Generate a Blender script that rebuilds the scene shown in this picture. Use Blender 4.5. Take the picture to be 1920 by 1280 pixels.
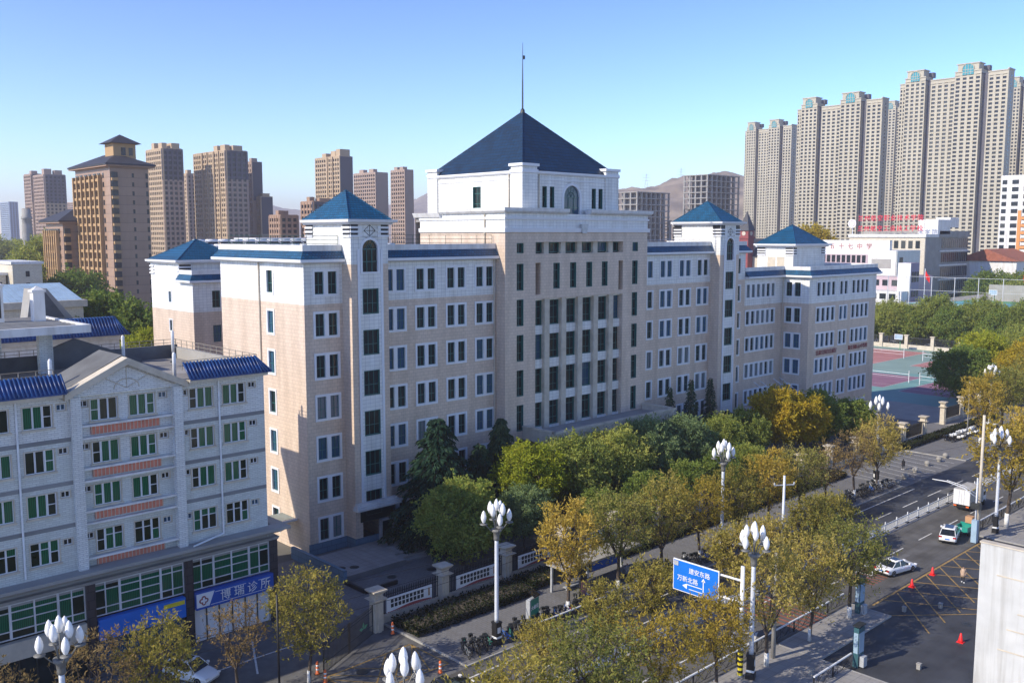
import bpy, bmesh, math, random
import numpy as np
from math import sin, cos, pi, radians, atan2, sqrt
from mathutils import Vector, Matrix

for o in list(bpy.data.objects):
    bpy.data.objects.remove(o)
scene = bpy.context.scene
COL = scene.collection
RND = random.Random(7)

# ------------------------------------------------------------------ camera
CAM_H = 35.0
cam_d = bpy.data.cameras.new("Camera")
cam_d.sensor_width = 36.0
cam_d.lens = 36.0 * 1762.0 / 1920.0
cam_d.clip_start = 0.5
cam_d.clip_end = 20000
cam = bpy.data.objects.new("Camera", cam_d)
COL.objects.link(cam)
_p = math.atan(200 / 1762.0)
_a = radians(46.6)
cam.location = (0, 0, CAM_H)
_f = Vector((cos(_a) * cos(_p), sin(_a) * cos(_p), -sin(_p)))
cam.rotation_euler = _f.to_track_quat('-Z', 'Y').to_euler()
scene.camera = cam

# ------------------------------------------------------------------ sky, sun, exposure
SUN_EL = radians(34)
SUN_TRAVEL = radians(-16)          # shadows run this way, measured from +X
sun_vec = Vector((-cos(SUN_TRAVEL) * cos(SUN_EL), -sin(SUN_TRAVEL) * cos(SUN_EL), sin(SUN_EL)))
world = bpy.data.worlds.new("World")
scene.world = world
world.use_nodes = True
wn = world.node_tree
for n in list(wn.nodes):
    wn.nodes.remove(n)
sky = wn.nodes.new("ShaderNodeTexSky")
sky.sky_type = 'NISHITA'
sky.sun_disc = False
sky.sun_elevation = SUN_EL
sky.sun_rotation = math.atan2(sun_vec.x, sun_vec.y)
sky.altitude = 1500
sky.air_density = 1.0
sky.dust_density = 0.25
sky.ozone_density = 4.0
bg = wn.nodes.new("ShaderNodeBackground")
bg.inputs["Strength"].default_value = 0.15
wout = wn.nodes.new("ShaderNodeOutputWorld")
def _scale(k, src):
    n = wn.nodes.new("ShaderNodeVectorMath")
    n.operation = 'SCALE'
    n.inputs["Scale"].default_value = k
    wn.links.new(src, n.inputs[0])
    return n.outputs[0]


gm_ = wn.nodes.new("ShaderNodeGamma")          # deeper, clearer autumn sky all round
gm_.inputs["Gamma"].default_value = 1.6
wn.links.new(_scale(0.2, sky.outputs[0]), gm_.inputs["Color"])
tn_ = wn.nodes.new("ShaderNodeMixRGB")
tn_.blend_type = 'MULTIPLY'
tn_.inputs[0].default_value = 1.0
tn_.inputs[2].default_value = (1.10, 0.95, 0.90, 1)
wn.links.new(_scale(4.7, gm_.outputs[0]), tn_.inputs[1])
wn.links.new(tn_.outputs[0], bg.inputs[0])
wn.links.new(bg.outputs[0], wout.inputs[0])

sd = bpy.data.lights.new("Sun", 'SUN')
sd.energy = 2.9
sd.angle = radians(0.5)
sd.color = (1.0, 0.9, 0.74)
sun = bpy.data.objects.new("Sun", sd)
COL.objects.link(sun)
sun.rotation_euler = (-sun_vec).to_track_quat('-Z', 'Y').to_euler()
sun.location = (-60, 60, 120)

vs = scene.view_settings
vs.view_transform = 'Standard'
vs.look = 'None'
vs.gamma = 1.0
vs.use_curve_mapping = False
vs.exposure = 1.08

# ------------------------------------------------------------------ materials
MATS = {}


def new_mat(name):
    m = bpy.data.materials.new(name)
    m.use_nodes = True
    nt = m.node_tree
    b = nt.nodes["Principled BSDF"]
    MATS[name] = m
    return m, nt, b


def N(nt, t, **kw):
    n = nt.nodes.new(t)
    for k, v in kw.items():
        setattr(n, k, v)
    return n


def lin(nt, a, b):
    nt.links.new(a, b)


def mat(name, col, rough=0.7, var=0.12, scale=1.0, metal=0.0, bump=0.0, bscale=20.0, dirt=0.0, dscale=0.15, spec=0.5, coat=0.0, stretch=None):
    """plain painted / mineral surface with uneven tone, stains and fine relief"""
    m, nt, b = new_mat(name)
    geo = N(nt, "ShaderNodeNewGeometry")
    nz = N(nt, "ShaderNodeTexNoise")
    nz.inputs["Scale"].default_value = scale
    nz.inputs["Detail"].default_value = 6
    lin(nt, geo.outputs["Position"], nz.inputs["Vector"])
    mr = N(nt, "ShaderNodeMapRange")
    mr.inputs[1].default_value = 0.3
    mr.inputs[2].default_value = 0.7
    mr.inputs[3].default_value = 1 - var
    mr.inputs[4].default_value = 1 + var
    lin(nt, nz.outputs[0], mr.inputs[0])
    hv = N(nt, "ShaderNodeHueSaturation")
    hv.inputs["Color"].default_value = (*col, 1)
    lin(nt, mr.outputs[0], hv.inputs["Value"])
    out = hv.outputs[0]
    if dirt > 0:
        n2 = N(nt, "ShaderNodeTexNoise")
        n2.inputs["Scale"].default_value = dscale
        n2.inputs["Detail"].default_value = 8
        n2.inputs["Roughness"].default_value = 0.65
        mpg = N(nt, "ShaderNodeMapping")
        mpg.inputs["Scale"].default_value = stretch or (1, 1, 1)
        lin(nt, geo.outputs["Position"], mpg.inputs[0])
        lin(nt, mpg.outputs[0], n2.inputs["Vector"])
        r2 = N(nt, "ShaderNodeMapRange")
        r2.inputs[1].default_value = 0.45
        r2.inputs[2].default_value = 0.75
        r2.inputs[4].default_value = dirt
        lin(nt, n2.outputs[0], r2.inputs[0])
        mx = N(nt, "ShaderNodeMixRGB", blend_type='MULTIPLY')
        mx.inputs[2].default_value = (0.45, 0.40, 0.34, 1)
        lin(nt, r2.outputs[0], mx.inputs[0])
        lin(nt, out, mx.inputs[1])
        out = mx.outputs[0]
    lin(nt, out, b.inputs["Base Color"])
    b.inputs["Roughness"].default_value = rough
    b.inputs["Metallic"].default_value = metal
    b.inputs["Specular IOR Level"].default_value = spec
    b.inputs["Coat Weight"].default_value = coat
    if bump > 0:
        n3 = N(nt, "ShaderNodeTexNoise")
        n3.inputs["Scale"].default_value = bscale
        n3.inputs["Detail"].default_value = 5
        lin(nt, geo.outputs["Position"], n3.inputs["Vector"])
        bp = N(nt, "ShaderNodeBump")
        bp.inputs["Strength"].default_value = bump
        bp.inputs["Distance"].default_value = 0.02
        lin(nt, n3.outputs[0], bp.inputs["Height"])
        lin(nt, bp.outputs[0], b.inputs["Normal"])
    return m


def wall_uv(nt):
    """position projected on the wall: (along wall, height)"""
    geo = N(nt, "ShaderNodeNewGeometry")
    sp = N(nt, "ShaderNodeSeparateXYZ")
    lin(nt, geo.outputs["Position"], sp.inputs[0])
    sn = N(nt, "ShaderNodeSeparateXYZ")
    lin(nt, geo.outputs["True Normal"], sn.inputs[0])
    ab = N(nt, "ShaderNodeMath", operation='ABSOLUTE')
    lin(nt, sn.outputs[0], ab.inputs[0])
    gt = N(nt, "ShaderNodeMath", operation='GREATER_THAN')
    gt.inputs[1].default_value = 0.55
    lin(nt, ab.outputs[0], gt.inputs[0])
    mx = N(nt, "ShaderNodeMix")
    lin(nt, gt.outputs[0], mx.inputs[0])
    lin(nt, sp.outputs[0], mx.inputs[2])
    lin(nt, sp.outputs[1], mx.inputs[3])
    cb = N(nt, "ShaderNodeCombineXYZ")
    lin(nt, mx.outputs[0], cb.inputs[0])
    lin(nt, sp.outputs[2], cb.inputs[1])
    return cb.outputs[0], geo, sp


def tile_mat(name, col, joint, w=1.0, h=0.62, mortar=0.03, var=0.06, rough=0.45, offset=0.5, bump=0.6, dirt=0.25, flat=False):
    """stone or ceramic cladding: panels with thin joints, slight tone change panel to panel, rain streaks"""
    m, nt, b = new_mat(name)
    uv, geo, sp = wall_uv(nt)
    if flat:
        uv = geo.outputs["Position"]
    br = N(nt, "ShaderNodeTexBrick")
    br.offset = offset
    br.inputs["Scale"].default_value = 1.0
    br.inputs["Brick Width"].default_value = w
    br.inputs["Row Height"].default_value = h
    br.inputs["Mortar Size"].default_value = mortar
    br.inputs["Mortar Smooth"].default_value = 0.3
    br.inputs["Bias"].default_value = 0.0
    c1 = tuple(c * (1 - var) for c in col)
    c2 = tuple(min(1, c * (1 + var)) for c in col)
    br.inputs["Color1"].default_value = (*c1, 1)
    br.inputs["Color2"].default_value = (*c2, 1)
    br.inputs["Mortar"].default_value = (*joint, 1)
    lin(nt, uv, br.inputs["Vector"])
    out = br.outputs[0]
    n2 = N(nt, "ShaderNodeTexNoise")
    n2.inputs["Scale"].default_value = 0.5
    n2.inputs["Detail"].default_value = 7
    mp = N(nt, "ShaderNodeMapping")
    mp.inputs["Scale"].default_value = (1.6, 0.22, 1)
    lin(nt, uv, mp.inputs[0])
    lin(nt, mp.outputs[0], n2.inputs["Vector"])
    r2 = N(nt, "ShaderNodeMapRange")
    r2.inputs[1].default_value = 0.42
    r2.inputs[2].default_value = 0.78
    r2.inputs[4].default_value = dirt
    lin(nt, n2.outputs[0], r2.inputs[0])
    mx = N(nt, "ShaderNodeMixRGB", blend_type='MULTIPLY')
    mx.inputs[2].default_value = (0.62, 0.58, 0.52, 1)
    lin(nt, r2.outputs[0], mx.inputs[0])
    lin(nt, out, mx.inputs[1])
    lin(nt, mx.outputs[0], b.inputs["Base Color"])
    b.inputs["Roughness"].default_value = rough
    bp = N(nt, "ShaderNodeBump", invert=True)
    bp.inputs["Strength"].default_value = bump
    bp.inputs["Distance"].default_value = 0.02
    lin(nt, br.outputs["Fac"], bp.inputs["Height"])
    lin(nt, bp.outputs[0], b.inputs["Normal"])
    return m


def roof_mat(name, col, w=0.35, h=0.35, rough=0.35, var=0.25, joint=0.5):
    """courses of glazed tile following the slope (rows by height)"""
    m, nt, b = new_mat(name)
    uv, geo, sp = wall_uv(nt)
    br = N(nt, "ShaderNodeTexBrick")
    br.offset = 0.5
    br.inputs["Scale"].default_value = 1.0
    br.inputs["Brick Width"].default_value = w
    br.inputs["Row Height"].default_value = h
    br.inputs["Mortar Size"].default_value = 0.06
    br.inputs["Mortar Smooth"].default_value = 0.6
    br.inputs["Color1"].default_value = (*[c * (1 - var) for c in col], 1)
    br.inputs["Color2"].default_value = (*[c * (1 + var) for c in col], 1)
    br.inputs["Mortar"].default_value = (*[c * joint for c in col], 1)
    lin(nt, uv, br.inputs["Vector"])
    nz = N(nt, "ShaderNodeTexNoise")
    nz.inputs["Scale"].default_value = 0.7
    nz.inputs["Detail"].default_value = 6
    lin(nt, geo.outputs["Position"], nz.inputs["Vector"])
    mr = N(nt, "ShaderNodeMapRange")
    mr.inputs[1].default_value = 0.3
    mr.inputs[2].default_value = 0.7
    mr.inputs[3].default_value = 0.82
    mr.inputs[4].default_value = 1.18
    lin(nt, nz.outputs[0], mr.inputs[0])
    hv = N(nt, "ShaderNodeHueSaturation")
    lin(nt, br.outputs[0], hv.inputs["Color"])
    lin(nt, mr.outputs[0], hv.inputs["Value"])
    lin(nt, hv.outputs[0], b.inputs["Base Color"])
    b.inputs["Roughness"].default_value = rough
    bp = N(nt, "ShaderNodeBump", invert=True)
    bp.inputs["Strength"].default_value = 0.8
    bp.inputs["Distance"].default_value = 0.03
    lin(nt, br.outputs["Fac"], bp.inputs["Height"])
    lin(nt, bp.outputs[0], b.inputs["Normal"])
    return m


def glass_mat(name, dark, curtain, amount, rough=0.06):
    """window seen by day: dark room behind a glossy pane, some panes with a drawn curtain"""
    m, nt, b = new_mat(name)
    oi = N(nt, "ShaderNodeObjectInfo")
    geo = N(nt, "ShaderNodeNewGeometry")
    uv, g2, sp = wall_uv(nt)
    ad = N(nt, "ShaderNodeMath", operation='ADD')
    lin(nt, oi.outputs["Random"], ad.inputs[0])
    lin(nt, geo.outputs["Random Per Island"], ad.inputs[1])
    fr = N(nt, "ShaderNodeMath", operation='FRACT')
    lin(nt, ad.outputs[0], fr.inputs[0])
    lt = N(nt, "ShaderNodeMath", operation='LESS_THAN')
    lt.inputs[1].default_value = amount
    lin(nt, fr.outputs[0], lt.inputs[0])
    wv = N(nt, "ShaderNodeTexWave")
    wv.inputs["Scale"].default_value = 2.2
    wv.inputs["Distortion"].default_value = 2.0
    wv.inputs["Detail"].default_value = 2
    lin(nt, uv, wv.inputs["Vector"])
    rp = N(nt, "ShaderNodeMixRGB")
    rp.inputs[1].default_value = (*[c * 0.35 for c in curtain], 1)
    rp.inputs[2].default_value = (*curtain, 1)
    lin(nt, wv.outputs[0], rp.inputs[0])
    nz = N(nt, "ShaderNodeTexNoise")
    nz.inputs["Scale"].default_value = 0.9
    nz.inputs["Detail"].default_value = 3
    lin(nt, geo.outputs["Position"], nz.inputs["Vector"])
    rd = N(nt, "ShaderNodeMixRGB")
    rd.inputs[1].default_value = (*[c * 0.4 for c in dark], 1)
    rd.inputs[2].default_value = (*[c * 1.9 for c in dark], 1)
    lin(nt, nz.outputs[0], rd.inputs[0])
    mx = N(nt, "ShaderNodeMixRGB")
    lin(nt, lt.outputs[0], mx.inputs[0])
    lin(nt, rd.outputs[0], mx.inputs[1])
    lin(nt, rp.outputs[0], mx.inputs[2])
    lin(nt, mx.outputs[0], b.inputs["Base Color"])
    b.inputs["Roughness"].default_value = rough
    b.inputs["Specular IOR Level"].default_value = 0.32
    return m


def leaf_mat(name, cols, trans=0.3):
    m = bpy.data.materials.new(name)
    m.use_nodes = True
    nt = m.node_tree
    for n in list(nt.nodes):
        nt.nodes.remove(n)
    out = N(nt, "ShaderNodeOutputMaterial")
    geo = N(nt, "ShaderNodeNewGeometry")
    oi = N(nt, "ShaderNodeObjectInfo")
    nz = N(nt, "ShaderNodeTexNoise")
    nz.inputs["Scale"].default_value = 0.55
    nz.inputs["Detail"].default_value = 3
    lin(nt, geo.outputs["Position"], nz.inputs["Vector"])
    a1 = N(nt, "ShaderNodeMath", operation='MULTIPLY_ADD')
    a1.inputs[1].default_value = 0.45
    lin(nt, geo.outputs["Random Per Island"], a1.inputs[0])
    m2 = N(nt, "ShaderNodeMath", operation='MULTIPLY_ADD')
    m2.inputs[1].default_value = 1.0
    m2.inputs[2].default_value = -0.36
    lin(nt, nz.outputs[0], m2.inputs[0])
    m3 = N(nt, "ShaderNodeMath", operation='MULTIPLY_ADD')
    m3.inputs[1].default_value = 0.42
    lin(nt, oi.outputs["Random"], m3.inputs[0])
    lin(nt, m2.outputs[0], m3.inputs[2])
    lin(nt, m3.outputs[0], a1.inputs[2])
    cr = N(nt, "ShaderNodeValToRGB")
    el = cr.color_ramp.elements
    while len(el) < len(cols):
        el.new(0.5)
    for i, c in enumerate(cols):
        el[i].position = i / (len(cols) - 1)
        el[i].color = (*c, 1)
    lin(nt, a1.outputs[0], cr.inputs[0])
    d = N(nt, "ShaderNodeBsdfDiffuse")
    t = N(nt, "ShaderNodeBsdfTranslucent")
    lin(nt, cr.outputs[0], d.inputs[0])
    lin(nt, cr.outputs[0], t.inputs[0])
    ms = N(nt, "ShaderNodeMixShader")
    ms.inputs[0].default_value = trans
    lin(nt, d.outputs[0], ms.inputs[1])
    lin(nt, t.outputs[0], ms.inputs[2])
    lin(nt, ms.outputs[0], out.inputs[0])
    MATS[name] = m
    return m


tile_mat('tan_tile', (0.66, 0.53, 0.42), (0.43, 0.345, 0.27), w=0.62, h=0.40, mortar=0.018, dirt=0.6, var=0.05, bump=0.25)
tile_mat('white_tile', (0.77, 0.775, 0.745), (0.42, 0.43, 0.45), w=0.62, h=0.42, mortar=0.018, offset=0.0, dirt=0.55, var=0.05, bump=0.25)
tile_mat('blue_plinth', (0.12, 0.21, 0.30), (0.06, 0.11, 0.16), w=1.2, h=0.6)
tile_mat('white_brick', (0.70, 0.715, 0.69), (0.44, 0.45, 0.47), w=0.5, h=0.16, mortar=0.02, var=0.08, dirt=0.4)
tile_mat('lilac_brick', (0.60, 0.63, 0.60), (0.43, 0.455, 0.45), w=0.5, h=0.16, mortar=0.02, var=0.08, dirt=0.3)
tile_mat('dark_granite', (0.05, 0.045, 0.05), (0.02, 0.02, 0.02), w=0.9, h=0.7, rough=0.25)
tile_mat('cream_tile', (0.62, 0.56, 0.44), (0.45, 0.40, 0.32), w=0.8, h=0.4)
tile_mat('pavers', (0.17, 0.17, 0.175), (0.10, 0.10, 0.10), w=0.6, h=0.3, mortar=0.02, rough=0.85, flat=True, bump=0.3, dirt=0.5)
tile_mat('pale_pavers', (0.30, 0.29, 0.28), (0.18, 0.18, 0.18), w=0.8, h=0.8, mortar=0.02, rough=0.8, flat=True, offset=0.0, bump=0.3, dirt=0.5)
tile_mat('brown_tower', (0.34, 0.225, 0.155), (0.22, 0.15, 0.11), w=40, h=3.0, mortar=0.12, dirt=0.3)
mat('white_paint', (0.70, 0.70, 0.69), 0.5, 0.05, 0.6, dirt=0.55, dscale=0.9, stretch=(1, 1, 0.2))
mat('wall_render', (0.50, 0.505, 0.49), 0.8, 0.07, 0.8, dirt=0.7, dscale=1.2, bump=0.3, bscale=3, stretch=(1, 1, 0.06))
mat('kiosk_teal', (0.035, 0.10, 0.12), 0.4, 0.1)
mat('clean_white', (0.74, 0.75, 0.77), 0.45, 0.03)
mat('cream_stone', (0.56, 0.50, 0.40), 0.7, 0.1, 1.5, dirt=0.4, dscale=0.6, bump=0.2)
mat('concrete', (0.33, 0.32, 0.30), 0.85, 0.14, 0.8, dirt=0.5, dscale=0.4, bump=0.3)
mat('grey_concrete', (0.22, 0.225, 0.23), 0.85, 0.14, 0.3, dirt=0.5, dscale=0.1)
mat('roof_felt', (0.13, 0.135, 0.14), 0.9, 0.2, 0.5, dirt=0.5, dscale=0.2)
mat('roof_deck', (0.26, 0.25, 0.24), 0.9, 0.2, 0.4, dirt=0.6, dscale=0.25)
mat('asphalt', (0.13, 0.13, 0.13), 0.85, 0.22, 0.9, bump=0.4, bscale=30, dirt=0.6, dscale=0.3)
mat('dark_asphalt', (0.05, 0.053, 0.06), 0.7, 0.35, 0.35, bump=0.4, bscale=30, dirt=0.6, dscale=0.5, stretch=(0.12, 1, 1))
mat('lane_asphalt', (0.105, 0.103, 0.099), 0.85, 0.25, 0.5, bump=0.4, bscale=30, dirt=0.85, dscale=0.6, stretch=(0.06, 1, 1))
mat('city_ground', (0.16, 0.155, 0.14), 0.95, 0.3, 0.02, dirt=0.6, dscale=0.01)
mat('soil', (0.085, 0.07, 0.05), 0.95, 0.3, 1.2)
mat('kerb_stone', (0.36, 0.355, 0.34), 0.85, 0.15, 2.0, dirt=0.4, dscale=1.0)
mat('road_white', (0.62, 0.62, 0.60), 0.7, 0.25, 3.0, dirt=0.5, dscale=2.0)
mat('road_yellow', (0.34, 0.22, 0.07), 0.7, 0.3, 3.0, dirt=0.6, dscale=2.0)
mat('road_red', (0.26, 0.10, 0.065), 0.8, 0.3, 1.5, dirt=0.5, dscale=1.0)
mat('teal_frame', (0.025, 0.13, 0.12), 0.4, 0.1)
mat('black_iron', (0.012, 0.012, 0.014), 0.5, 0.2, 4.0)
mat('dark_metal', (0.06, 0.065, 0.065), 0.45, 0.2, 3.0, metal=0.6)
mat('rail_metal', (0.30, 0.27, 0.22), 0.6, 0.2, 3.0, metal=0.3)
mat('green_rail', (0.035, 0.09, 0.07), 0.5, 0.2, 3.0)
mat('galvanised', (0.50, 0.52, 0.54), 0.45, 0.1, 2.0, metal=0.3)
mat('white_metal', (0.74, 0.76, 0.78), 0.4, 0.06, 2.0, dirt=0.25, dscale=1.5)
mat('pole_white', (0.62, 0.66, 0.72), 0.4, 0.08, 2.0, dirt=0.3, dscale=1.0)
mat('lamp_bowl', (0.16, 0.16, 0.15), 0.5, 0.15, 3.0)
mat('lamp_glass', (0.86, 0.86, 0.85), 0.25, 0.03)
mat('brick_red', (0.60, 0.20, 0.13), 0.75, 0.15, 2.0)
mat('sign_blue', (0.01, 0.16, 0.62), 0.35, 0.06)
mat('shop_blue', (0.012, 0.09, 0.42), 0.4, 0.06)
mat('sign_white', (0.82, 0.82, 0.82), 0.4, 0.03)
mat('sign_yellow', (0.75, 0.60, 0.03), 0.5, 0.05)
mat('sign_green', (0.02, 0.22, 0.15), 0.4, 0.08)
mat('sign_red', (0.70, 0.015, 0.05), 0.45, 0.08)
mat('dull_red', (0.30, 0.06, 0.06), 0.6, 0.15)
mat('orange', (0.80, 0.16, 0.03), 0.5, 0.08)
mat('cone_red', (0.80, 0.02, 0.02), 0.45, 0.06)
mat('bark', (0.085, 0.065, 0.05), 0.9, 0.3, 3.0, bump=0.6, bscale=8)
mat('trunk_white', (0.72, 0.72, 0.70), 0.8, 0.1, 3.0, dirt=0.4, dscale=2.0)
mat('rubber', (0.012, 0.012, 0.013), 0.75, 0.2, 4.0)
mat('car_white', (0.78, 0.79, 0.80), 0.2, 0.02, coat=0.6)
mat('car_black', (0.012, 0.012, 0.014), 0.15, 0.02, coat=0.8)
mat('car_grey', (0.20, 0.21, 0.22), 0.25, 0.02, coat=0.6)
mat('car_glass', (0.012, 0.016, 0.02), 0.05, 0.2)
mat('tail_red', (0.35, 0.01, 0.01), 0.25, 0.05)
mat('truck_grey', (0.42, 0.41, 0.38), 0.6, 0.12, 2.0, dirt=0.5, dscale=1.5)
mat('cart_green', (0.02, 0.28, 0.22), 0.4, 0.1, dirt=0.3, dscale=2)
mat('cardboard', (0.48, 0.27, 0.14), 0.85, 0.12)
mat('rim', (0.45, 0.46, 0.47), 0.3, 0.1, metal=0.8)
mat('court_teal', (0.16, 0.32, 0.31), 0.8, 0.12, 0.2, dirt=0.35, dscale=0.1)
mat('court_teal_light', (0.22, 0.32, 0.29), 0.8, 0.12, 0.2, dirt=0.3, dscale=0.1)
mat('court_red', (0.42, 0.19, 0.18), 0.8, 0.1, 0.3, dirt=0.3, dscale=0.1)
mat('court_purple', (0.26, 0.13, 0.19), 0.8, 0.1, 0.3, dirt=0.3, dscale=0.1)
mat('hill_scrub', (0.09, 0.095, 0.05), 0.95, 0.3, 0.02)
mat('court_green', (0.10, 0.30, 0.16), 0.8, 0.1, 0.3)
mat('court_blue', (0.12, 0.35, 0.40), 0.8, 0.1, 0.3)
mat('net_green', (0.10, 0.24, 0.20), 0.8, 0.1)
mat('pink_wall', (0.48, 0.37, 0.40), 0.8, 0.08, 0.3, dirt=0.3)
mat('mauve_wall', (0.34, 0.25, 0.33), 0.8, 0.08, 0.3, dirt=0.3)
mat('red_tile', (0.30, 0.10, 0.06), 0.8, 0.2, 0.8)
mat('tower_cream', (0.46, 0.42, 0.325), 0.75, 0.06, 0.05, dirt=0.2, dscale=0.03)
mat('tower_tan', (0.46, 0.345, 0.225), 0.75, 0.06, 0.05, dirt=0.2, dscale=0.03)
mat('tower_pink', (0.36, 0.265, 0.21), 0.75, 0.06, 0.05, dirt=0.2, dscale=0.03)
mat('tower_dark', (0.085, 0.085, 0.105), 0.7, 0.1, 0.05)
mat('tower_brown', (0.33, 0.21, 0.14), 0.75, 0.08, 0.05, dirt=0.2, dscale=0.05)
mat('tower_gold', (0.42, 0.27, 0.13), 0.75, 0.08, 0.05, dirt=0.2, dscale=0.05)
mat('tower_orange', (0.62, 0.27, 0.09), 0.75, 0.08, 0.05)
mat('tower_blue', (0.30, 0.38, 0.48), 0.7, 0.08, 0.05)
mat('tower_slate', (0.03, 0.032, 0.042), 0.6, 0.2, 0.5)
mat('brick_dark_red', (0.26, 0.06, 0.06), 0.8, 0.2, 1.0)
mat('hill_earth', (0.26, 0.20, 0.13), 0.95, 0.45, 0.02, dirt=0.95, dscale=0.012)
roof_mat('roof_navy', (0.003, 0.030, 0.075), 0.6, 0.46, 0.5, joint=0.3)
roof_mat('roof_blue', (0.003, 0.085, 0.18), 0.4, 0.26, 0.4, joint=0.45)
mat('roof_cobalt', (0.009, 0.055, 0.20), 0.45, 0.3, 1.2, dirt=0.5, dscale=0.8)
mat('roof_steel', (0.33, 0.46, 0.58), 0.4, 0.12, 0.6, dirt=0.35, dscale=0.4)
glass_mat('glass_dark', (0.012, 0.020, 0.022), (0.05, 0.13, 0.22), 0.16)
glass_mat('glass_blue', (0.012, 0.022, 0.028), (0.05, 0.14, 0.26), 0.5)
glass_mat('glass_pale', (0.014, 0.024, 0.028), (0.26, 0.29, 0.32), 0.45)
glass_mat('glass_green', (0.005, 0.016, 0.010), (0.012, 0.15, 0.07), 0.55)
glass_mat('glass_far', (0.016, 0.022, 0.028), (0.09, 0.10, 0.10), 0.25, 0.2)
mat('glass_arch', (0.03, 0.26, 0.30), 0.15, 0.2, 0.3)
mat('clear_canopy', (0.16, 0.22, 0.22), 0.2, 0.1)
leaf_mat('leaf_autumn', [(0.13, 0.14, 0.035), (0.27, 0.25, 0.06), (0.44, 0.36, 0.085), (0.60, 0.47, 0.15)], 0.42)
leaf_mat('leaf_gold', [(0.20, 0.17, 0.035), (0.36, 0.28, 0.05), (0.52, 0.38, 0.065), (0.64, 0.48, 0.13)], 0.42)
leaf_mat('leaf_moss', [(0.10, 0.125, 0.035), (0.19, 0.21, 0.055), (0.30, 0.29, 0.075), (0.45, 0.38, 0.12)], 0.42)
leaf_mat('leaf_brown', [(0.13, 0.105, 0.05), (0.22, 0.165, 0.08), (0.30, 0.21, 0.09), (0.34, 0.24, 0.07)], 0.35)
leaf_mat('leaf_green', [(0.08, 0.14, 0.038), (0.16, 0.235, 0.055), (0.27, 0.33, 0.075), (0.40, 0.40, 0.09)], 0.4)
leaf_mat('leaf_olive', [(0.10, 0.15, 0.035), (0.21, 0.26, 0.06), (0.34, 0.38, 0.09), (0.48, 0.47, 0.12)], 0.42)
leaf_mat('leaf_sage', [(0.09, 0.14, 0.06), (0.17, 0.24, 0.105), (0.25, 0.33, 0.14), (0.33, 0.38, 0.16)], 0.4)
leaf_mat('leaf_yellow', [(0.20, 0.19, 0.025), (0.36, 0.30, 0.035), (0.52, 0.39, 0.04), (0.62, 0.42, 0.05)], 0.42)
leaf_mat('leaf_lime', [(0.14, 0.20, 0.025), (0.27, 0.32, 0.035), (0.40, 0.42, 0.045), (0.52, 0.47, 0.06)], 0.42)
leaf_mat('needle_dark', [(0.012, 0.030, 0.022), (0.024, 0.055, 0.036), (0.045, 0.088, 0.05), (0.12, 0.17, 0.075)], 0.15)
leaf_mat('hedge_leaf', [(0.010, 0.016, 0.008), (0.018, 0.026, 0.012), (0.03, 0.04, 0.018), (0.055, 0.05, 0.024)], 0.15)


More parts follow.
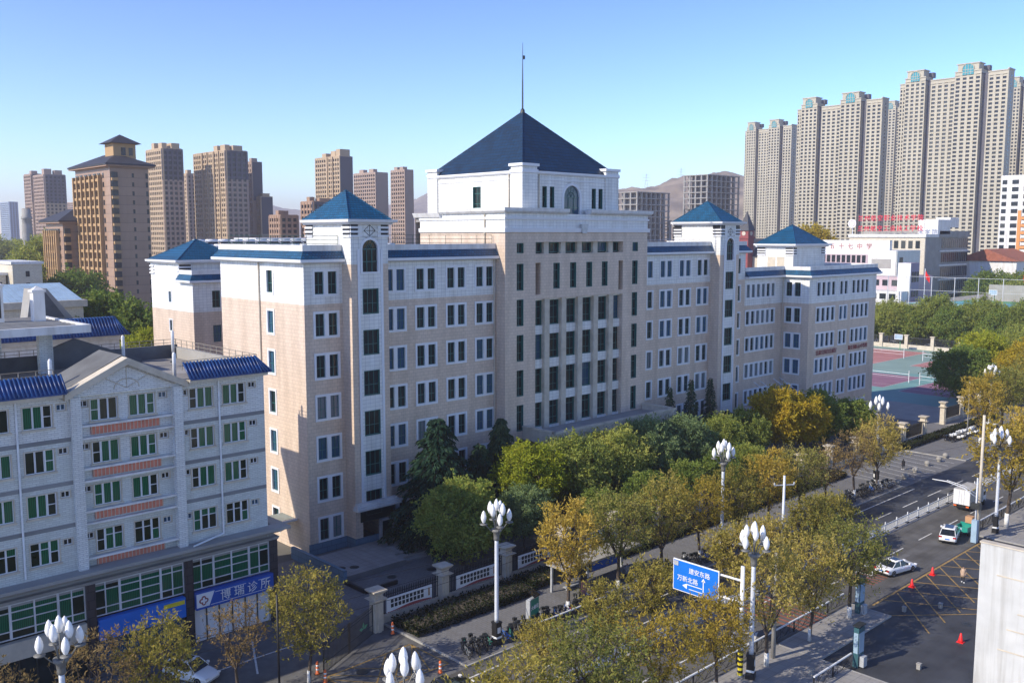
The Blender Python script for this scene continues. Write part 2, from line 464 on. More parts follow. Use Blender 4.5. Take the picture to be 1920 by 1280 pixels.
# ------------------------------------------------------------------ mesh helpers
class MB:
    def __init__(self):
        self.v = []
        self.f = []

    def quad(self, a, b, c, d):
        i = len(self.v)
        self.v += [tuple(a), tuple(b), tuple(c), tuple(d)]
        self.f.append((i, i + 1, i + 2, i + 3))
        return self

    def tri(self, a, b, c):
        i = len(self.v)
        self.v += [tuple(a), tuple(b), tuple(c)]
        self.f.append((i, i + 1, i + 2))
        return self

    def box(self, x0, x1, y0, y1, z0, z1):
        i = len(self.v)
        self.v += [(x0, y0, z0), (x1, y0, z0), (x1, y1, z0), (x0, y1, z0), (x0, y0, z1), (x1, y0, z1), (x1, y1, z1), (x0, y1, z1)]
        self.f += [tuple(i + k for k in q) for q in ((0, 3, 2, 1), (4, 5, 6, 7), (0, 1, 5, 4), (1, 2, 6, 5), (2, 3, 7, 6), (3, 0, 4, 7))]
        return self

    def obox(self, c, ux, hx, hy, hz):
        """box centred c, turned so its x axis is ux (plan direction); half sizes"""
        ux = Vector((ux[0], ux[1], 0)).normalized()
        uy = Vector((-ux.y, ux.x, 0))
        c = Vector(c)
        i = len(self.v)
        for sz in (-1, 1):
            for sx, sy in ((-1, -1), (1, -1), (1, 1), (-1, 1)):
                self.v.append(tuple(c + ux * hx * sx + uy * hy * sy + Vector((0, 0, hz * sz))))
        self.f += [tuple(i + k for k in q) for q in ((0, 3, 2, 1), (4, 5, 6, 7), (0, 1, 5, 4), (1, 2, 6, 5), (2, 3, 7, 6), (3, 0, 4, 7))]
        return self

    def frustum(self, cx, cy, z0, z1, ax, ay, bx, by, cap=True):
        i = len(self.v)
        for (hx, hy, z) in ((ax, ay, z0), (bx, by, z1)):
            self.v += [(cx - hx, cy - hy, z), (cx + hx, cy - hy, z), (cx + hx, cy + hy, z), (cx - hx, cy + hy, z)]
        self.f += [tuple(i + k for k in q) for q in ((0, 1, 5, 4), (1, 2, 6, 5), (2, 3, 7, 6), (3, 0, 4, 7))]
        if cap:
            self.f += [(i + 4, i + 5, i + 6, i + 7), (i + 3, i + 2, i + 1, i)]
        return self

    def tube(self, pts, radii, n=6, cap=True):
        pts = [Vector(p) for p in pts]
        if not hasattr(radii, '__len__'):
            radii = [radii] * len(pts)
        base = len(self.v)
        for k, p in enumerate(pts):
            d = (pts[min(k + 1, len(pts) - 1)] - pts[max(k - 1, 0)])
            d = d.normalized() if d.length > 1e-6 else Vector((0, 0, 1))
            s = Vector((1, 0, 0)) if abs(d.x) < 0.8 else Vector((0, 1, 0))
            u = d.cross(s).normalized()
            w = d.cross(u)
            for j in range(n):
                a = 2 * pi * j / n
                self.v.append(tuple(p + (u * cos(a) + w * sin(a)) * radii[k]))
        for k in range(len(pts) - 1):
            for j in range(n):
                a = base + k * n + j
                b = base + k * n + (j + 1) % n
                self.f.append((a, b, b + n, a + n))
        if cap:
            self.f.append(tuple(base + j for j in range(n)))
            self.f.append(tuple(base + (len(pts) - 1) * n + j for j in reversed(range(n))))
        return self

    def lathe(self, c, prof, n=10):
        """prof: list of (radius, z) around vertical axis at c"""
        base = len(self.v)
        for r, z in prof:
            for j in range(n):
                a = 2 * pi * j / n
                self.v.append((c[0] + r * cos(a), c[1] + r * sin(a), c[2] + z))
        for k in range(len(prof) - 1):
            for j in range(n):
                a = base + k * n + j
                b = base + k * n + (j + 1) % n
                self.f.append((a, b, b + n, a + n))
        self.f.append(tuple(base + j for j in reversed(range(n))))
        self.f.append(tuple(base + (len(prof) - 1) * n + j for j in range(n)))
        return self

    def prism(self, poly, axis, a, b):
        """extrude polygon: axis 'y' -> poly in (x,z) from y=a to y=b ; 'x' -> (y,z); 'z' -> (x,y)"""
        def mk(p, t):
            return (p[0], t, p[1]) if axis == 'y' else ((t, p[0], p[1]) if axis == 'x' else (p[0], p[1], t))
        i = len(self.v)
        n = len(poly)
        self.v += [mk(p, a) for p in poly] + [mk(p, b) for p in poly]
        self.f.append(tuple(i + k for k in range(n)))
        self.f.append(tuple(i + n + k for k in reversed(range(n))))
        for k in range(n):
            k2 = (k + 1) % n
            self.f.append((i + k, i + n + k, i + n + k2, i + k2))
        return self

    def mesh(self, name, m, smooth=False, fix=True):
        me = bpy.data.meshes.new(name)
        me.from_pydata(self.v, [], self.f)
        if fix:
            bm = bmesh.new()
            bm.from_mesh(me)
            bmesh.ops.recalc_face_normals(bm, faces=bm.faces)
            bm.to_mesh(me)
            bm.free()
        if m:
            me.materials.append(MATS[m] if isinstance(m, str) else m)
        if smooth:
            me.polygons.foreach_set("use_smooth", [True] * len(me.polygons))
        me.update()
        return me


def link(name, me, parent=None, loc=None, rz=0.0):
    o = bpy.data.objects.new(name, me)
    COL.objects.link(o)
    if parent is not None:
        o.parent = parent
    if loc is not None:
        o.location = loc
    if rz:
        o.rotation_euler = (0, 0, rz)
    return o


def part(name, mb, m, parent, smooth=False, fix=True, kind=None):
    """mesh part given in world coordinates under an Empty placed at parent.location"""
    o = link(name, mb.mesh(name, m, smooth, fix), parent)
    if parent is not None and parent.get('_abs'):
        L = parent.location
        o.location = (-L.x, -L.y, -L.z)
    if kind:
        o['kind'] = kind
    return o


def tag(o, label=None, cat=None, group=None, kind=None):
    if label:
        o['label'] = label
    if cat:
        o['category'] = cat
    if group:
        o['group'] = group
    if kind:
        o['kind'] = kind
    return o


def thing(name, label, cat, loc=(0, 0, 0), rz=0, group=None, absolute=False):
    o = bpy.data.objects.new(name, None)
    COL.objects.link(o)
    o.location = loc
    o.rotation_euler = (0, 0, rz)
    o.empty_display_size = 0.5
    if absolute:
        o['_abs'] = 1
    return tag(o, label, cat, group)


def dup(root, loc, rz=0.0, label=None, scale=None, parent=None, deep=True):
    r = root.copy()
    COL.objects.link(r)
    r.location = loc
    r.rotation_euler = (0, 0, rz)
    if scale:
        r.scale = (scale, scale, scale) if not hasattr(scale, '__len__') else scale
    if label:
        r['label'] = label
    if parent is not None:
        r.parent = parent
    if deep:
        for ch in root.children:
            c = ch.copy()
            COL.objects.link(c)
            c.parent = r
            for g in ch.children:
                d = g.copy()
                COL.objects.link(d)
                d.parent = c
    return r


def structure(name, mb, m, **kw):
    o = link(name, mb.mesh(name, m, **kw))
    o['kind'] = 'structure'
    return o


def text_mesh(name, body, size, m, depth=0.02, bold=0.0):
    cu = bpy.data.curves.new(name, 'FONT')
    cu.body = body
    cu.size = size
    cu.extrude = depth
    cu.offset = bold
    cu.resolution_u = 2
    cu.align_x = 'CENTER'
    cu.align_y = 'CENTER'
    o = bpy.data.objects.new(name, cu)
    COL.objects.link(o)
    dg = bpy.context.evaluated_depsgraph_get()
    me = bpy.data.meshes.new_from_object(o.evaluated_get(dg))
    bpy.data.objects.remove(o)
    me.materials.clear()
    me.materials.append(MATS[m])
    return me


def text(name, body, size, m, parent, loc, face='-y', depth=0.03, bold=0.0, sx=1.0):
    """flat lettering on a wall facing -y or -x"""
    me = text_mesh(name, body, size, m, depth, bold)
    o = link(name, me, parent)
    L = parent.location if parent is not None and parent.get('_abs') else Vector((0, 0, 0))
    o.location = Vector(loc) - L
    o.rotation_euler = (pi / 2, 0, 0 if face == '-y' else -pi / 2)
    o.scale = (sx, 1, 1)
    return o


ONES = ['', 'first', 'second', 'third', 'fourth', 'fifth', 'sixth', 'seventh', 'eighth', 'ninth', 'tenth', 'eleventh', 'twelfth', 'thirteenth', 'fourteenth', 'fifteenth', 'sixteenth', 'seventeenth', 'eighteenth', 'nineteenth']
TENS = {2: ('twentieth', 'twenty'), 3: ('thirtieth', 'thirty'), 4: ('fortieth', 'forty'), 5: ('fiftieth', 'fifty'), 6: ('sixtieth', 'sixty'), 7: ('seventieth', 'seventy')}


def ordinal(n):
    if n < 20:
        return ONES[n]
    t, o = divmod(n, 10)
    return TENS[t][0] if o == 0 else TENS[t][1] + '-' + ONES[o]


def each_box(name, boxes, m, parent):
    """one part per box"""
    for b in boxes:
        part(name, MB().box(*b), m, parent)

# ------------------------------------------------------------------ the setting: ground, roads
structure('ground', MB().quad((-3000, -2500, -0.03), (9000, -2500, -0.03), (9000, 9000, -0.03), (-3000, 9000, -0.03)), 'city_ground', fix=False)
# carriageways
structure('road', MB().quad((-60, 39.2, 0), (900, 39.2, 0), (900, 55.6, 0), (-60, 55.6, 0)), 'lane_asphalt', fix=False)
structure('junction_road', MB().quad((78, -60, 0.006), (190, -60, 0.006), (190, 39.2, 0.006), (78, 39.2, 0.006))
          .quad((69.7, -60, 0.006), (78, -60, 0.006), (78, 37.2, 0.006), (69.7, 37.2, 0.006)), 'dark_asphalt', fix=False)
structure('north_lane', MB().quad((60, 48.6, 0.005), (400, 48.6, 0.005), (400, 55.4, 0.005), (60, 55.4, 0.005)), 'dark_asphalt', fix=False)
structure('driveway', MB().quad((33.5, 55.6, 0.003), (47.5, 55.6, 0.003), (47.5, 70, 0.003), (33.5, 70, 0.003)), 'asphalt', fix=False)
structure('forecourt', MB().quad((-40, 55.6, 0.002), (33.5, 55.6, 0.002), (33.5, 75, 0.002), (-40, 75, 0.002))
          .quad((33.5, 70, 0.002), (47, 70, 0.002), (47, 140, 0.002), (33.5, 140, 0.002)), 'asphalt', fix=False)
structure('courtyard', MB().quad((47, 68, 0.004), (176, 68, 0.004), (176, 88, 0.004), (47, 88, 0.004)), 'pavers', fix=False)
structure('court_apron', MB().quad((176, 66, 0.002), (330, 66, 0.002), (330, 200, 0.002), (176, 200, 0.002)), 'concrete', fix=False)

# north pavement with kerb, cut at the gate and at the far side street
def pavement(x0, x1, y0, y1, m='pavers', kx0=True, kx1=True, ky0=True, ky1=False, h=0.13):
    o = structure('pavement', MB().box(x0, x1, y0, y1, -0.02, h), m)
    k = MB()
    if ky0:
        n = int((x1 - x0) / 1.0)
        for i in range(n):
            a = x0 + (x1 - x0) * i / n
            b = x0 + (x1 - x0) * (i + 1) / n
            k.box(a + 0.012, b - 0.012, y0 - 0.16, y0 - 0.003, -0.02, h + 0.012 + 0.004 * (i % 3))
    if ky1:
        n = int((x1 - x0) / 1.0)
        for i in range(n):
            a = x0 + (x1 - x0) * i / n
            b = x0 + (x1 - x0) * (i + 1) / n
            k.box(a + 0.012, b - 0.012, y1 + 0.003, y1 + 0.16, -0.02, h + 0.012 + 0.004 * (i % 3))
    if kx0:
        k.box(x0 - 0.16, x0 - 0.003, y0 - 0.16, y1, -0.02, h + 0.012)
    if kx1:
        k.box(x1 + 0.003, x1 + 0.16, y0 - 0.16, y1, -0.02, h + 0.012)
    kk = link('kerb', k.mesh('kerb', 'kerb_stone'), o)
    kk['kind'] = 'stuff'
    return o


pavement(47.7, 127.5, 55.75, 67.2)
pavement(150.0, 420, 55.75, 67.2)
pavement(-60, 33.3, 55.75, 64.5)
pavement(-60, 69.5, -20, 40.3, 'pale_pavers', ky0=False, ky1=True)
pavement(69.7, 82.5, 36.6, 40.3, 'pale_pavers', ky0=True, ky1=True, kx0=False)
pavement(113.0, 400, 10, 40.3, 'pale_pavers', ky0=False, ky1=True)
structure('side_street', MB().quad((127.7, 55.4, 0.004), (149.8, 55.4, 0.004), (149.8, 67.5, 0.004), (127.7, 67.5, 0.004)), 'pavers', fix=False)

# painted markings: each a thin sheet on the road
Z1 = 0.012
mk = MB()
def stripe(mb, x0, y0, x1, y1, w, z=Z1):
    d = Vector((x1 - x0, y1 - y0, 0)).normalized()
    n = Vector((-d.y, d.x, 0)) * (w / 2)
    a, b = Vector((x0, y0, z)), Vector((x1, y1, z))
    mb.quad(a - n, b - n, b + n, a + n)
stripe(mk, 30, 54.1, 128, 54.1, 0.17)
stripe(mk, 150, 54.1, 300, 54.1, 0.17)
for x in range(0, 40):
    stripe(mk, 42 + x * 7.6, 51.25, 46.4 + x * 7.6, 51.25, 0.15)
for x in range(0, 40):
    stripe(mk, 38 + x * 7.6, 44.2, 41.6 + x * 7.6, 44.2, 0.15)
for (a, b) in ((82.5, 87.5), (88.6, 90.6), (91.6, 93.6)):
    stripe(mk, a, 44.25, b, 44.25, 0.2, Z1 + 0.004)
for (a, b) in ((70, 74), (76, 80)):
    stripe(mk, a, 46.4, b, 46.4, 0.15)
# diamond warning mark
for a, b in (((66.4, 43.2), (68.6, 44.2)), ((68.6, 44.2), (70.8, 43.2)), ((70.8, 43.2), (68.6, 42.2)), ((68.6, 42.2), (66.4, 43.2))):
    stripe(mk, *a, *b, 0.2, Z1 + 0.003)
# parking bays before the shops
for x in (8, 14.5, 21, 28.5, 35.2):
    stripe(mk, x + 2.2, 72.5, x - 0.6, 66.3, 0.16)
stripe(mk, 6, 69.0, 41, 69.0, 0.16, Z1 + 0.003)
structure('white_road_markings', mk, 'road_white', fix=False)
yk = MB()
# yellow hatched box on the junction
stripe(yk, 84.0, 38.9, 112, 38.9, 0.22, 0.018)
for i in range(8):
    x = 86 + i * 3.4
    stripe(yk, x, 38.9, x + 6.5, 27.5, 0.16, 0.016)
    stripe(yk, x + 3, 38.9, x - 4.5, 32.5, 0.14, 0.020)
stripe(yk, 80.5, 38.7, 90.5, 30.0, 0.14, 0.022)
# yellow hatched box before the gate
A, B, C, D = (37.8, 57.4), (46.9, 57.2), (46.8, 62.3), (38.4, 62.0)
for a, b in ((A, B), (B, C), (C, D), (D, A)):
    stripe(yk, *a, *b, 0.16, 0.016)
for i in range(1, 5):
    t = i / 5
    stripe(yk, A[0] + (B[0] - A[0]) * t, 57.4, A[0] + (B[0] - A[0]) * min(1, t + 0.5), 62.1, 0.12, 0.020)
    stripe(yk, A[0] + (B[0] - A[0]) * t, 57.4, A[0] + (B[0] - A[0]) * max(0, t - 0.5), 62.1, 0.12, 0.024)
structure('yellow_box_markings', yk, 'road_yellow', fix=False)
# red slow-down bars and yellow lines on the side street
rk = MB()
for x0 in (50, 74.0):
    for i in range(7):
        stripe(rk, x0 + i * 0.75, 40.6, x0 + i * 0.75, 47.2, 0.34, Z1 + 0.001)
for i in range(6):
    stripe(rk, 89.2 + i * 0.7, 41.2, 89.2 + i * 0.7, 44.0, 0.3, Z1 + 0.001)
structure('red_road_bars', rk, 'road_red', fix=False)
yk2 = MB()
for i in range(9):
    stripe(yk2, 128.5 + i * 2.3, 56.2, 130.5 + i * 2.3, 67.0, 0.12, 0.016)
structure('side_street_markings', yk2, 'road_white', fix=False)

# ------------------------------------------------------------------ wall and window builders
def wall(mb, axis, pos, u0, u1, z0, z1, holes=(), depth=0.3, out=-1):
    hs = [(max(a, u0), min(b, u1), max(c, z0), min(d, z1)) for a, b, c, d in holes if a < u1 and b > u0 and c < z1 and d > z0]
    us = sorted({u0, u1, *[h[0] for h in hs], *[h[1] for h in hs]})
    zs = sorted({z0, z1, *[h[2] for h in hs], *[h[3] for h in hs]})
    P = (lambda u, d, z: (u, pos - out * d, z)) if axis == 'y' else (lambda u, d, z: (pos - out * d, u, z))
    for j in range(len(zs) - 1):
        run = None
        for i in range(len(us) - 1):
            cu, cz = (us[i] + us[i + 1]) / 2, (zs[j] + zs[j + 1]) / 2
            solid = not any(h[0] < cu < h[1] and h[2] < cz < h[3] for h in hs)
            if solid:
                if run is None:
                    run = us[i]
                end = us[i + 1]
            if run is not None and (not solid or i == len(us) - 2):
                mb.quad(P(run, 0, zs[j]), P(end, 0, zs[j]), P(end, 0, zs[j + 1]), P(run, 0, zs[j + 1]))
                run = None
    for a, b, c, d in hs:
        mb.quad(P(a, 0, c), P(a, 0, d), P(a, depth, d), P(a, depth, c))
        mb.quad(P(b, 0, c), P(b, depth, c), P(b, depth, d), P(b, 0, d))
        mb.quad(P(a, 0, d), P(b, 0, d), P(b, depth, d), P(a, depth, d))
        mb.quad(P(a, 0, c), P(a, depth, c), P(b, depth, c), P(b, 0, c))
    return mb


class Win:
    """window: surround (the part), sash bars and panes (sub-parts); origin centre-bottom, outward is -y"""

    def __init__(s, w, h, n=1, border=0.25, mull=0.5, cols=2, rows=(0.45,), proud=0.07, m='clean_white', fm='teal_frame', gm=('glass_dark', 'glass_blue', 'glass_pale'), deep=0.24, sill=0.0):
        sur, fr, pn = MB(), MB(), MB()
        sur.box(-w / 2, -w / 2 + border, -proud, deep, 0, h)
        sur.box(w / 2 - border, w / 2, -proud, deep, 0, h)
        sur.box(-w / 2 + border, w / 2 - border, -proud, deep, 0, border)
        sur.box(-w / 2 + border, w / 2 - border, -proud, deep, h - border, h)
        if sill:
            sur.box(-w / 2 - 0.1, w / 2 + 0.1, -proud - sill, -proud + 0.01, -0.06, 0.12)
        inner = w - 2 * border
        ow = (inner - mull * (n - 1)) / n
        for i in range(n):
            a = -w / 2 + border + i * (ow + mull)
            b = a + ow
            if i < n - 1:
                sur.box(b, b + mull, -proud, deep, border, h - border)
            z0, z1 = border, h - border
            t = 0.06
            d0, d1 = deep - 0.1, deep - 0.02
            fr.box(a, a + t, d0, d1, z0, z1).box(b - t, b, d0, d1, z0, z1)
            fr.box(a + t, b - t, d0, d1, z0, z0 + t).box(a + t, b - t, d0, d1, z1 - t, z1)
            for c in range(1, cols):
                x = a + (b - a) * c / cols
                fr.box(x - t / 2, x + t / 2, d0 + 0.005, d1, z0 + t, z1 - t)
            for r in rows:
                z = z0 + (z1 - z0) * r
                fr.box(a + t, b - t, d0 - 0.005, d1, z - t / 2, z + t / 2)
            pn.box(a, b, deep - 0.05, deep - 0.03, z0, z1)
        s.sur = sur.mesh('window', m)
        s.fr = fr.mesh('window_frame', fm)
        s.pn = [pn.mesh('pane', g) for g in gm]
        s.w, s.h = w, h

    def put(s, bld, u, z, pos, axis='y', var=0, name='window'):
        L = bld.location
        loc = (u - L.x, pos - L.y, z - L.z) if axis == 'y' else (pos - L.x, u - L.y, z - L.z)
        o = link(name, s.sur, bld, loc, 0 if axis == 'y' else -pi / 2)
        link('window_frame', s.fr, o)
        link('pane', s.pn[var % len(s.pn)], o)
        return o

    def hole(s, u, z, inset=0.03):
        return (u - s.w / 2 + inset, u + s.w / 2 - inset, z + inset, z + s.h - inset)


def arch_pts(w, h, n=12, grow=0.0):
    r = w / 2 + grow
    zc = h - w / 2
    return [(-r, -grow * 0), (-r, zc)] + [(-r * cos(pi * k / n), zc + r * sin(pi * k / n)) for k in range(1, n)] + [(r, zc), (r, 0)]


class ArchWin:
    def __init__(s, w, h, border=0.28, proud=0.08):
        inn, outr = arch_pts(w, h), arch_pts(w, h, grow=border)
        sur = MB()
        for k in range(len(inn) - 1):
            a, b, c, d = inn[k], inn[k + 1], outr[k + 1], outr[k]
            for y, flip in ((-proud, 0),):
                sur.quad((a[0], y, a[1]), (b[0], y, b[1]), (c[0], y, c[1]), (d[0], y, d[1]))
            sur.quad((a[0], -proud, a[1]), (a[0], 0.3, a[1]), (b[0], 0.3, b[1]), (b[0], -proud, b[1]))
            sur.quad((d[0], -proud, d[1]), (d[0], 0.0, d[1]), (c[0], 0.0, c[1]), (c[0], -proud, c[1]))
        sur.box(-w / 2 - border, w / 2 + border, -proud, 0.1, -0.18, 0.0)
        pn = MB()
        pn.prism([(p[0], p[1]) for p in inn], 'y', 0.2, 0.22)
        fr = MB()
        t = 0.045
        zc = h - w / 2
        for x in (-w / 6, w / 6):
            fr.box(x - t, x + t, 0.13, 0.19, 0, zc)
        for z in (zc * 0.45, zc):
            fr.box(-w / 2, w / 2, 0.125, 0.19, z - t, z + t)
        for a in (pi / 3, 2 * pi / 3, pi / 2):
            fr.tube([(0, 0.16, zc), (cos(a) * w / 2, 0.16, zc + sin(a) * w / 2)], 0.03, 4)
        for r in (w * 0.22,):
            pts = [(r * cos(pi * k / 8), 0.16, zc + r * sin(pi * k / 8)) for k in range(9)]
            fr.tube(pts, 0.035, 4)
        s.sur, s.fr, s.pn = sur.mesh('arched_window', 'clean_white', fix=False), fr.mesh('window_frame', 'teal_frame'), [pn.mesh('pane', 'glass_dark')]
        s.w, s.h = w, h
        s.border = border

    put = Win.put

    def wallcut(s, mb, axis, pos, u, z, W, H):
        """fill a rectangular opening W x H around the arch (u centre, z bottom)"""
        inn = arch_pts(s.w, s.h, grow=s.border - 0.05)
        P = (lambda a, b: (u + a, pos, z + b)) if axis == 'y' else (lambda a, b: (pos, u - a, z + b))
        for k in range(len(inn) - 1):
            a, b = inn[k], inn[k + 1]
            def proj(p):
                if p[1] < s.h - s.w / 2 + 1e-6:
                    return (math.copysign(W / 2, p[0]), p[1])
                return (p[0] * (W / 2) / max(abs(p[0]), 1e-3), p[1]) if abs(p[0]) * H > (p[1] - 0) * W / 2 * 1.2 else (p[0], H)
            pa, pb = proj(a), proj(b)
            mb.quad(P(*a), P(*b), P(*pb), P(*pa))
            if pa[1] < H - 1e-6 and abs(pb[1] - H) < 1e-6 and abs(pa[0]) == W / 2:
                mb.tri(P(*pa), P(*pb), P(math.copysign(W / 2, pa[0]), H))
            if pb[1] < H - 1e-6 and abs(pa[1] - H) < 1e-6 and abs(pb[0]) == W / 2:
                mb.tri(P(*pb), P(*pa), P(math.copysign(W / 2, pb[0]), H))


def offset_path(path, d):
    """offset plan polyline to its right-hand side by d (mitred)"""
    out = []
    n = len(path)
    for i in range(n):
        nn = []
        if i > 0:
            v = Vector((path[i][0] - path[i - 1][0], path[i][1] - path[i - 1][1])).normalized()
            nn.append(Vector((v.y, -v.x)))
        if i < n - 1:
            v = Vector((path[i + 1][0] - path[i][0], path[i + 1][1] - path[i][1])).normalized()
            nn.append(Vector((v.y, -v.x)))
        if len(nn) == 2:
            b = (nn[0] + nn[1])
            b = b / max(b.length_squared, 1e-6) * 2
        else:
            b = nn[0]
        out.append((path[i][0] + b.x * d, path[i][1] + b.y * d))
    return out


def sweep(mb, path, prof, closed=False):
    """prof: closed list of (offset, z) swept along the plan path"""
    rings = []
    for off, z in prof:
        rings.append([(p[0], p[1], z) for p in offset_path(path, off)])
    m = len(prof)
    for k in range(len(path) - 1):
        for j in range(m):
            j2 = (j + 1) % m
            mb.quad(rings[j][k], rings[j][k + 1], rings[j2][k + 1], rings[j2][k])
    for k in (0, len(path) - 1):
        i = len(mb.v)
        mb.v += [rings[j][k] for j in range(m)]
        mb.f.append(tuple(range(i, i + m)))
    return mb


def mansard(bld, path, z, roof='roof_blue'):
    c = MB()
    sweep(c, path, [(-0.2, z), (0.5, z), (0.8, z + 0.14), (0.8, z + 0.42), (-0.2, z + 0.42)])
    part('cornice', c, 'clean_white', bld)
    t = MB()
    sweep(t, path, [(0.72, z + 0.425), (0.06, z + 1.3), (-0.2, z + 1.3), (-0.2, z + 0.425)])
    part('tile_band', t, roof, bld)
    p = MB()
    sweep(p, path, [(0.12, z + 1.305), (0.12, z + 1.95), (-0.22, z + 1.95), (-0.22, z + 1.305)])
    part('parapet', p, 'white_paint', bld)


def railing(bld, pts, z, h=1.0, m='green_rail', step=2.4, rails=(1.0, 0.55, 0.12), r=0.03, name='roof_railing'):
    mb = MB()
    for (a, b) in zip(pts[:-1], pts[1:]):
        L = sqrt((b[0] - a[0]) ** 2 + (b[1] - a[1]) ** 2)
        n = max(1, int(L / step))
        for i in range(n + 1):
            x = a[0] + (b[0] - a[0]) * i / n
            y = a[1] + (b[1] - a[1]) * i / n
            mb.tube([(x, y, z), (x, y, z + h)], r, 4)
        for q in rails:
            mb.tube([(a[0], a[1], z + h * q), (b[0], b[1], z + h * q)], r * 0.8, 4)
    return part(name, mb, m, bld)


def pyramid(bld, cx, cy, hx, hy, z, apex, m='roof_blue', trim='roof_blue', name='pyramid_roof'):
    mb = MB()
    c = [(cx - hx, cy - hy, z), (cx + hx, cy - hy, z), (cx + hx, cy + hy, z), (cx - hx, cy + hy, z)]
    ap = (cx, cy, apex)
    for k in range(4):
        mb.tri(c[k], c[(k + 1) % 4], ap)
    o = part(name, mb, m, bld)
    tr = MB()
    for k in range(4):
        tr.tube([c[k], ap], [0.10, 0.07], 5)
    part('hip_ridge', tr, trim, bld)
    return o


# ------------------------------------------------------------------ main building
YM, YC = 87.7, 85.9
FL = [28.36 - 4.53 * i for i in range(7)]       # window sill heights, top storey first
main = thing('college_building', 'large tan and white tiled seven storey building with blue pyramid roofs and mast', 'building', (94, 88, 0), absolute=True)
W2 = Win(3.3, 2.95, 2, 0.26, 0.52, 2, (0.42,))
W1 = Win(1.75, 2.95, 1, 0.24, 0, 2, (0.42,))
WT = Win(2.1, 2.8, 1, 0.06, 0, 3, (0.42,), proud=0.03, m='teal_frame')
WN = Win(1.22, 3.4, 1, 0.05, 0, 2, (0.3, 0.72), proud=0.0, m='teal_frame', deep=0.4, gm=('glass_dark',))
WNs = Win(1.22, 1.3, 1, 0.05, 0, 2, (), proud=0.0, m='teal_frame', deep=0.4, gm=('glass_dark',))
WP = Win(2.3, 3.3, 1, 0.06, 0, 3, (0.28, 0.75), proud=0.0, m='teal_frame', deep=0.25, gm=('glass_dark',))
WPt = Win(2.3, 1.3, 1, 0.05, 0, 3, (), proud=0.0, m='teal_frame', deep=0.25, gm=('glass_dark',))
WR6 = Win(9.4, 2.75, 6, 0.28, 0.52, 1, (0.45,))
W4 = Win(6.9, 2.9, 4, 0.28, 0.62, 1, (0.45,))
W2b = Win(3.2, 2.85, 2, 0.26, 0.6, 1, (0.45,))
WA = ArchWin(2.05, 3.5)
WAc = ArchWin(3.1, 4.0, 0.35)
ZB = 27.55                                      # white storey begins here
tan, whi = MB(), MB()


def facade(axis, pos, u0, u1, ztop, holes, zb=ZB, z0=0.0):
    wall(tan, axis, pos, u0, u1, z0, zb, holes)
    wall(whi, axis, pos, u0, u1, zb, ztop, holes)


rv = random.Random(3)
# left wing: front and sunlit side
hs = []
for z in FL:
    hs.append(W2.hole(55.2, z))
    W2.put(main, 55.2, z, YM, var=rv.choice((0, 0, 0, 2)))
facade('y', YM, 52.5, 57.3, 32.0, hs)
hs = []
for z in FL:
    hs.append(W1.hole(94.9, z))
    W1.put(main, 94.9, z, 52.5, 'x')
facade('x', 52.5, YM, 106.7, 32.0, hs)
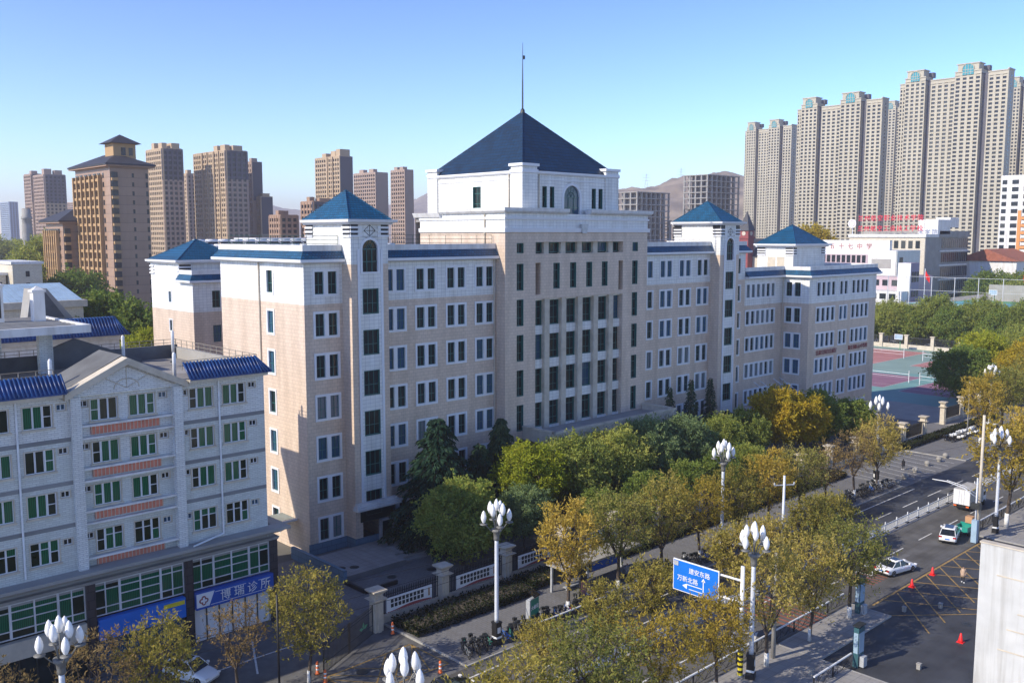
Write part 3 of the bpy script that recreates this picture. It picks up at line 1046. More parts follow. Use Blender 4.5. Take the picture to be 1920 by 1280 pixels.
# towers
for (x0, x1, top) in ((57.3, 62.2, 36.1), (126.6, 131.9, 36.5)):
    cx = (x0 + x1) / 2
    pl, pr = cx - 1.5, cx + 1.5
    wall(tan, 'y', YC, x0, pl, 0, 31.8)
    wall(tan, 'y', YC, pr, x1, 0, 31.8)
    wall(whi, 'y', YC, x0, pl, 31.8, top)
    wall(whi, 'y', YC, pr, x1, 31.8, top)
    wall(tan, 'x', x0, YC, YC + 9, 0, 31.8)
    wall(whi, 'x', x0, YC, YC + 9, 31.8, top)
    wall(tan, 'x', x1, YC, YC + 9, 0, 31.8, out=1)
    wall(whi, 'x', x1, YC, YC + 9, 31.8, top, out=1)
    wall(whi, 'y', YC + 9, x0, x1, 31, top, out=1)
    hs = []
    for i in range(1, 7):
        z = 26.32 - 4.53 * (i - 1)
        hs.append(WT.hole(cx, z))
        WT.put(main, cx, z, YC - 0.05, var=0)
    hs.append((cx - 1.2, cx + 1.2, 30.85, 34.75))
    pan = MB()
    wall(pan, 'y', YC - 0.05, pl, pr, 3.4, top, hs)
    WA.put(main, cx, 30.95, YC - 0.05, name='arched_window')
    # corner pieces around the arch head
    zc = 30.95 + 3.5 - 1.025
    for s in (-1, 1):
        arc = [(cx + s * 1.2 * cos(pi / 2 * k / 6), zc + 1.2 * sin(pi / 2 * k / 6)) for k in range(7)]
        for k in range(6):
            pan.tri((arc[k][0], YC - 0.05, arc[k][1]), (arc[k + 1][0], YC - 0.05, arc[k + 1][1]), (cx + s * 1.2, YC - 0.05, 34.75))
    pan.quad((pl, YC - 0.05, 3.4), (pl, YC + 0.01, 3.4), (pl, YC + 0.01, top), (pl, YC - 0.05, top))
    pan.quad((pr, YC - 0.05, 3.4), (pr, YC + 0.01, 3.4), (pr, YC + 0.01, top), (pr, YC - 0.05, top))
    part('window_panel', pan, 'white_tile', main)
    each_box('panel_edging', [(pl - 0.16, pl + 0.12, YC - 0.14, YC - 0.04, 5.0, 33.4), (pr - 0.12, pr + 0.16, YC - 0.14, YC - 0.04, 5.0, 33.4)], 'clean_white', main)
    # louvres below the cornice
    lv, dk = [], []
    for (a, b) in ((x0 - 0.02, cx - 1.1), (cx + 1.1, x1 + 0.02)):
        dk.append((a + 0.05, b, YC - 0.02, YC + 0.03, 34.85, top))
        for k in range(3):
            lv.append((a - 0.06, b + 0.02, YC - 0.16, YC + 0.02, 34.75 + k * 0.46, 34.97 + k * 0.46))
    for (a, b) in ((YC - 0.1, YC + 1.5), (YC + 7.4, YC + 9.05)):
        dk.append((x0 - 0.02, x0 + 0.03, a + 0.15, b, 34.85, top))
        for k in range(3):
            lv.append((x0 - 0.16, x0 + 0.02, a + 0.1, b, 34.75 + k * 0.46, 34.97 + k * 0.46))
    each_box('louvre_recess', dk, 'black_iron', main)
    each_box('louvre', lv, 'clean_white', main)
    dm = MB()
    for a, b in (((-0.75, 0), (0, 0.8)), ((0, 0.8), (0.75, 0)), ((0.75, 0), (0, -0.8)), ((0, -0.8), (-0.75, 0)), ((0, -0.8), (0, 0.8)), ((-0.75, 0), (0.75, 0))):
        dm.tube([(cx + a[0], YC - 0.07, 35.45 + a[1] * 0.75), (cx + b[0], YC - 0.07, 35.45 + b[1] * 0.75)], 0.03, 4)
    part('diamond_ornament', dm, 'dark_metal', main)
    co = MB()
    p = [(x0, YC + 9), (x0, YC), (x1, YC), (x1, YC + 9), (x0, YC + 9)]
    sweep(co, p, [(-0.3, top), (0.35, top), (0.5, top + 0.22), (0.78, top + 0.26), (0.85, top + 0.55), (-0.3, top + 0.55)])
    part('cornice', co, 'clean_white', main)
    pyramid(main, cx, YC + 4.5, (x1 - x0) / 2 + 0.35, 4.75, top + 0.56, top + 3.9)
# canopy over the left tower's entrance
part('entrance_canopy', MB().box(56.9, 62.9, 84.9, 85.84, 4.55, 4.8).box(57.0, 62.8, 85.05, 85.84, 4.805, 5.05).box(57.2, 62.6, 85.3, 85.84, 5.055, 5.3), 'white_paint', main)
part('entrance_window', MB().box(57.9, 62.3, 85.82, 85.88, 3.0, 4.3), 'glass_dark', main)
part('door', MB().box(60.6, 62.0, 85.6, 85.86, 0.2, 2.7), 'glass_dark', main)
part('door_frame', MB().box(60.35, 60.55, 85.4, 85.87, 0.1, 2.9).box(62.05, 62.2, 85.4, 85.87, 0.1, 2.9).box(60.35, 62.2, 85.4, 85.87, 2.75, 2.95), 'galvanised', main)

# recessed middle sections
midL = [64.35, 68.9, 73.55, 78.2]
midR = [110.4, 115.1, 119.85, 124.5]
for xs, (a, b) in ((midL, (62.2, 80.05)), (midR, (108.2, 126.6))):
    hs = []
    for j, z in enumerate(FL):
        for x in xs:
            hs.append(W2.hole(x, z))
            W2.put(main, x, z, YM, var=rv.choice((0, 1, 1, 1, 2) if j < 2 else (0, 0, 0, 1, 2)))
    facade('y', YM, a, b, 32.0, hs)
# strip right of the right tower
hs = []
for z in FL:
    hs.append(W1.hole(134.6, z))
    W1.put(main, 134.6, z, YM)
facade('y', YM, 131.9, 136.7, 32.0, hs)
wall(tan, 'x', 136.7, YM, 104, 26, 27.6, out=1)
wall(whi, 'x', 136.7, YM, 104, 27.6, 32.0, out=1)

# lower right wing: ribbon windows, side face, long front
FR = [24.05 - 4.53 * i for i in range(6)]
ZBR = 23.1
hs = []
for z in FR:
    hs.append(WR6.hole(141.6, z + 0.1))
    WR6.put(main, 141.6, z + 0.1, YM, var=rv.choice((0, 0, 2)))
facade('y', YM, 136.7, 149, 27.6, hs, ZBR)
hs = []
for z in FR:
    hs.append(W2.hole(85.75, z))
    W2.put(main, 85.75, z, 149, 'x', var=int(rv.random() < 0.7))
facade('x', 149, 82.7, YM, 27.6, hs, ZBR)
hs = []
for z in FR:
    hs += [W4.hole(154.8, z), W2b.hole(161.2, z), W4.hole(167.6, z)]
    W4.put(main, 154.8, z, 82.7, var=rv.choice((0, 0, 0, 1, 2)))
    W2b.put(main, 161.2, z, 82.7, var=rv.choice((0, 0, 0, 1, 2)))
    W4.put(main, 167.6, z, 82.7, var=rv.choice((0, 0, 0, 1, 2)))
facade('y', 82.7, 149, 174, 27.6, hs, ZBR)
wall(tan, 'x', 174, 82.7, 104, 0, ZBR, out=1)
wall(whi, 'x', 174, 82.7, 104, ZBR, 27.6, out=1)

# central block: side, front with tall recess and piers
wall(tan, 'x', 80.05, YC, 103, 0, 35.35)
wall(tan, 'x', 108.2, YC, 104, 0, 35.35, out=1)
wall(whi, 'x', 80.05, YC, 103, 35.35, 37.7)
wall(whi, 'x', 108.2, YC, 104, 35.35, 37.7, out=1)
wall(whi, 'y', YC, 80.05, 108.2, 35.35, 37.7)
NX = (82.65, 105.45)
hs = [(85.4, 102.8, 9.4, 26.7), (85.4, 102.8, 32.55, 34.05), (85.4, 86.35, 27.3, 31.4), (101.85, 102.8, 27.3, 31.4)]
for x in NX:
    for j in range(7):
        z = 27.95 - 4.53 * j
        hs.append(WN.hole(x, z, 0.0))
        WN.put(main, x, z, YC)
    hs.append(WNs.hole(x, 32.65, 0.0))
    WNs.put(main, x, 32.65, YC)
PX = [94.1 + d for d in (-8.0, -4.8, -1.6, 1.6, 4.8, 8.0)]
for x in PX[1:5]:
    hs.append(WN.hole(x, 27.95, 0.0))
    WN.put(main, x, 27.95, YC)
wall(tan, 'y', YC, 80.05, 108.2, 0, 35.35, hs, depth=1.0)
for x in PX:
    for zr in (23.2, 18.75, 14.25, 9.75):
        WP.put(main, x, zr, YC + 0.75)
    WPt.put(main, x, 32.7, YC + 0.75)
pier, span = [], []
for x in [94.1 + d for d in (-6.4, -3.2, 0, 3.2, 6.4)]:
    pier.append((x - 0.45, x + 0.45, YC + 0.12, YC + 0.98, 9.4, 26.72))
    pier.append((x - 0.45, x + 0.45, YC + 0.35, YC + 0.98, 32.53, 34.07))
each_box('pier', pier, 'cream_stone', main)
for x in PX:
    for z0, z1 in ((22.05, 23.2), (17.55, 18.75), (13.05, 14.25), (9.4, 9.75), (26.5, 26.75)):
        span.append((x - 1.15, x + 1.15, YC + 0.55, YC + 1.0, z0, z1))
each_box('spandrel_panel', span, 'white_tile', main)
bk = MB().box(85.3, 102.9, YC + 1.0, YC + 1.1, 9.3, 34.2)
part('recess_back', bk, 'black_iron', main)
# mouldings and top parapet with the notch under the arched window
mo = MB()
p = [(80.05, 103), (80.05, YC), (108.2, YC), (108.2, 104)]
sweep(mo, p, [(-0.1, 35.3), (0.22, 35.3), (0.28, 35.85), (-0.1, 35.85)])
sweep(mo, p, [(-0.1, 36.9), (0.15, 36.9), (0.2, 37.2), (-0.1, 37.2)])
part('moulding', mo, 'clean_white', main)
tp = MB()
prof = [(-0.5, 37.7), (0.3, 37.7), (0.55, 37.95), (0.6, 38.35), (-0.5, 38.35)]
sweep(tp, [(80.05, 98.2), (80.05, YC), (91.2, YC)], prof)
sweep(tp, [(95.4, YC), (108.2, YC), (108.2, 104)], prof)
sweep(tp, [(80.05, 104), (80.05, 98.3)], [(-0.5, 37.3), (0.3, 37.3), (0.6, 37.9), (-0.5, 37.9)])
part('parapet', tp, 'white_paint', main)
part('wall_emblem', MB().frustum(94.3, YC - 0.3, 35.2, 36.4, 0.42, 0.12, 0.62, 0.2), 'galvanised', main)
# upper hall with corner pillars and great pyramid roof
CX0, CX1, CY0, CY1 = 84.0, 102.4, 86.9, 105.9
cxm, cym = (CX0 + CX1) / 2, (CY0 + CY1) / 2
up = MB()
slits = (88.0, 89.4, 97.6, 99.0)
WS = Win(0.85, 2.75, 1, 0.04, 0, 1, (0.5,), proud=0, m='teal_frame', deep=0.4, gm=('glass_dark',))
WU = Win(1.6, 2.85, 1, 0.06, 0, 2, (0.2, 0.7), proud=0, m='teal_frame', deep=0.3, gm=('glass_dark',))
hs = [WS.hole(x, 38.5, 0) for x in slits] + [(cxm - 1.85, cxm + 1.85, 37.4, 41.85)]
for x in slits:
    WS.put(main, x, 38.5, CY0)
wall(up, 'y', CY0, CX0, CX1, 37, 43, hs, depth=0.4)
WAc.put(main, cxm, 37.5, CY0, name='arched_window')
zc = 37.5 + 4.0 - 1.55
for s in (-1, 1):
    arc = [(cxm + s * 1.85 * cos(pi / 2 * k / 8), zc + 1.85 * sin(pi / 2 * k / 8)) for k in range(9)]
    for k in range(8):
        up.tri((arc[k][0], CY0, arc[k][1]), (arc[k + 1][0], CY0, arc[k + 1][1]), (cxm + s * 1.85, CY0, 41.85))
WU.put(main, 95.7, 38.5, CX0, 'x')
wall(up, 'x', CX0, CY0, CY1, 37, 43, [WU.hole(95.7, 38.5, 0)], depth=0.3)
wall(up, 'x', CX1, CY0, CY1, 37, 43, out=1)
wall(up, 'y', CY1, CX0, CX1, 37, 43, out=1)
part('upper_hall', up, 'white_tile', main)
cp = MB()
for (x, y) in ((CX0, CY0), (CX1, CY0), (CX0, CY1), (CX1, CY1)):
    sx = 1 if x == CX0 else -1
    sy = 1 if y == CY0 else -1
    xa, xb = sorted((x - sx * 0.18, x + sx * 2.5))
    ya, yb = sorted((y - sy * 0.18, y + sy * 2.0))
    pil = MB().box(xa, xb, ya, yb, 37, 43.2)
    pil.box(xa + 0.02, xb - 0.02, ya + 0.02, yb - 0.02, 43.2, 43.7)
    part('corner_pillar', pil, 'white_tile', main)
    part('pillar_cap', MB().box(xa - 0.1, xb + 0.1, ya - 0.1, yb + 0.1, 43.15, 43.3).box(xa - 0.2, xb + 0.2, ya - 0.2, yb + 0.2, 43.7, 44.05), 'clean_white', main)
ev = MB()
sweep(ev, [(CX0, CY1), (CX0, CY0), (CX1, CY0), (CX1, CY1), (CX0, CY1)], [(-0.3, 42.7), (0.12, 42.7), (0.3, 42.9), (0.3, 43.15), (-0.3, 43.15)])
sweep(ev, [(CX0, CY1), (CX0, CY0), (CX1, CY0), (CX1, CY1), (CX0, CY1)], [(-0.05, 42.05), (0.07, 42.05), (0.07, 42.15), (-0.05, 42.15)])
part('eave_gutter', ev, 'clean_white', main)
pyramid(main, cxm, cym, 9.3, 9.6, 43.1, 52.1, 'roof_navy', 'roof_navy', 'great_pyramid_roof')
ms = MB().lathe((cxm, cym, 51.8), [(0.35, 0), (0.3, 0.5), (0.12, 0.7), (0.10, 4), (0.06, 6.5), (0.03, 9.6)], 8)
ms.box(cxm + 0.1, cxm + 0.35, cym - 0.12, cym + 0.12, 59.2, 59.7)
part('mast', ms, 'dark_metal', main)
# downpipes
for (x, y, z0, z1) in ((79.7, YM - 0.12, 0, 31.9), (148.6, YM - 0.12, 0, 27.5), (86.9, CY0 - 0.12, 37.2, 42.8)):
    part('downpipe', MB().tube([(x, y, z0), (x, y, z1)], 0.09, 6), 'cream_stone', main)
for (x, y, z0, z1) in ((52.38, 97.2, 0, 31.9), (79.93, 89.6, 33, 37.6), (83.88, 89.3, 37.2, 42.8)):
    part('downpipe', MB().tube([(x, y, z0), (x, y, z1)], 0.09, 6), 'cream_stone', main)

part('wall', tan, 'tan_tile', main)
part('upper_wall', whi, 'white_tile', main)
# blue plinth
each_box('plinth', [(52.42, 57.22, YM - 0.08, YM + 0.1, 0, 1.25), (57.22, 60.3, YC - 0.08, YC + 0.1, 0, 1.25), (57.22, 57.32, YC + 0.1, YM - 0.08, 0, 1.25),
                    (62.3, 80.0, YM - 0.08, YM + 0.1, 0, 1.25), (108.3, 126.5, YM - 0.08, YM + 0.1, 0, 1.25), (149, 174, 82.62, 82.8, 0, 1.25)], 'blue_plinth', main)
# roofs
rf = MB().box(52.6, 62.1, 87.8, 106.6, 32.3, 32.9).box(62.1, 80.0, 87.8, 104, 32.3, 32.9).box(108.25, 136.6, 87.8, 104, 32.3, 32.9)
rf.box(80.1, 108.15, 86.0, 104, 36.7, 37.25).box(136.7, 173.9, 87.8, 104, 27.6, 28.3).box(149.1, 173.9, 82.8, 87.8, 27.6, 28.3)
part('flat_roof', rf, 'roof_deck', main)
rw = MB()
wall(rw, 'y', 106.7, 52.5, 62.1, 0, 32, out=1)
wall(rw, 'x', 62.1, 104, 106.7, 0, 32, out=1)
wall(rw, 'y', 104, 62.1, 80, 0, 32, out=1)
wall(rw, 'y', 104, 80, 108.2, 0, 37.7, out=1)
wall(rw, 'y', 104, 108.2, 136.7, 0, 32, out=1)
wall(rw, 'y', 104, 136.7, 174, 0, 27.6, out=1)
part('rear_wall', rw, 'tan_tile', main)
mansard(main, [(62.1, 106.7), (52.5, 106.7), (52.5, YM), (57.25, YM)], 31.95)
mansard(main, [(62.25, YM), (80.0, YM)], 31.95)
mansard(main, [(108.25, YM), (126.55, YM)], 31.95)
mansard(main, [(131.95, YM), (136.7, YM), (136.7, 104)], 31.95)
mansard(main, [(136.75, YM), (149, YM), (149, 82.7), (174, 82.7), (174, 104)], 27.55)
railing(main, [(53.3, 106), (53.3, 88.3), (57.2, 88.3)], 33.9, 1.0)
railing(main, [(62.4, 88.2), (79.9, 88.2)], 33.9, 1.05)
railing(main, [(108.5, 88.0), (126.3, 88.0)], 33.9, 0.35, 'white_metal', rails=(1.0,))
# stair hall with pyramid on the right wing's roof
hx0, hx1, hy0, hy1 = 156.6, 168.2, 90.4, 97.9
ph = MB()
wall(ph, 'x', hx0, hy0, hy1, 28.2, 32.7)
wall(ph, 'y', hy0, hx0, hx1, 28.2, 32.7)
wall(ph, 'x', hx1, hy0, hy1, 28.2, 32.7, out=1)
wall(ph, 'y', hy1, hx0, hx1, 28.2, 32.7, out=1)
part('stair_hall', ph, 'white_tile', main)
lv, dk = [], []
for (a, b) in ((hx0 - 0.05, hx0 + 1.2), (hx1 - 1.4, hx1 + 0.05)):
    dk.append((a + 0.1, b, hy0 - 0.02, hy0 + 0.03, 31.3, 32.6))
    for k in range(3):
        lv.append((a, b, hy0 - 0.15, hy0 + 0.02, 31.2 + k * 0.45, 31.42 + k * 0.45))
for (a, b) in ((hy0 - 0.05, hy0 + 1.6), (hy1 - 1.8, hy1)):
    dk.append((hx0 - 0.02, hx0 + 0.03, a + 0.15, b, 31.3, 32.6))
    for k in range(3):
        lv.append((hx0 - 0.15, hx0 + 0.02, a, b, 31.2 + k * 0.45, 31.42 + k * 0.45))
each_box('louvre_recess', dk, 'black_iron', main)
each_box('louvre', lv, 'clean_white', main)
for a, b in ((92.2, 93.7), (94.1, 95.7)):
    part('roof_door', MB().box(hx0 - 0.06, hx0 + 0.02, a, b, 28.3, 30.9), 'cream_stone', main)
co = MB()
sweep(co, [(hx0, hy1), (hx0, hy0), (hx1, hy0), (hx1, hy1), (hx0, hy1)], [(-0.3, 32.7), (0.4, 32.7), (0.55, 32.95), (0.9, 33.0), (0.95, 33.3), (-0.3, 33.3)])
part('cornice', co, 'clean_white', main)
pyramid(main, (hx0 + hx1) / 2, (hy0 + hy1) / 2, 5.9, 4.2, 33.3, 36.9)
# entrance canopies
cn = MB().box(83.3, 107.6, 80.2, YC - 0.01, 8.9, 9.6)
cn2 = MB()
for a, b, c, d in ((83.1, 107.8, 80.0, 80.35), (83.1, 83.45, 80.35, YC - 0.02), (107.45, 107.8, 80.35, YC - 0.02)):
    cn2.box(a, b, c, d, 8.7, 10.25)
    cn2.box(a - 0.12, b + 0.12, c - 0.12, d + (0.12 if c < 80.2 else 0), 10.26, 10.5)
for i in range(60):
    cn2.box(83.3 + i * 0.41, 83.3 + i * 0.41 + 0.16, 79.93, 80.01, 8.75, 10.1)
part('portico_roof', cn, 'concrete', main)
part('portico_parapet', cn2, 'cream_stone', main)
for x in (84.2, 91, 99.8, 106.8):
    part('portico_column', MB().lathe((x, 80.9, 0), [(0.6, 0), (0.6, 0.4), (0.45, 0.5), (0.42, 8.2), (0.6, 8.4), (0.6, 8.9)], 12), 'cream_stone', main)
gl = MB().box(138.0, 150.5, 79.6, YM - 0.3, 5.5, 5.6)
part('glass_canopy', gl, 'clear_canopy', main)
st = MB()
for x in (140.2, 142.2, 146.4, 148.4):
    st.tube([(x, YM - 0.05, 9.8), (x + 1.0, 81.0, 5.6)], 0.07, 5)
st.box(138.0, 150.5, 79.5, 79.6, 5.4, 5.7).box(137.9, 138.0, 79.6, YM, 5.4, 5.7)
part('canopy_stay', st, 'white_metal', main)
part('glass_canopy_side', MB().box(47.9, 52.4, 90.2, 93.4, 3.6, 3.68), 'clear_canopy', main)
part('canopy_stay', MB().box(47.8, 52.4, 90.1, 90.2, 3.5, 3.75).tube([(48.3, 90.4, 0), (48.3, 90.4, 3.6)], 0.05, 5), 'white_metal', main)
# red lettering on the right wing
text('wall_lettering', '甘肃公国自会展厅', 0.95, 'dull_red', main, (155.6, 82.64, 14.18), sx=1.0)
text('wall_lettering', '知圣国医心中等图', 0.95, 'dull_red', main, (167.4, 82.64, 14.18), sx=1.0)

# rear wing seen past the left wing, with its own stair tower
rear = thing('rear_wing', 'white and tan tiled rear wing with small blue pyramid left of the main building', 'building', (70, 140, 0), absolute=True)
rt, rwh = MB(), MB()
X0, Y0 = 62.3, 135.9
WQ = Win(1.3, 2.1, 1, 0.2, 0, 2, (0.45,))
WQd = Win(1.3, 2.6, 1, 0.05, 0, 2, (0.45,), proud=0, m='teal_frame', gm=('glass_dark',))
hs, hs2 = [], []
for z in (24.3, 19.8, 14.9, 10.5):
    hs.append(WQ.hole(144.0, z))
    WQ.put(rear, 144.0, z, X0, 'x')
for z in (23.9, 18.6, 13.5, 9.0):
    hs2.append(WQd.hole(66.0, z))
    WQd.put(rear, 66.0, z, Y0)
wall(rt, 'x', X0, Y0, 151, 0, 23.3, hs)
wall(rwh, 'x', X0, Y0, 151, 23.3, 27.7, hs)
wall(rwh, 'x', X0 - 0.02, 140.4, 151, 27.7, 30.7)
wall(rt, 'y', Y0, X0, 90, 0, 23.3, hs2)
wall(rwh, 'y', Y0, X0, 90, 23.3, 27.7, hs2)
wall(rwh, 'y', 140.4, X0, 73, 27.7, 30.7)
wall(rwh, 'y', 151, X0, 73, 20, 30.7, out=1)
wall(rwh, 'x', 73, 140.4, 151, 27.7, 30.7, out=1)
part('wall', rt, 'tan_tile', rear)
part('upper_wall', rwh, 'white_tile', rear)
part('flat_roof', MB().box(X0 + 0.1, 90, Y0 + 0.1, 151, 27.7, 28.2), 'roof_deck', rear)
mansard(rear, [(X0, 140.3), (X0, Y0), (70, Y0), (70, 134.0), (90, 134.0)], 27.7)
part('wall_return', MB().box(70, 90, 134.0, Y0 - 0.02, 0, 27.7), 'white_tile', rear)
co = MB()
sweep(co, [(X0, 151), (X0, 140.4), (73, 140.4), (73, 151), (X0, 151)], [(-0.3, 30.5), (0.4, 30.5), (0.9, 30.8), (0.95, 31.1), (-0.3, 31.1)])
part('cornice', co, 'clean_white', rear)
lv, dk = [], []
for (a, b) in ((X0 - 0.05, X0 + 1.9), (71.0, 73.05)):
    dk.append((a + 0.1, b, 140.36, 140.42, 28.9, 30.4))
    for k in range(3):
        lv.append((a - 0.1, b, 140.2, 140.42, 28.8 + k * 0.55, 29.05 + k * 0.55))
for k in range(3):
    lv.append((X0 - 0.2, X0, 149.6, 151.1, 28.8 + k * 0.55, 29.05 + k * 0.55))
    lv.append((X0 - 0.2, X0, 140.3, 141.4, 28.8 + k * 0.55, 29.05 + k * 0.55))
each_box('louvre_recess', dk, 'black_iron', rear)
each_box('louvre', lv, 'clean_white', rear)
pyramid(rear, (X0 + 73) / 2, 145.7, 5.7, 5.6, 31.1, 34.3)

# ------------------------------------------------------------------ left building (clinic and flats)
LB = thing('clinic_building', 'pale brick block with cobalt tiled eaves, gabled front and clinic shop below', 'building', (20, 84, 0), absolute=True)
YL = 75.0
LX0, LX1 = -6.0, 40.6
GX0, GX1 = 24.5, 32.6


class SideWin(Win):
    """two sliding leaves and a narrow third light with a transom, as on the flats"""

    def __init__(s, w, h, flip, top=False):
        sur, fr, pn = MB(), MB(), MB()
        b, deep, t = 0.07, 0.2, 0.05
        sur.box(-w / 2, -w / 2 + b, -0.05, deep, 0, h).box(w / 2 - b, w / 2, -0.05, deep, 0, h)
        sur.box(-w / 2 + b, w / 2 - b, -0.05, deep, 0, b).box(-w / 2 + b, w / 2 - b, -0.05, deep, h - b, h)
        sur.box(-w / 2 - 0.08, w / 2 + 0.08, -0.14, -0.04, -0.08, 0.06)
        us = [0.0, 0.34, 0.66, 1.0] if not flip else [0.0, 0.34, 0.66, 1.0]
        x = lambda u: -w / 2 + b + (w - 2 * b) * u
        narrow = 0 if flip else 2
        for k in range(3):
            a, c = x(us[k]) + 0.01, x(us[k + 1]) - 0.01
            tt = t + (0.035 if k == narrow else 0)
            fr.box(a, a + tt, 0.06, 0.14, b, h - b).box(c - tt, c, 0.06, 0.14, b, h - b)
            fr.box(a, c, 0.065, 0.135, b, b + t).box(a, c, 0.065, 0.135, h - b - t, h - b)
            zs = [b, h * 0.5, h - b] if k == narrow else ([b, h * 0.66, h - b] if top else [b, h - b])
            for q in range(len(zs) - 1):
                pn.box(a, c, 0.15, 0.17, zs[q], zs[q + 1])
                if q:
                    fr.box(a, c, 0.055, 0.14, zs[q] - t / 2, zs[q] + t / 2)
        s.sur, s.fr, s.pn = sur.mesh('window', 'cream_stone'), fr.mesh('window_frame', 'clean_white'), [pn.mesh('pane', 'glass_green')]
        s.w, s.h = w, h


LW3 = [SideWin(2.25, 1.85, f) for f in (False, True)]
LW3b = [SideWin(2.25, 1.95, f, True) for f in (False, True)]
LWs = Win(0.8, 0.62, 1, 0.06, 0, 2, (), proud=0.04, m='cream_stone', fm='clean_white', gm=('glass_dark',), deep=0.2)
RZ = [20.42, 17.02, 13.62, 9.85]
wb, lb = MB(), MB()
holes, gh = [], []
lr = random.Random(11)
big = [-3.5, -0.6, 5.0, 8.0, 14.2, 18.8, 21.85, 34.75, 37.75]
small = [20.4 - 4.9, 16.9, 23.55, 33.25, 39.45, 3.1, 9.9, 12.3]
for j, z in enumerate(RZ):
    TT = LW3 if j < 3 else LW3b
    for q_, x in enumerate(big):
        T = TT[1 if x in (-0.6, 8.0, 18.8, 34.75) else 0]
        holes.append(T.hole(x, z))
        T.put(LB, x, z, YL)
    for x in small:
        holes.append(LWs.hole(x, z + 1.2))
        LWs.put(LB, x, z + 1.2, YL)
    for x in (26.85, 29.9):
        T = TT[1 if x < 28 else 0]
        gh.append(T.hole(x, z))
        T.put(LB, x, z, YL + 0.35)
    for x in (25.3, 31.6):
        gh.append(LWs.hole(x, z + 1.2))
        LWs.put(LB, x, z + 1.2, YL + 0.35)
for (a, b) in ((LX0, GX0), (GX1, LX1)):
    wall(lb, 'y', YL, a, b, 8.9, 19.4, holes)
    wall(wb, 'y', YL, a, b, 19.4, 23.1, holes)
wall(lb, 'y', YL + 0.35, GX0, GX1, 8.9, 17.0, gh)
wall(wb, 'y', YL + 0.35, GX0, GX1, 17.0, 22.75, gh)
wall(wb, 'x', LX1, YL, 93, 0, 23.1, out=1)
wall(wb, 'y', 93, LX0, LX1, 0, 23.1, out=1)
wall(wb, 'x', LX0, YL, 93, 0, 23.1)
part('brick_wall', wb, 'white_brick', LB)
part('painted_brick_wall', lb, 'lilac_brick', LB)
for z in (19.2, 15.8, 12.45):
    part('storey_band', MB().box(LX0, GX0 - 0.35, YL - 0.03, YL + 0.05, z, z + 0.32), 'grey_concrete', LB)
    part('storey_band', MB().box(GX1 + 0.38, LX1 - 0.02, YL - 0.03, YL + 0.05, z, z + 0.32), 'grey_concrete', LB)
# gable: pilasters, pediment, ledges and striped panels
for x in (24.15, 32.25):
    part('pilaster', MB().box(x, x + 0.75, YL - 0.35, YL + 0.4, 8.9, 22.6), 'white_brick', LB)
gx = 28.55
ped = MB().prism([(23.95, 22.6), (33.2, 22.6), (33.2, 22.85), (gx, 25.0), (23.95, 22.85)], 'y', YL - 0.1, YL + 0.5)
part('pediment', ped, 'white_brick', LB)
rk_ = MB()
for s, xe in ((-1, 23.7), (1, 33.45)):
    a, b = (gx, 25.35), (xe, 22.95)
    rk_.prism([(a[0], a[1]), (b[0], b[1]), (b[0], b[1] - 0.55), (a[0], a[1] - 0.55)], 'y', YL - 0.55, YL + 0.6)
part('raking_cornice', rk_, 'cream_stone', LB)
gr_ = MB()
gr_.prism([(gx, 25.45), (24.0, 23.1), (24.0, 22.9), (gx, 25.2)], 'y', YL + 0.6, 80.5)
gr_.prism([(gx, 25.45), (33.1, 23.1), (33.1, 22.9), (gx, 25.2)], 'y', YL + 0.6, 80.5)
part('gable_roof', gr_, 'roof_felt', LB)
orn = MB()
cz = 22.9
for k in range(10):
    a0, a1 = pi * k / 10, pi * (k + 1) / 10
    orn.tube([(gx + 1.0 * cos(a0), YL - 0.12, cz + 0.75 * sin(a0)), (gx + 1.0 * cos(a1), YL - 0.12, cz + 0.75 * sin(a1))], 0.035, 4)
for (dx, dz) in ((-2.0, 1.1), (2.0, 1.1), (0, 1.75)):
    orn.tube([(gx, YL - 0.12, cz), (gx + dx, YL - 0.12, cz + dz)], 0.03, 4)
orn.tube([(gx - 3.9, YL - 0.12, 22.8), (gx, YL - 0.12, 24.65)], 0.03, 4)
orn.tube([(gx + 3.9, YL - 0.12, 22.8), (gx, YL - 0.12, 24.65)], 0.03, 4)
part('pediment_ornament', orn, 'cream_stone', LB)
redm = MB().box(-2.75, 2.75, 0, 0.08, 0, 0.62).mesh('striped_panel', 'brick_red')
slm = MB()
for i in range(19):
    slm.box(-2.7 + i * 0.3 - 0.025, -2.7 + i * 0.3 + 0.025, -0.03, 0.001, 0, 0.62)
slm = slm.mesh('panel_stripe', 'cream_stone')
for z in RZ:
    part('ledge', MB().box(24.9, 32.25, YL - 0.18, YL + 0.4, z - 0.28, z - 0.12), 'white_paint', LB)
    part('ledge', MB().box(24.9, 32.25, YL - 0.18, YL + 0.4, z - 1.25, z - 1.1), 'white_paint', LB)
    rp_ = link('striped_panel', redm, LB, (28.5 - 20, YL + 0.22 - 84, z - 0.98))
    link('panel_stripe', slm, rp_)
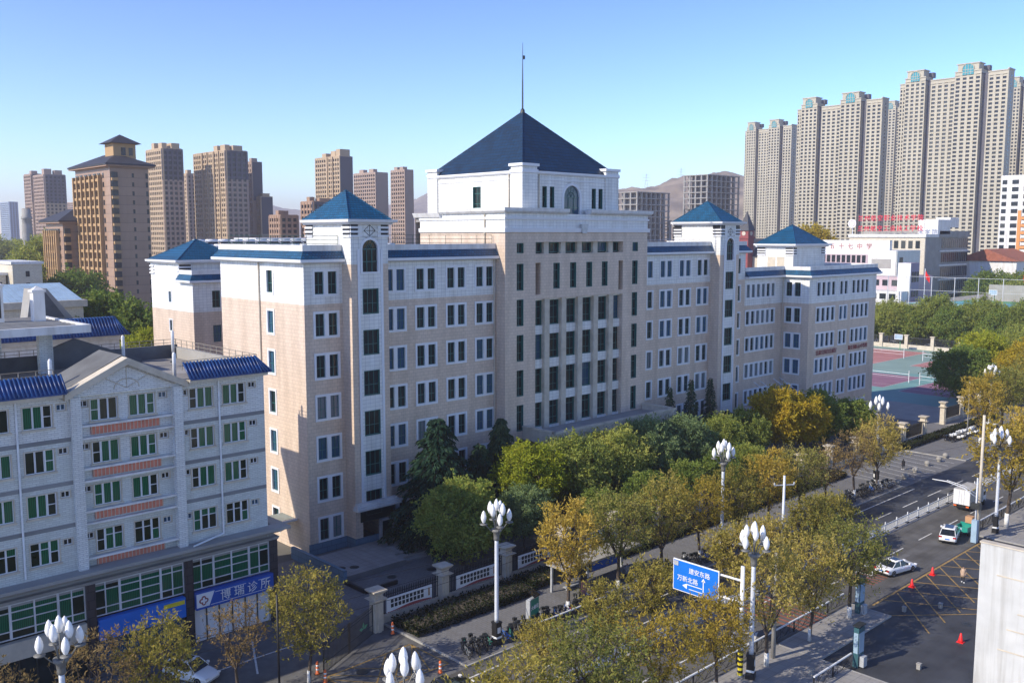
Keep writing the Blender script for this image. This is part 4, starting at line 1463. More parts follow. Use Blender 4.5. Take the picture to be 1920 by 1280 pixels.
# cobalt tile eaves as real ribs
tm = MB().box(-0.5, 0.5, 0, 0, 0, 0)
rib = MB()
sl = [(-0.9, 23.15), (0.35, 24.35)]
for (a, b) in ((LX0, 23.75), (33.5, 40.9)):
    e = MB()
    hipx = 0.9 if b > 40 else 0.0
    e.quad((a, YL - 0.9, 23.1), (b, YL - 0.9, 23.1), (b - hipx, YL + 0.4, 24.35), (a, YL + 0.4, 24.35))
    e.quad((a, YL - 0.9, 23.0), (b, YL - 0.9, 23.0), (b, YL - 0.9, 23.1), (a, YL - 0.9, 23.1))
    e.tri((b, YL - 0.9, 23.1), (b, YL + 0.4, 23.1), (b - hipx, YL + 0.4, 24.35))
    te = part('tile_eave', e, 'roof_cobalt', LB, fix=False)
    n = int((b - a) / 0.3)
    r = MB()
    for i in range(n + 1):
        x = a + (b - a) * i / n
        f = (1 - hipx / (b - a) * ((x - a) / (b - a) if hipx else 0))
        xt = min(x, b - hipx) if hipx else x
        r.tube([(x, YL - 0.92, 23.12), (xt, YL + 0.4, 24.4)], 0.085, 6)
    rr = link('tile_rib', r.mesh('tile_rib', 'roof_cobalt', True), te)
    rr['kind'] = 'stuff'
    part('eave_soffit', MB().box(a, b - 0.25, YL - 0.75, YL + 0.1, 22.75, 22.99), 'cream_stone', LB)
# downpipes, AC units
for x in (20.35, 36.3, 6.5):
    o = part('downpipe', MB().tube([(x, YL - 0.12, 23), (x, YL - 0.12, 9.2)], 0.08, 6), 'white_metal', LB)
part('downpipe', MB().tube([(36.3, YL - 0.14, 9.25), (33.2, YL - 0.9, 8.95)], 0.08, 6), 'white_metal', LB)
# shop storeys
cr_ = MB()
sweep(cr_, [(LX0, YL), (41.2, YL), (41.2, 79)], [(-0.2, 8.3), (0.5, 8.3), (0.7, 8.5), (1.1, 8.6), (1.1, 8.85), (-0.2, 8.95)])
sweep(cr_, [(LX0, YL), (41.2, YL), (41.2, 79)], [(-0.2, 7.6), (0.25, 7.6), (0.35, 7.85), (-0.2, 7.9)])
part('shop_cornice', cr_, 'concrete', LB)
sf = MB()
wall(sf, 'y', YL + 0.1, LX0, 41.2, 7.2, 8.4)
wall(sf, 'x', 41.2, YL + 0.1, 80, 0, 8.4, out=1)
part('shop_frieze', sf, 'concrete', LB)
piers = [0.6, 8.7, 16.8, 24.95, 33.0, 41.0]
for x in piers:
    part('granite_pier', MB().box(x - 0.36, x + 0.36, YL - 0.25, YL + 0.4, 0, 7.6), 'dark_granite', LB)
for a, b in zip(piers[:-1], piers[1:]):
    a, b = a + 0.36, b - 0.36
    w = b - a
    pnb = MB()
    us_ = (0, 0.115, 0.27, 0.5, 0.73, 0.865, 1)
    for u0_, u1_ in zip(us_[:-1], us_[1:]):
        for z0_, z1_ in ((4.75, 5.4), (5.4, 6.85), (6.85, 7.5)):
            pnb.box(a + w * u0_ + 0.005, a + w * u1_ - 0.005, YL + 0.12, YL + 0.16, z0_ + 0.005, z1_ - 0.005)
    win = part('shop_window', pnb, 'glass_green', LB)
    fr = MB()
    for u, t in ((0, 0.08), (0.115, 0.04), (0.27, 0.09), (0.5, 0.06), (0.73, 0.09), (0.865, 0.04), (1, 0.08)):
        fr.box(a + w * u - t, a + w * u + t, YL + 0.0, YL + 0.1, 4.75, 7.5)
    for i, z in enumerate((4.8, 5.4, 6.85, 7.45)):
        fr.box(a, b, YL + 0.015, YL + 0.09, z - 0.04, z + 0.04)
    fr.box(a + w * 0.27, a + w * 0.73, YL + 0.015, YL + 0.09, 6.15, 6.22)
    link('window_frame', fr.mesh('window_frame', 'white_paint'), win).location = (0, 0, 0)
    gd = part('shop_door', MB().box(a, b, YL + 0.2, YL + 0.25, 0.05, 3.1), 'glass_dark' if b < 33 else 'sign_white', LB)
    fd = MB()
    for u in (0, 0.17, 0.33, 0.5, 0.67, 0.83, 1):
        fd.box(a + w * u - 0.05, a + w * u + 0.05, YL + 0.12, YL + 0.19, 0.05, 3.1)
    link('door_frame', fd.mesh('door_frame', 'dark_metal'), gd)
# shop signs
cs = thing('clinic_sign', 'blue shop sign with red cross emblem and four white characters', 'sign', (37, YL, 3.2), absolute=True)
part('sign_board', MB().box(33.4, 40.7, YL - 0.55, YL + 0.1, 3.15, 4.65), 'shop_blue', cs)
part('white_field', MB().prism([(33.42, 3.35), (34.55, 3.35), (35.05, 4.55), (33.42, 4.55)], 'y', YL - 0.575, YL - 0.551), 'sign_white', cs)
em = MB()
for k in range(4):
    a = k * pi / 2
    em.lathe((0, 0, 0), [(0.2, -0.02), (0.2, 0.02)], 10)
em = MB()
for dx, dz in ((0.22, 0), (-0.22, 0), (0, 0.22), (0, -0.22)):
    n = 12
    em.prism([(34.05 + dx + 0.2 * cos(2 * pi * k / n), 3.9 + dz + 0.2 * sin(2 * pi * k / n)) for k in range(n)], 'y', YL - 0.60 - 0.004 * (dx + 2 * dz), YL - 0.577)
part('cross_outline', em, 'dull_red', cs)
part('white_cross', MB().box(33.96, 34.14, YL - 0.63, YL - 0.605, 3.62, 4.18).box(33.77, 34.33, YL - 0.632, YL - 0.607, 3.81, 3.99), 'sign_white', cs)
for i, ch in enumerate('博瑞诊所'):
    text('sign_character', ch, 1.0, 'sign_white', cs, (36.05 + i * 1.27, YL - 0.62, 3.9), depth=0.015)
part('sign_line', MB().box(35.1, 38.0, YL - 0.575, YL - 0.551, 4.38, 4.42).box(34.7, 40.5, YL - 0.575, YL - 0.551, 3.36, 3.40).box(39.2, 40.4, YL - 0.575, YL - 0.551, 4.36, 4.40), 'sign_white', cs)
s2 = thing('shop_sign', 'blue shop sign with yellow strip behind the left trees', 'sign', (29, YL, 3), absolute=True)
part('sign_board', MB().box(25.4, 32.5, YL - 0.5, YL + 0.1, 2.9, 4.6), 'sign_blue', s2)
part('yellow_strip', MB().box(30.6, 32.4, YL - 0.53, YL - 0.501, 4.05, 4.4), 'sign_yellow', s2)
tag(link('left_shop_sign', MB().box(17.2, 24.5, YL - 0.4, YL + 0.1, 3.2, 4.6).mesh('s', 'cream_stone')), 'tan shop fascia board behind the leftmost lamp', 'sign')
# roof deck, rear parapet, vents, pergola
part('roof_deck', MB().box(LX0 + 0.2, LX1 - 0.2, YL + 0.5, 92.8, 22.2, 22.6), 'roof_deck', LB)
part('rear_parapet', MB().box(LX0, LX1, 92.6, 93.0, 22.6, 23.9), 'roof_felt', LB)
part('side_parapet', MB().box(LX1 - 0.35, LX1 + 0.05, YL + 0.6, 92.6, 22.6, 23.7), 'concrete', LB)
railing(LB, [(LX0, 92.8), (LX1 - 0.1, 92.8)], 23.9, 0.55, 'rail_metal', 1.2, (1.0, 0.4), 0.035)
railing(LB, [(LX1 - 0.15, 92.6), (LX1 - 0.15, YL + 0.9), (33.6, YL + 0.9)], 23.7, 0.75, 'rail_metal', 1.2, (1.0, 0.5), 0.035)
railing(LB, [(LX0, YL + 0.9), (23.4, YL + 0.9)], 24.0, 0.75, 'rail_metal', 1.2, (1.0, 0.5), 0.035)
for (x, y, h) in ((23.7, 77.5, 2.6), (33.2, 76.5, 2.4), (33.5, 88.3, 2.9), (40.0, 92.3, 2.6)):
    part('vent_pipe', MB().lathe((x, y, 22.6), [(0.16, 0), (0.16, h), (0.1, h + 0.15), (0.02, h + 0.2)], 8), 'white_metal', LB, True)
for (x, y) in ((27.0, 84.0), (37.2, 86.0), (31, 80.5)):
    part('roof_vent', MB().lathe((x, y, 22.6), [(0.08, 0), (0.08, 0.4), (0.25, 0.45), (0.25, 0.55)], 8), 'dark_metal', LB)
bh = MB().prism([(27.5, 22.6), (36.5, 22.6), (36.5, 22.9), (30.5, 25.3), (27.5, 24.2)], 'y', 91.6, 92.5)
part('rear_gable', bh, 'roof_felt', LB)
pg = MB().box(14, 29.6, 86.4, 100, 26.5, 26.7).box(13.6, 29.9, 86.0, 86.4, 26.4, 27.1).box(29.5, 29.9, 86.4, 100, 26.4, 27.1)
part('pergola_slab', pg, 'white_paint', LB)
bm_ = MB()
for i in range(10):
    bm_.box(14, 29.4, 87.2 + i * 1.25, 87.6 + i * 1.25, 26.72, 27.0)
part('pergola_beam', bm_, 'concrete', LB, kind='stuff')
for (x, y) in ((26.6, 89.6), (24.6, 96.5), (18, 89.6), (27.4, 90.9)):
    part('pergola_column', MB().box(x, x + 0.75, y, y + 0.75, 22.6, 26.45), 'white_brick', LB)
for (x, y, z1) in ((27.5, 93.6, 29.7), (24.2, 94.5, 30.3)):
    part('chimney', MB().box(x, x + 1.0, y, y + 1.0, 27.0, z1), 'white_paint', LB)
    part('chimney_cap', MB().box(x - 0.12, x + 1.12, y - 0.12, y + 1.12, z1, z1 + 0.2).frustum(x + 0.5, y + 0.5, z1 + 0.2, z1 + 0.55, 0.5, 0.5, 0.05, 0.05), 'white_paint', LB)
part('chimney_grille', MB().box(24.5, 24.95, 94.44, 94.5, 27.4, 29.9), 'black_iron', LB)

# second block behind it with the same blue eaves
B2 = thing('rear_flats', 'low white block with cobalt tiled eave behind the clinic roof', 'building', (38, 130, 0), absolute=True)
part('wall', MB().box(10, 47.2, 125.6, 140, 0, 21.6), 'white_paint', B2)
e = MB()
e.quad((10, 124.7, 22.0), (48.3, 124.7, 22.0), (47.0, 126.6, 24.2), (10, 126.6, 24.2)).quad((10, 124.7, 21.9), (48.3, 124.7, 21.9), (48.3, 124.7, 22.0), (10, 124.7, 22.0)).tri((48.3, 124.7, 22), (48.3, 126.6, 22), (47, 126.6, 24.2))
e.quad((10, 126.6, 24.2), (47, 126.6, 24.2), (47, 127.6, 24.2), (10, 127.6, 24.2))
te = part('tile_eave', e, 'roof_cobalt', B2, fix=False)
r = MB()
for i in range(96):
    x = 10 + i * 0.4
    r.tube([(x, 124.68, 22.03), (min(x, 47.0), 126.6, 24.25)], 0.11, 5)
rr = link('tile_rib', r.mesh('tile_rib', 'roof_cobalt', True), te)
rr['kind'] = 'stuff'
part('eave_soffit', MB().box(10, 47.6, 124.9, 125.7, 21.3, 21.89), 'cream_stone', B2)
part('roof_deck', MB().box(10, 46.8, 127.6, 140, 23.0, 23.3), 'roof_felt', B2)
part('stair_roof', MB().prism([(37.5, 23.3), (43.8, 23.3), (40.2, 28.0), (38.3, 28.0)], 'y', 131, 134), 'concrete', B2)
part('stair_slope', MB().prism([(39.5, 24.2), (42.2, 24.2), (40.0, 27.5), (39.0, 27.5)], 'y', 130.9, 131.0), 'roof_felt', B2)
B3 = thing('workshop_building', 'beige hall with pale blue steel roof left of the brown tower', 'building', (45, 180, 0), absolute=True)
part('wall', MB().box(20, 60, 176, 200, 0, 22.2), 'cream_tile', B3)
part('roof_edge', MB().box(19.5, 60.6, 175.4, 200.6, 22.2, 23.4), 'cream_stone', B3)
st = MB()
for i in range(34):
    x = 20 + i * 1.18
    st.prism([(176.2, 23.4), (188, 26.0), (199, 23.4)], 'x', x, x + 1.1)
rs_ = part('steel_roof', st, 'roof_steel', B3, kind='stuff')

# ------------------------------------------------------------------ distant blocks
def far_tower(name, label, X0, Y0, W, D, top, wallm, frontm=None, fh=3.0, colx=3.6, coly=3.6, dark_top=0.0, group='tower blocks on the skyline', pents=(), win=0.6, base=-1.0, bays=(), pier=None, cat='tower', gl='glass_far', wfront=None):
    """tower: glazed core behind a grid of piers and floor bands on its two visible faces"""
    t = thing(name, label, cat, (X0 + W / 2, Y0 + D / 2, 0), group=group, absolute=True)
    part('glazing', MB().box(X0 + 0.5, X0 + W - 0.3, Y0 + 0.5, Y0 + D - 0.3, base, top - 0.5), gl, t)
    zt = top - (top * dark_top)
    frontm = frontm or wallm
    side, front, dk = MB(), MB(), MB()
    nf = int((top - 2) / fh)
    def band(mb, dkb, fn):
        for i in range(nf + 1):
            z = top - 1.4 - i * fh
            if z < base:
                break
            tgt = dkb if (z > zt and dkb is not None) else mb
            fn(tgt, z, z + fh * (1 - win))
    # left (-x) face
    band(side, None, lambda m, a, b: m.box(X0, X0 + 0.55, Y0, Y0 + D, a, b))
    n = max(2, int(round(D / coly)))
    for i in range(n + 1):
        y = Y0 + D * i / n
        w = (pier or coly * 0.17)
        side.box(X0 - 0.15, X0 + 0.52, y - w, y + w, base, top)
    # front (-y) face
    if wfront == 'blank':
        front.box(X0 - 0.02, X0 + W, Y0 - 0.1, Y0 + 0.5, base, zt)
        dk.box(X0 - 0.02, X0 + W, Y0 - 0.1, Y0 + 0.5, zt, top) if dark_top else front.box(X0 - 0.02, X0 + W, Y0 - 0.1, Y0 + 0.5, zt, top)
    else:
        band(front, dk if dark_top else None, lambda m, a, b: m.box(X0 + 0.01, X0 + W, Y0, Y0 + 0.55, a, b))
        n = max(2, int(round(W / colx)))
        for i in range(n + 1):
            x = X0 + W * i / n
            w = (pier or colx * 0.19)
            if dark_top:
                front.box(x - w, x + w, Y0 - 0.15, Y0 + 0.52, base, zt)
                dk.box(x - w, x + w, Y0 - 0.15, Y0 + 0.52, zt, top)
            else:
                front.box(x - w, x + w, Y0 - 0.15, Y0 + 0.52, base, top)
    # hidden faces closed
    side.box(X0 + 0.3, X0 + W, Y0 + D - 0.3, Y0 + D, base, top)
    front.box(X0 + W - 0.3, X0 + W, Y0 + 0.3, Y0 + D, base, top)
    side.box(X0 + 0.01, X0 + W, Y0 + 0.01, Y0 + D, top - 0.9, top + 0.4)
    part('side_wall', side, wallm, t)
    part('front_wall', front, frontm, t)
    if dark_top:
        part('dark_cladding', dk, 'tower_dark', t)
    for (ox, oy, w, d, h) in pents:
        part('roof_hut', MB().box(X0 + ox, X0 + ox + w, Y0 + oy, Y0 + oy + d, top + 0.4, top + h), wallm, t)
    for (a, b, dx, dz) in bays:
        bm_ = MB().box(X0 - dx, X0 + 0.1, Y0 + D * a, Y0 + D * a + 0.8, base, top + dz)
        bm_.box(X0 - dx, X0 + 0.1, Y0 + D * b - 0.8, Y0 + D * b, base, top + dz)
        part('bay_rib', bm_, wallm, t)
    return t


far_tower('apartment_tower', 'tan tower with dark grey upper storeys beside the brown tower', 239, 555, 12, 24, 86, 'tower_tan', 'tower_pink', dark_top=0.22, colx=3, coly=2.6, pents=((1, 3, 3, 5, 3.5), (1, 14, 4, 4, 4), (6, 1, 5, 8, 3.5)))
far_tower('apartment_tower', 'widest tan tower of the left group with dark crown', 267.3, 531, 13.5, 43.6, 85, 'tower_tan', 'tower_pink', dark_top=0.2, colx=3.4, coly=2.6, pents=((1, 3, 3, 6, 3.6), (2, 15, 4, 5, 3.8), (5, 0.5, 6, 8, 3.2)), bays=((0.2, 0.36, 0.8, 0), (0.55, 0.72, 0.8, 0)))
far_tower('apartment_tower', 'lower stepped tan tower joined left of the widest one', 285, 588, 9, 20, 80, 'tower_tan', 'tower_pink', dark_top=0.2, coly=2.6, pents=((1, 8, 3, 4, 3),))
far_tower('apartment_tower', 'slim dark topped tower just right of the widest one', 297, 556, 7.5, 5, 81, 'tower_pink', 'tower_pink', dark_top=0.3, pents=((0.5, 0.5, 4, 3, 2.5),), wfront='blank')
far_tower('apartment_tower', 'hazy stepped tan tower left of the widest one', 311, 680, 6, 17, 80, 'tower_tan', 'tower_pink', coly=2.6, pents=((1, 2, 3, 4, 3),))
far_tower('apartment_tower', 'short tan tower with purple grey block face', 299.8, 551, 8.8, 4.5, 59, 'tower_tan', 'tower_pink', dark_top=0.4, wfront='blank', pents=((2, 0.5, 5, 3, 2.3),))
far_tower('apartment_tower', 'low dark topped block left of the left blue pyramid', 263, 428, 14, 12, 52, 'tower_brown', 'tower_brown', dark_top=0.2, colx=3, coly=2.8, pents=((1, 5, 3, 3, 2.6), (5, 2, 7, 4, 2)))
far_tower('apartment_tower', 'lowest dark block beside the short tan tower', 252, 442, 10, 12, 45, 'tower_brown', 'tower_brown', colx=3, coly=2.6, pents=((1, 4, 3, 3, 2.6), (5, 6, 3, 3, 2.6)))
far_tower('apartment_tower', 'golden tower with dark slab side above the left pyramid', 361, 553, 10.8, 30.4, 88, 'tower_tan', 'tower_pink', dark_top=0.3, coly=2.8, wfront='blank', pents=((1, 18, 4, 5, 3), (1, 6, 4, 6, 4), (1, 0.5, 8, 5, 5)), bays=((0.25, 0.5, 0.8, 0),))
far_tower('apartment_tower', 'pink tan tower in the middle of the trio', 449, 636, 12.7, 30.4, 85, 'tower_pink', 'tower_pink', coly=3, pents=((1, 4, 4, 6, 3), (1, 18, 4, 6, 3)), wfront='blank')
far_tower('apartment_tower', 'pink tower right of the trio beside the white parapet', 429.5, 571, 8.5, 16.7, 83, 'tower_pink', 'tower_pink', coly=3, pents=((1, 3, 4, 4, 2.5), (1, 10, 3, 4, 2.5)), wfront='blank')
far_tower('apartment_tower', 'pale twin tower at the far left behind the chimney', 268, 863, 16.5, 30, 86, 'tower_pink', 'tower_tan', dark_top=0.28, colx=3.6, pents=((1, 4, 6, 6, 5), (9, 2, 6, 6, 4)))
far_tower('apartment_tower', 'narrow pale tower joined left of the pale twin', 268, 897, 8, 22, 88, 'tower_pink', 'tower_pink', dark_top=0.28, pents=((1, 4, 5, 5, 3),))
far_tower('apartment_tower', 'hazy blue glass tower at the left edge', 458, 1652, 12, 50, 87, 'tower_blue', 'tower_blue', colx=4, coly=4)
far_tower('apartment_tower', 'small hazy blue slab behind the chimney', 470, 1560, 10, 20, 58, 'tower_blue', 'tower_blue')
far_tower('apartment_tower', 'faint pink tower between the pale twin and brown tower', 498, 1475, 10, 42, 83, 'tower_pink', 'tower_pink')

# near brown tower with hipped roof and lookout
def brown_block(X0, Y0, W, D, top, label):
    t = thing('brown_apartment_tower', label, 'tower', (X0, Y0, 0), group='brown towers with hipped roofs', absolute=True)
    part('wall', MB().box(X0, X0 + W, Y0, Y0 + D, -1, top), 'brown_tower', t)
    fh = 3.0
    nf = int((top - 4) / fh)
    strips = [D * f for f in (0.30, 0.42, 0.56, 0.68, 0.82, 0.94)]
    rb = MB()
    for y in [D * f for f in (0.24, 0.36, 0.49, 0.62, 0.75, 0.88, 0.99)]:
        rb.box(X0 - 1.3, X0 + 0.05, Y0 + y - 0.35, Y0 + y + 0.35, -1, top - 3.5)
    part('balcony_rib', rb, 'tower_gold', t)
    wn_, sp_ = MB(), MB()
    for i in range(nf):
        z = top - 4.6 - i * fh
        for y in strips:
            wn_.box(X0 - 0.25, X0 + 0.1, Y0 + y - 1.2, Y0 + y + 1.2, z, z + 1.7)
            sp_.box(X0 - 0.9, X0 + 0.05, Y0 + y - 1.25, Y0 + y + 1.25, z - 1.0, z - 0.1)
        wn_.box(X0 - 0.06, X0 + 0.1, Y0 + D * 0.17, Y0 + D * 0.17 + 1.2, z, z + 1.7)
        wn_.box(X0 + W * 0.56, X0 + W * 0.56 + 0.7, Y0 - 0.05, Y0 + 0.1, z + 0.2, z + 1.6)
        wn_.box(X0 + W * 0.92, X0 + W * 0.92 + 0.8, Y0 - 0.05, Y0 + 0.1, z, z + 1.7)
        wn_.box(X0 + 0.3, X0 + 2.2, Y0 - 0.9, Y0 + 0.1, z, z + 1.8)
        sp_.box(X0 + 0.25, X0 + 2.3, Y0 - 1.0, Y0 + 0.05, z - 1.0, z - 0.1)
    part('window', wn_, 'glass_far', t, kind='stuff')
    part('balcony_front', sp_, 'tower_gold', t, kind='stuff')
    hp = MB()
    e = 2.0
    a = [(X0 - e, Y0 - e, top), (X0 + W + e, Y0 - e, top), (X0 + W + e, Y0 + D + e, top), (X0 - e, Y0 + D + e, top)]
    r0, r1 = (X0 + W / 2, Y0 + D * 0.35, top + 4.2), (X0 + W / 2, Y0 + D * 0.7, top + 4.2)
    hp.tri(a[0], a[1], r0).quad(a[1], a[2], r1, r0).tri(a[2], a[3], r1).quad(a[3], a[0], r0, r1)
    hp.box(X0 - e, X0 + W + e, Y0 - e, Y0 + D + e, top - 0.5, top - 0.05)
    part('hipped_roof', hp, 'tower_slate', t)
    part('eave_band', MB().box(X0 - 1.7, X0 + W + 1.7, Y0 - 1.7, Y0 + D + 1.7, top - 1.0, top - 0.52), 'tower_brown', t)
    return t


bt = brown_block(120.1, 321.0, 12.9, 32.4, 58.5, 'tall brown apartment tower with dark hipped roof and lookout on top')
cx, cy = 128.5, 333
part('lookout', MB().box(cx - 3.8, cx + 3.8, cy - 3.8, cy + 3.8, 60, 66), 'tower_gold', bt)
part('lookout_window', MB().box(cx - 1.2, cx + 0.3, cy - 3.9, cy - 3.7, 62, 64.6).box(cx + 1.4, cx + 2.8, cy - 3.9, cy - 3.7, 62, 64.6), 'glass_far', bt)
lk = MB()
a = [(cx - 5.4, cy - 5.4, 66), (cx + 5.4, cy - 5.4, 66), (cx + 5.4, cy + 5.4, 66), (cx - 5.4, cy + 5.4, 66)]
for k in range(4):
    lk.tri(a[k], a[(k + 1) % 4], (cx, cy, 69.3))
lk.quad(*a)
part('lookout_roof', lk, 'tower_slate', bt)
brown_block(114.5, 352, 12, 18, 40, 'lower brown apartment tower left of the tall brown one')
ch = MB().lathe((160, 548, 0), [(3.6, 0), (2.6, 40), (2.3, 43), (2.9, 43.4), (2.9, 44.4), (2.3, 45), (2.2, 49)], 14)
tag(link('brick_chimney', ch.mesh('chimney', 'concrete', True)), 'tall round grey chimney stack at the left skyline', 'chimney')

# pale blocks at the left edge and behind
def plain_block(name, label, x0, x1, y0, y1, z, m, rows=0, cols=0, fh=3.2, group='low blocks behind the street', left=True, wm='glass_far', ww=0.7):
    t = thing(name, label, 'building', (x0, y0, 0), group=group, absolute=True)
    part('wall', MB().box(x0, x1, y0, y1, -0.5, z), m, t)
    part('roof_edge', MB().box(x0 - 0.4, x1 + 0.4, y0 - 0.4, y1 + 0.4, z, z + 0.7), 'white_paint', t)
    for i in range(rows):
        zz = z - 1.2 - (i + 1) * fh + 1.0
        for j in range(cols):
            if left:
                y = y0 + (y1 - y0) * (j + 0.5) / cols
                part('window', MB().box(x0 - 0.06, x0 + 0.1, y - ww, y + ww, zz, zz + 1.5), wm, t)
            x = x0 + (x1 - x0) * (j + 0.5) / cols
            part('window', MB().box(x - ww, x + ww, y0 - 0.06, y0 + 0.1, zz, zz + 1.5), wm, t)
    return t


plain_block('pale_flats', 'cream block of flats with tiny windows left of the brown towers', 77, 84.5, 278.4, 300, 27.0, 'cream_tile', 4, 1, left=False, ww=0.5)
plain_block('pale_flats', 'yellowish flats at the left image edge', 66, 76.5, 283, 300, 24, 'cream_tile', 4, 3)
plain_block('pale_flats', 'low grey block below the chimney', 120, 150, 470, 490, 16, 'grey_concrete', 1, 4)
plain_block('pale_flats', 'long low white roofed sheds at the far left', 60, 120, 330, 345, 12, 'white_paint', 1, 6)
# block with solar heaters behind the left wing
sb = plain_block('heater_block', 'cream block with a row of white water tanks on its roof', 88, 140, 186, 205, 30.0, 'cream_tile', 3, 9)
tank, leg_ = MB(), MB()
tkm = MB().tube([(-1.3, 0, 0), (1.3, 0, 0)], 0.42, 10).mesh('water_tank', 'clean_white', True)
pnm = MB().quad((-1.2, -1.8, -1.3), (1.2, -1.8, -1.3), (1.2, -0.2, 0), (-1.2, -0.2, 0)).box(-1.2, -1.1, -0.1, 0.1, -1.3, 0).box(1.1, 1.2, -0.1, 0.1, -1.3, 0).mesh('collector', 'glass_far', fix=False)
for i in range(17):
    o = link('water_tank', tkm, sb, (2.0 + i * 2.95, 2.6, 32.6))
    link('collector', pnm, o)
    o = link('water_tank', tkm, sb, (3.0 + i * 2.95, 8.6, 33.6))
    link('collector', pnm, o)
part('roof_hut', MB().box(92, 104, 190, 195, 30.7, 32.3).box(112, 132, 190, 195, 30.7, 32.3), 'cream_stone', sb)
tag(link('blue_roof_hut', MB().frustum(96, 150, 28, 30, 5, 3, 0.1, 0.1).mesh('h', 'roof_blue')), 'small blue hipped roof behind the middle section railing', 'building')
plain_block('pale_flats', 'pale blue block behind the central railing', 128, 150, 238, 250, 33.4, 'white_paint', 2, 5, wm='roof_steel')

# unfinished concrete frames
def frame_block(label, X0, Y0, W, D, top, fh=4.5, n=7, m=4, base=0.0, truss=False):
    t = thing('unfinished_tower', label, 'unfinished building', (X0, Y0, 0), group='unfinished concrete frames', absolute=True)
    k = int((top - base) / fh)
    for i in range(k + 1):
        z = top - i * fh
        part('floor_slab', MB().box(X0, X0 + W, Y0, Y0 + D, z - 0.7, z), 'concrete', t)
    cmesh = MB()
    for i in range(n + 1):
        for j in range(m + 1):
            x, y = X0 + 0.8 + (W - 1.6) * i / n, Y0 + 0.8 + (D - 1.6) * j / m
            cmesh.box(x - 0.55, x + 0.55, y - 0.55, y + 0.55, base, top - 0.3)
    part('column', cmesh, 'concrete', t, kind='stuff')
    part('core', MB().box(X0 + W * 0.2, X0 + W * 0.8, Y0 + D * 0.4, Y0 + D * 0.9, base, top - 0.4), 'grey_concrete', t)
    if truss:
        tr = MB()
        for i in range(9):
            x = X0 + W * i / 9
            tr.tube([(x, Y0, top), (x, Y0, top + 8)], 0.3, 4).tube([(x, Y0, top + 8), (x + W / 9, Y0, top)], 0.22, 4).tube([(x, Y0, top), (x + W / 9, Y0, top + 8)], 0.22, 4)
        tr.box(X0, X0 + W, Y0 - 0.3, Y0 + 0.3, top + 7.6, top + 8.2)
        part('steel_truss', tr, 'dark_metal', t)
    return t


frame_block('bare concrete frame beside the upper hall, lower of the two', 554, 450, 40, 20, 67, 4.6, 7, 3)
frame_block('bare concrete frame, taller of the two with weeds on top', 636, 445, 46, 24, 83, 4.6, 7, 4)
frame_block('unfinished concrete hall with lattice trusses behind the right pyramid', 585, 430, 58, 20, 46, 4.6, 9, 3, truss=True)

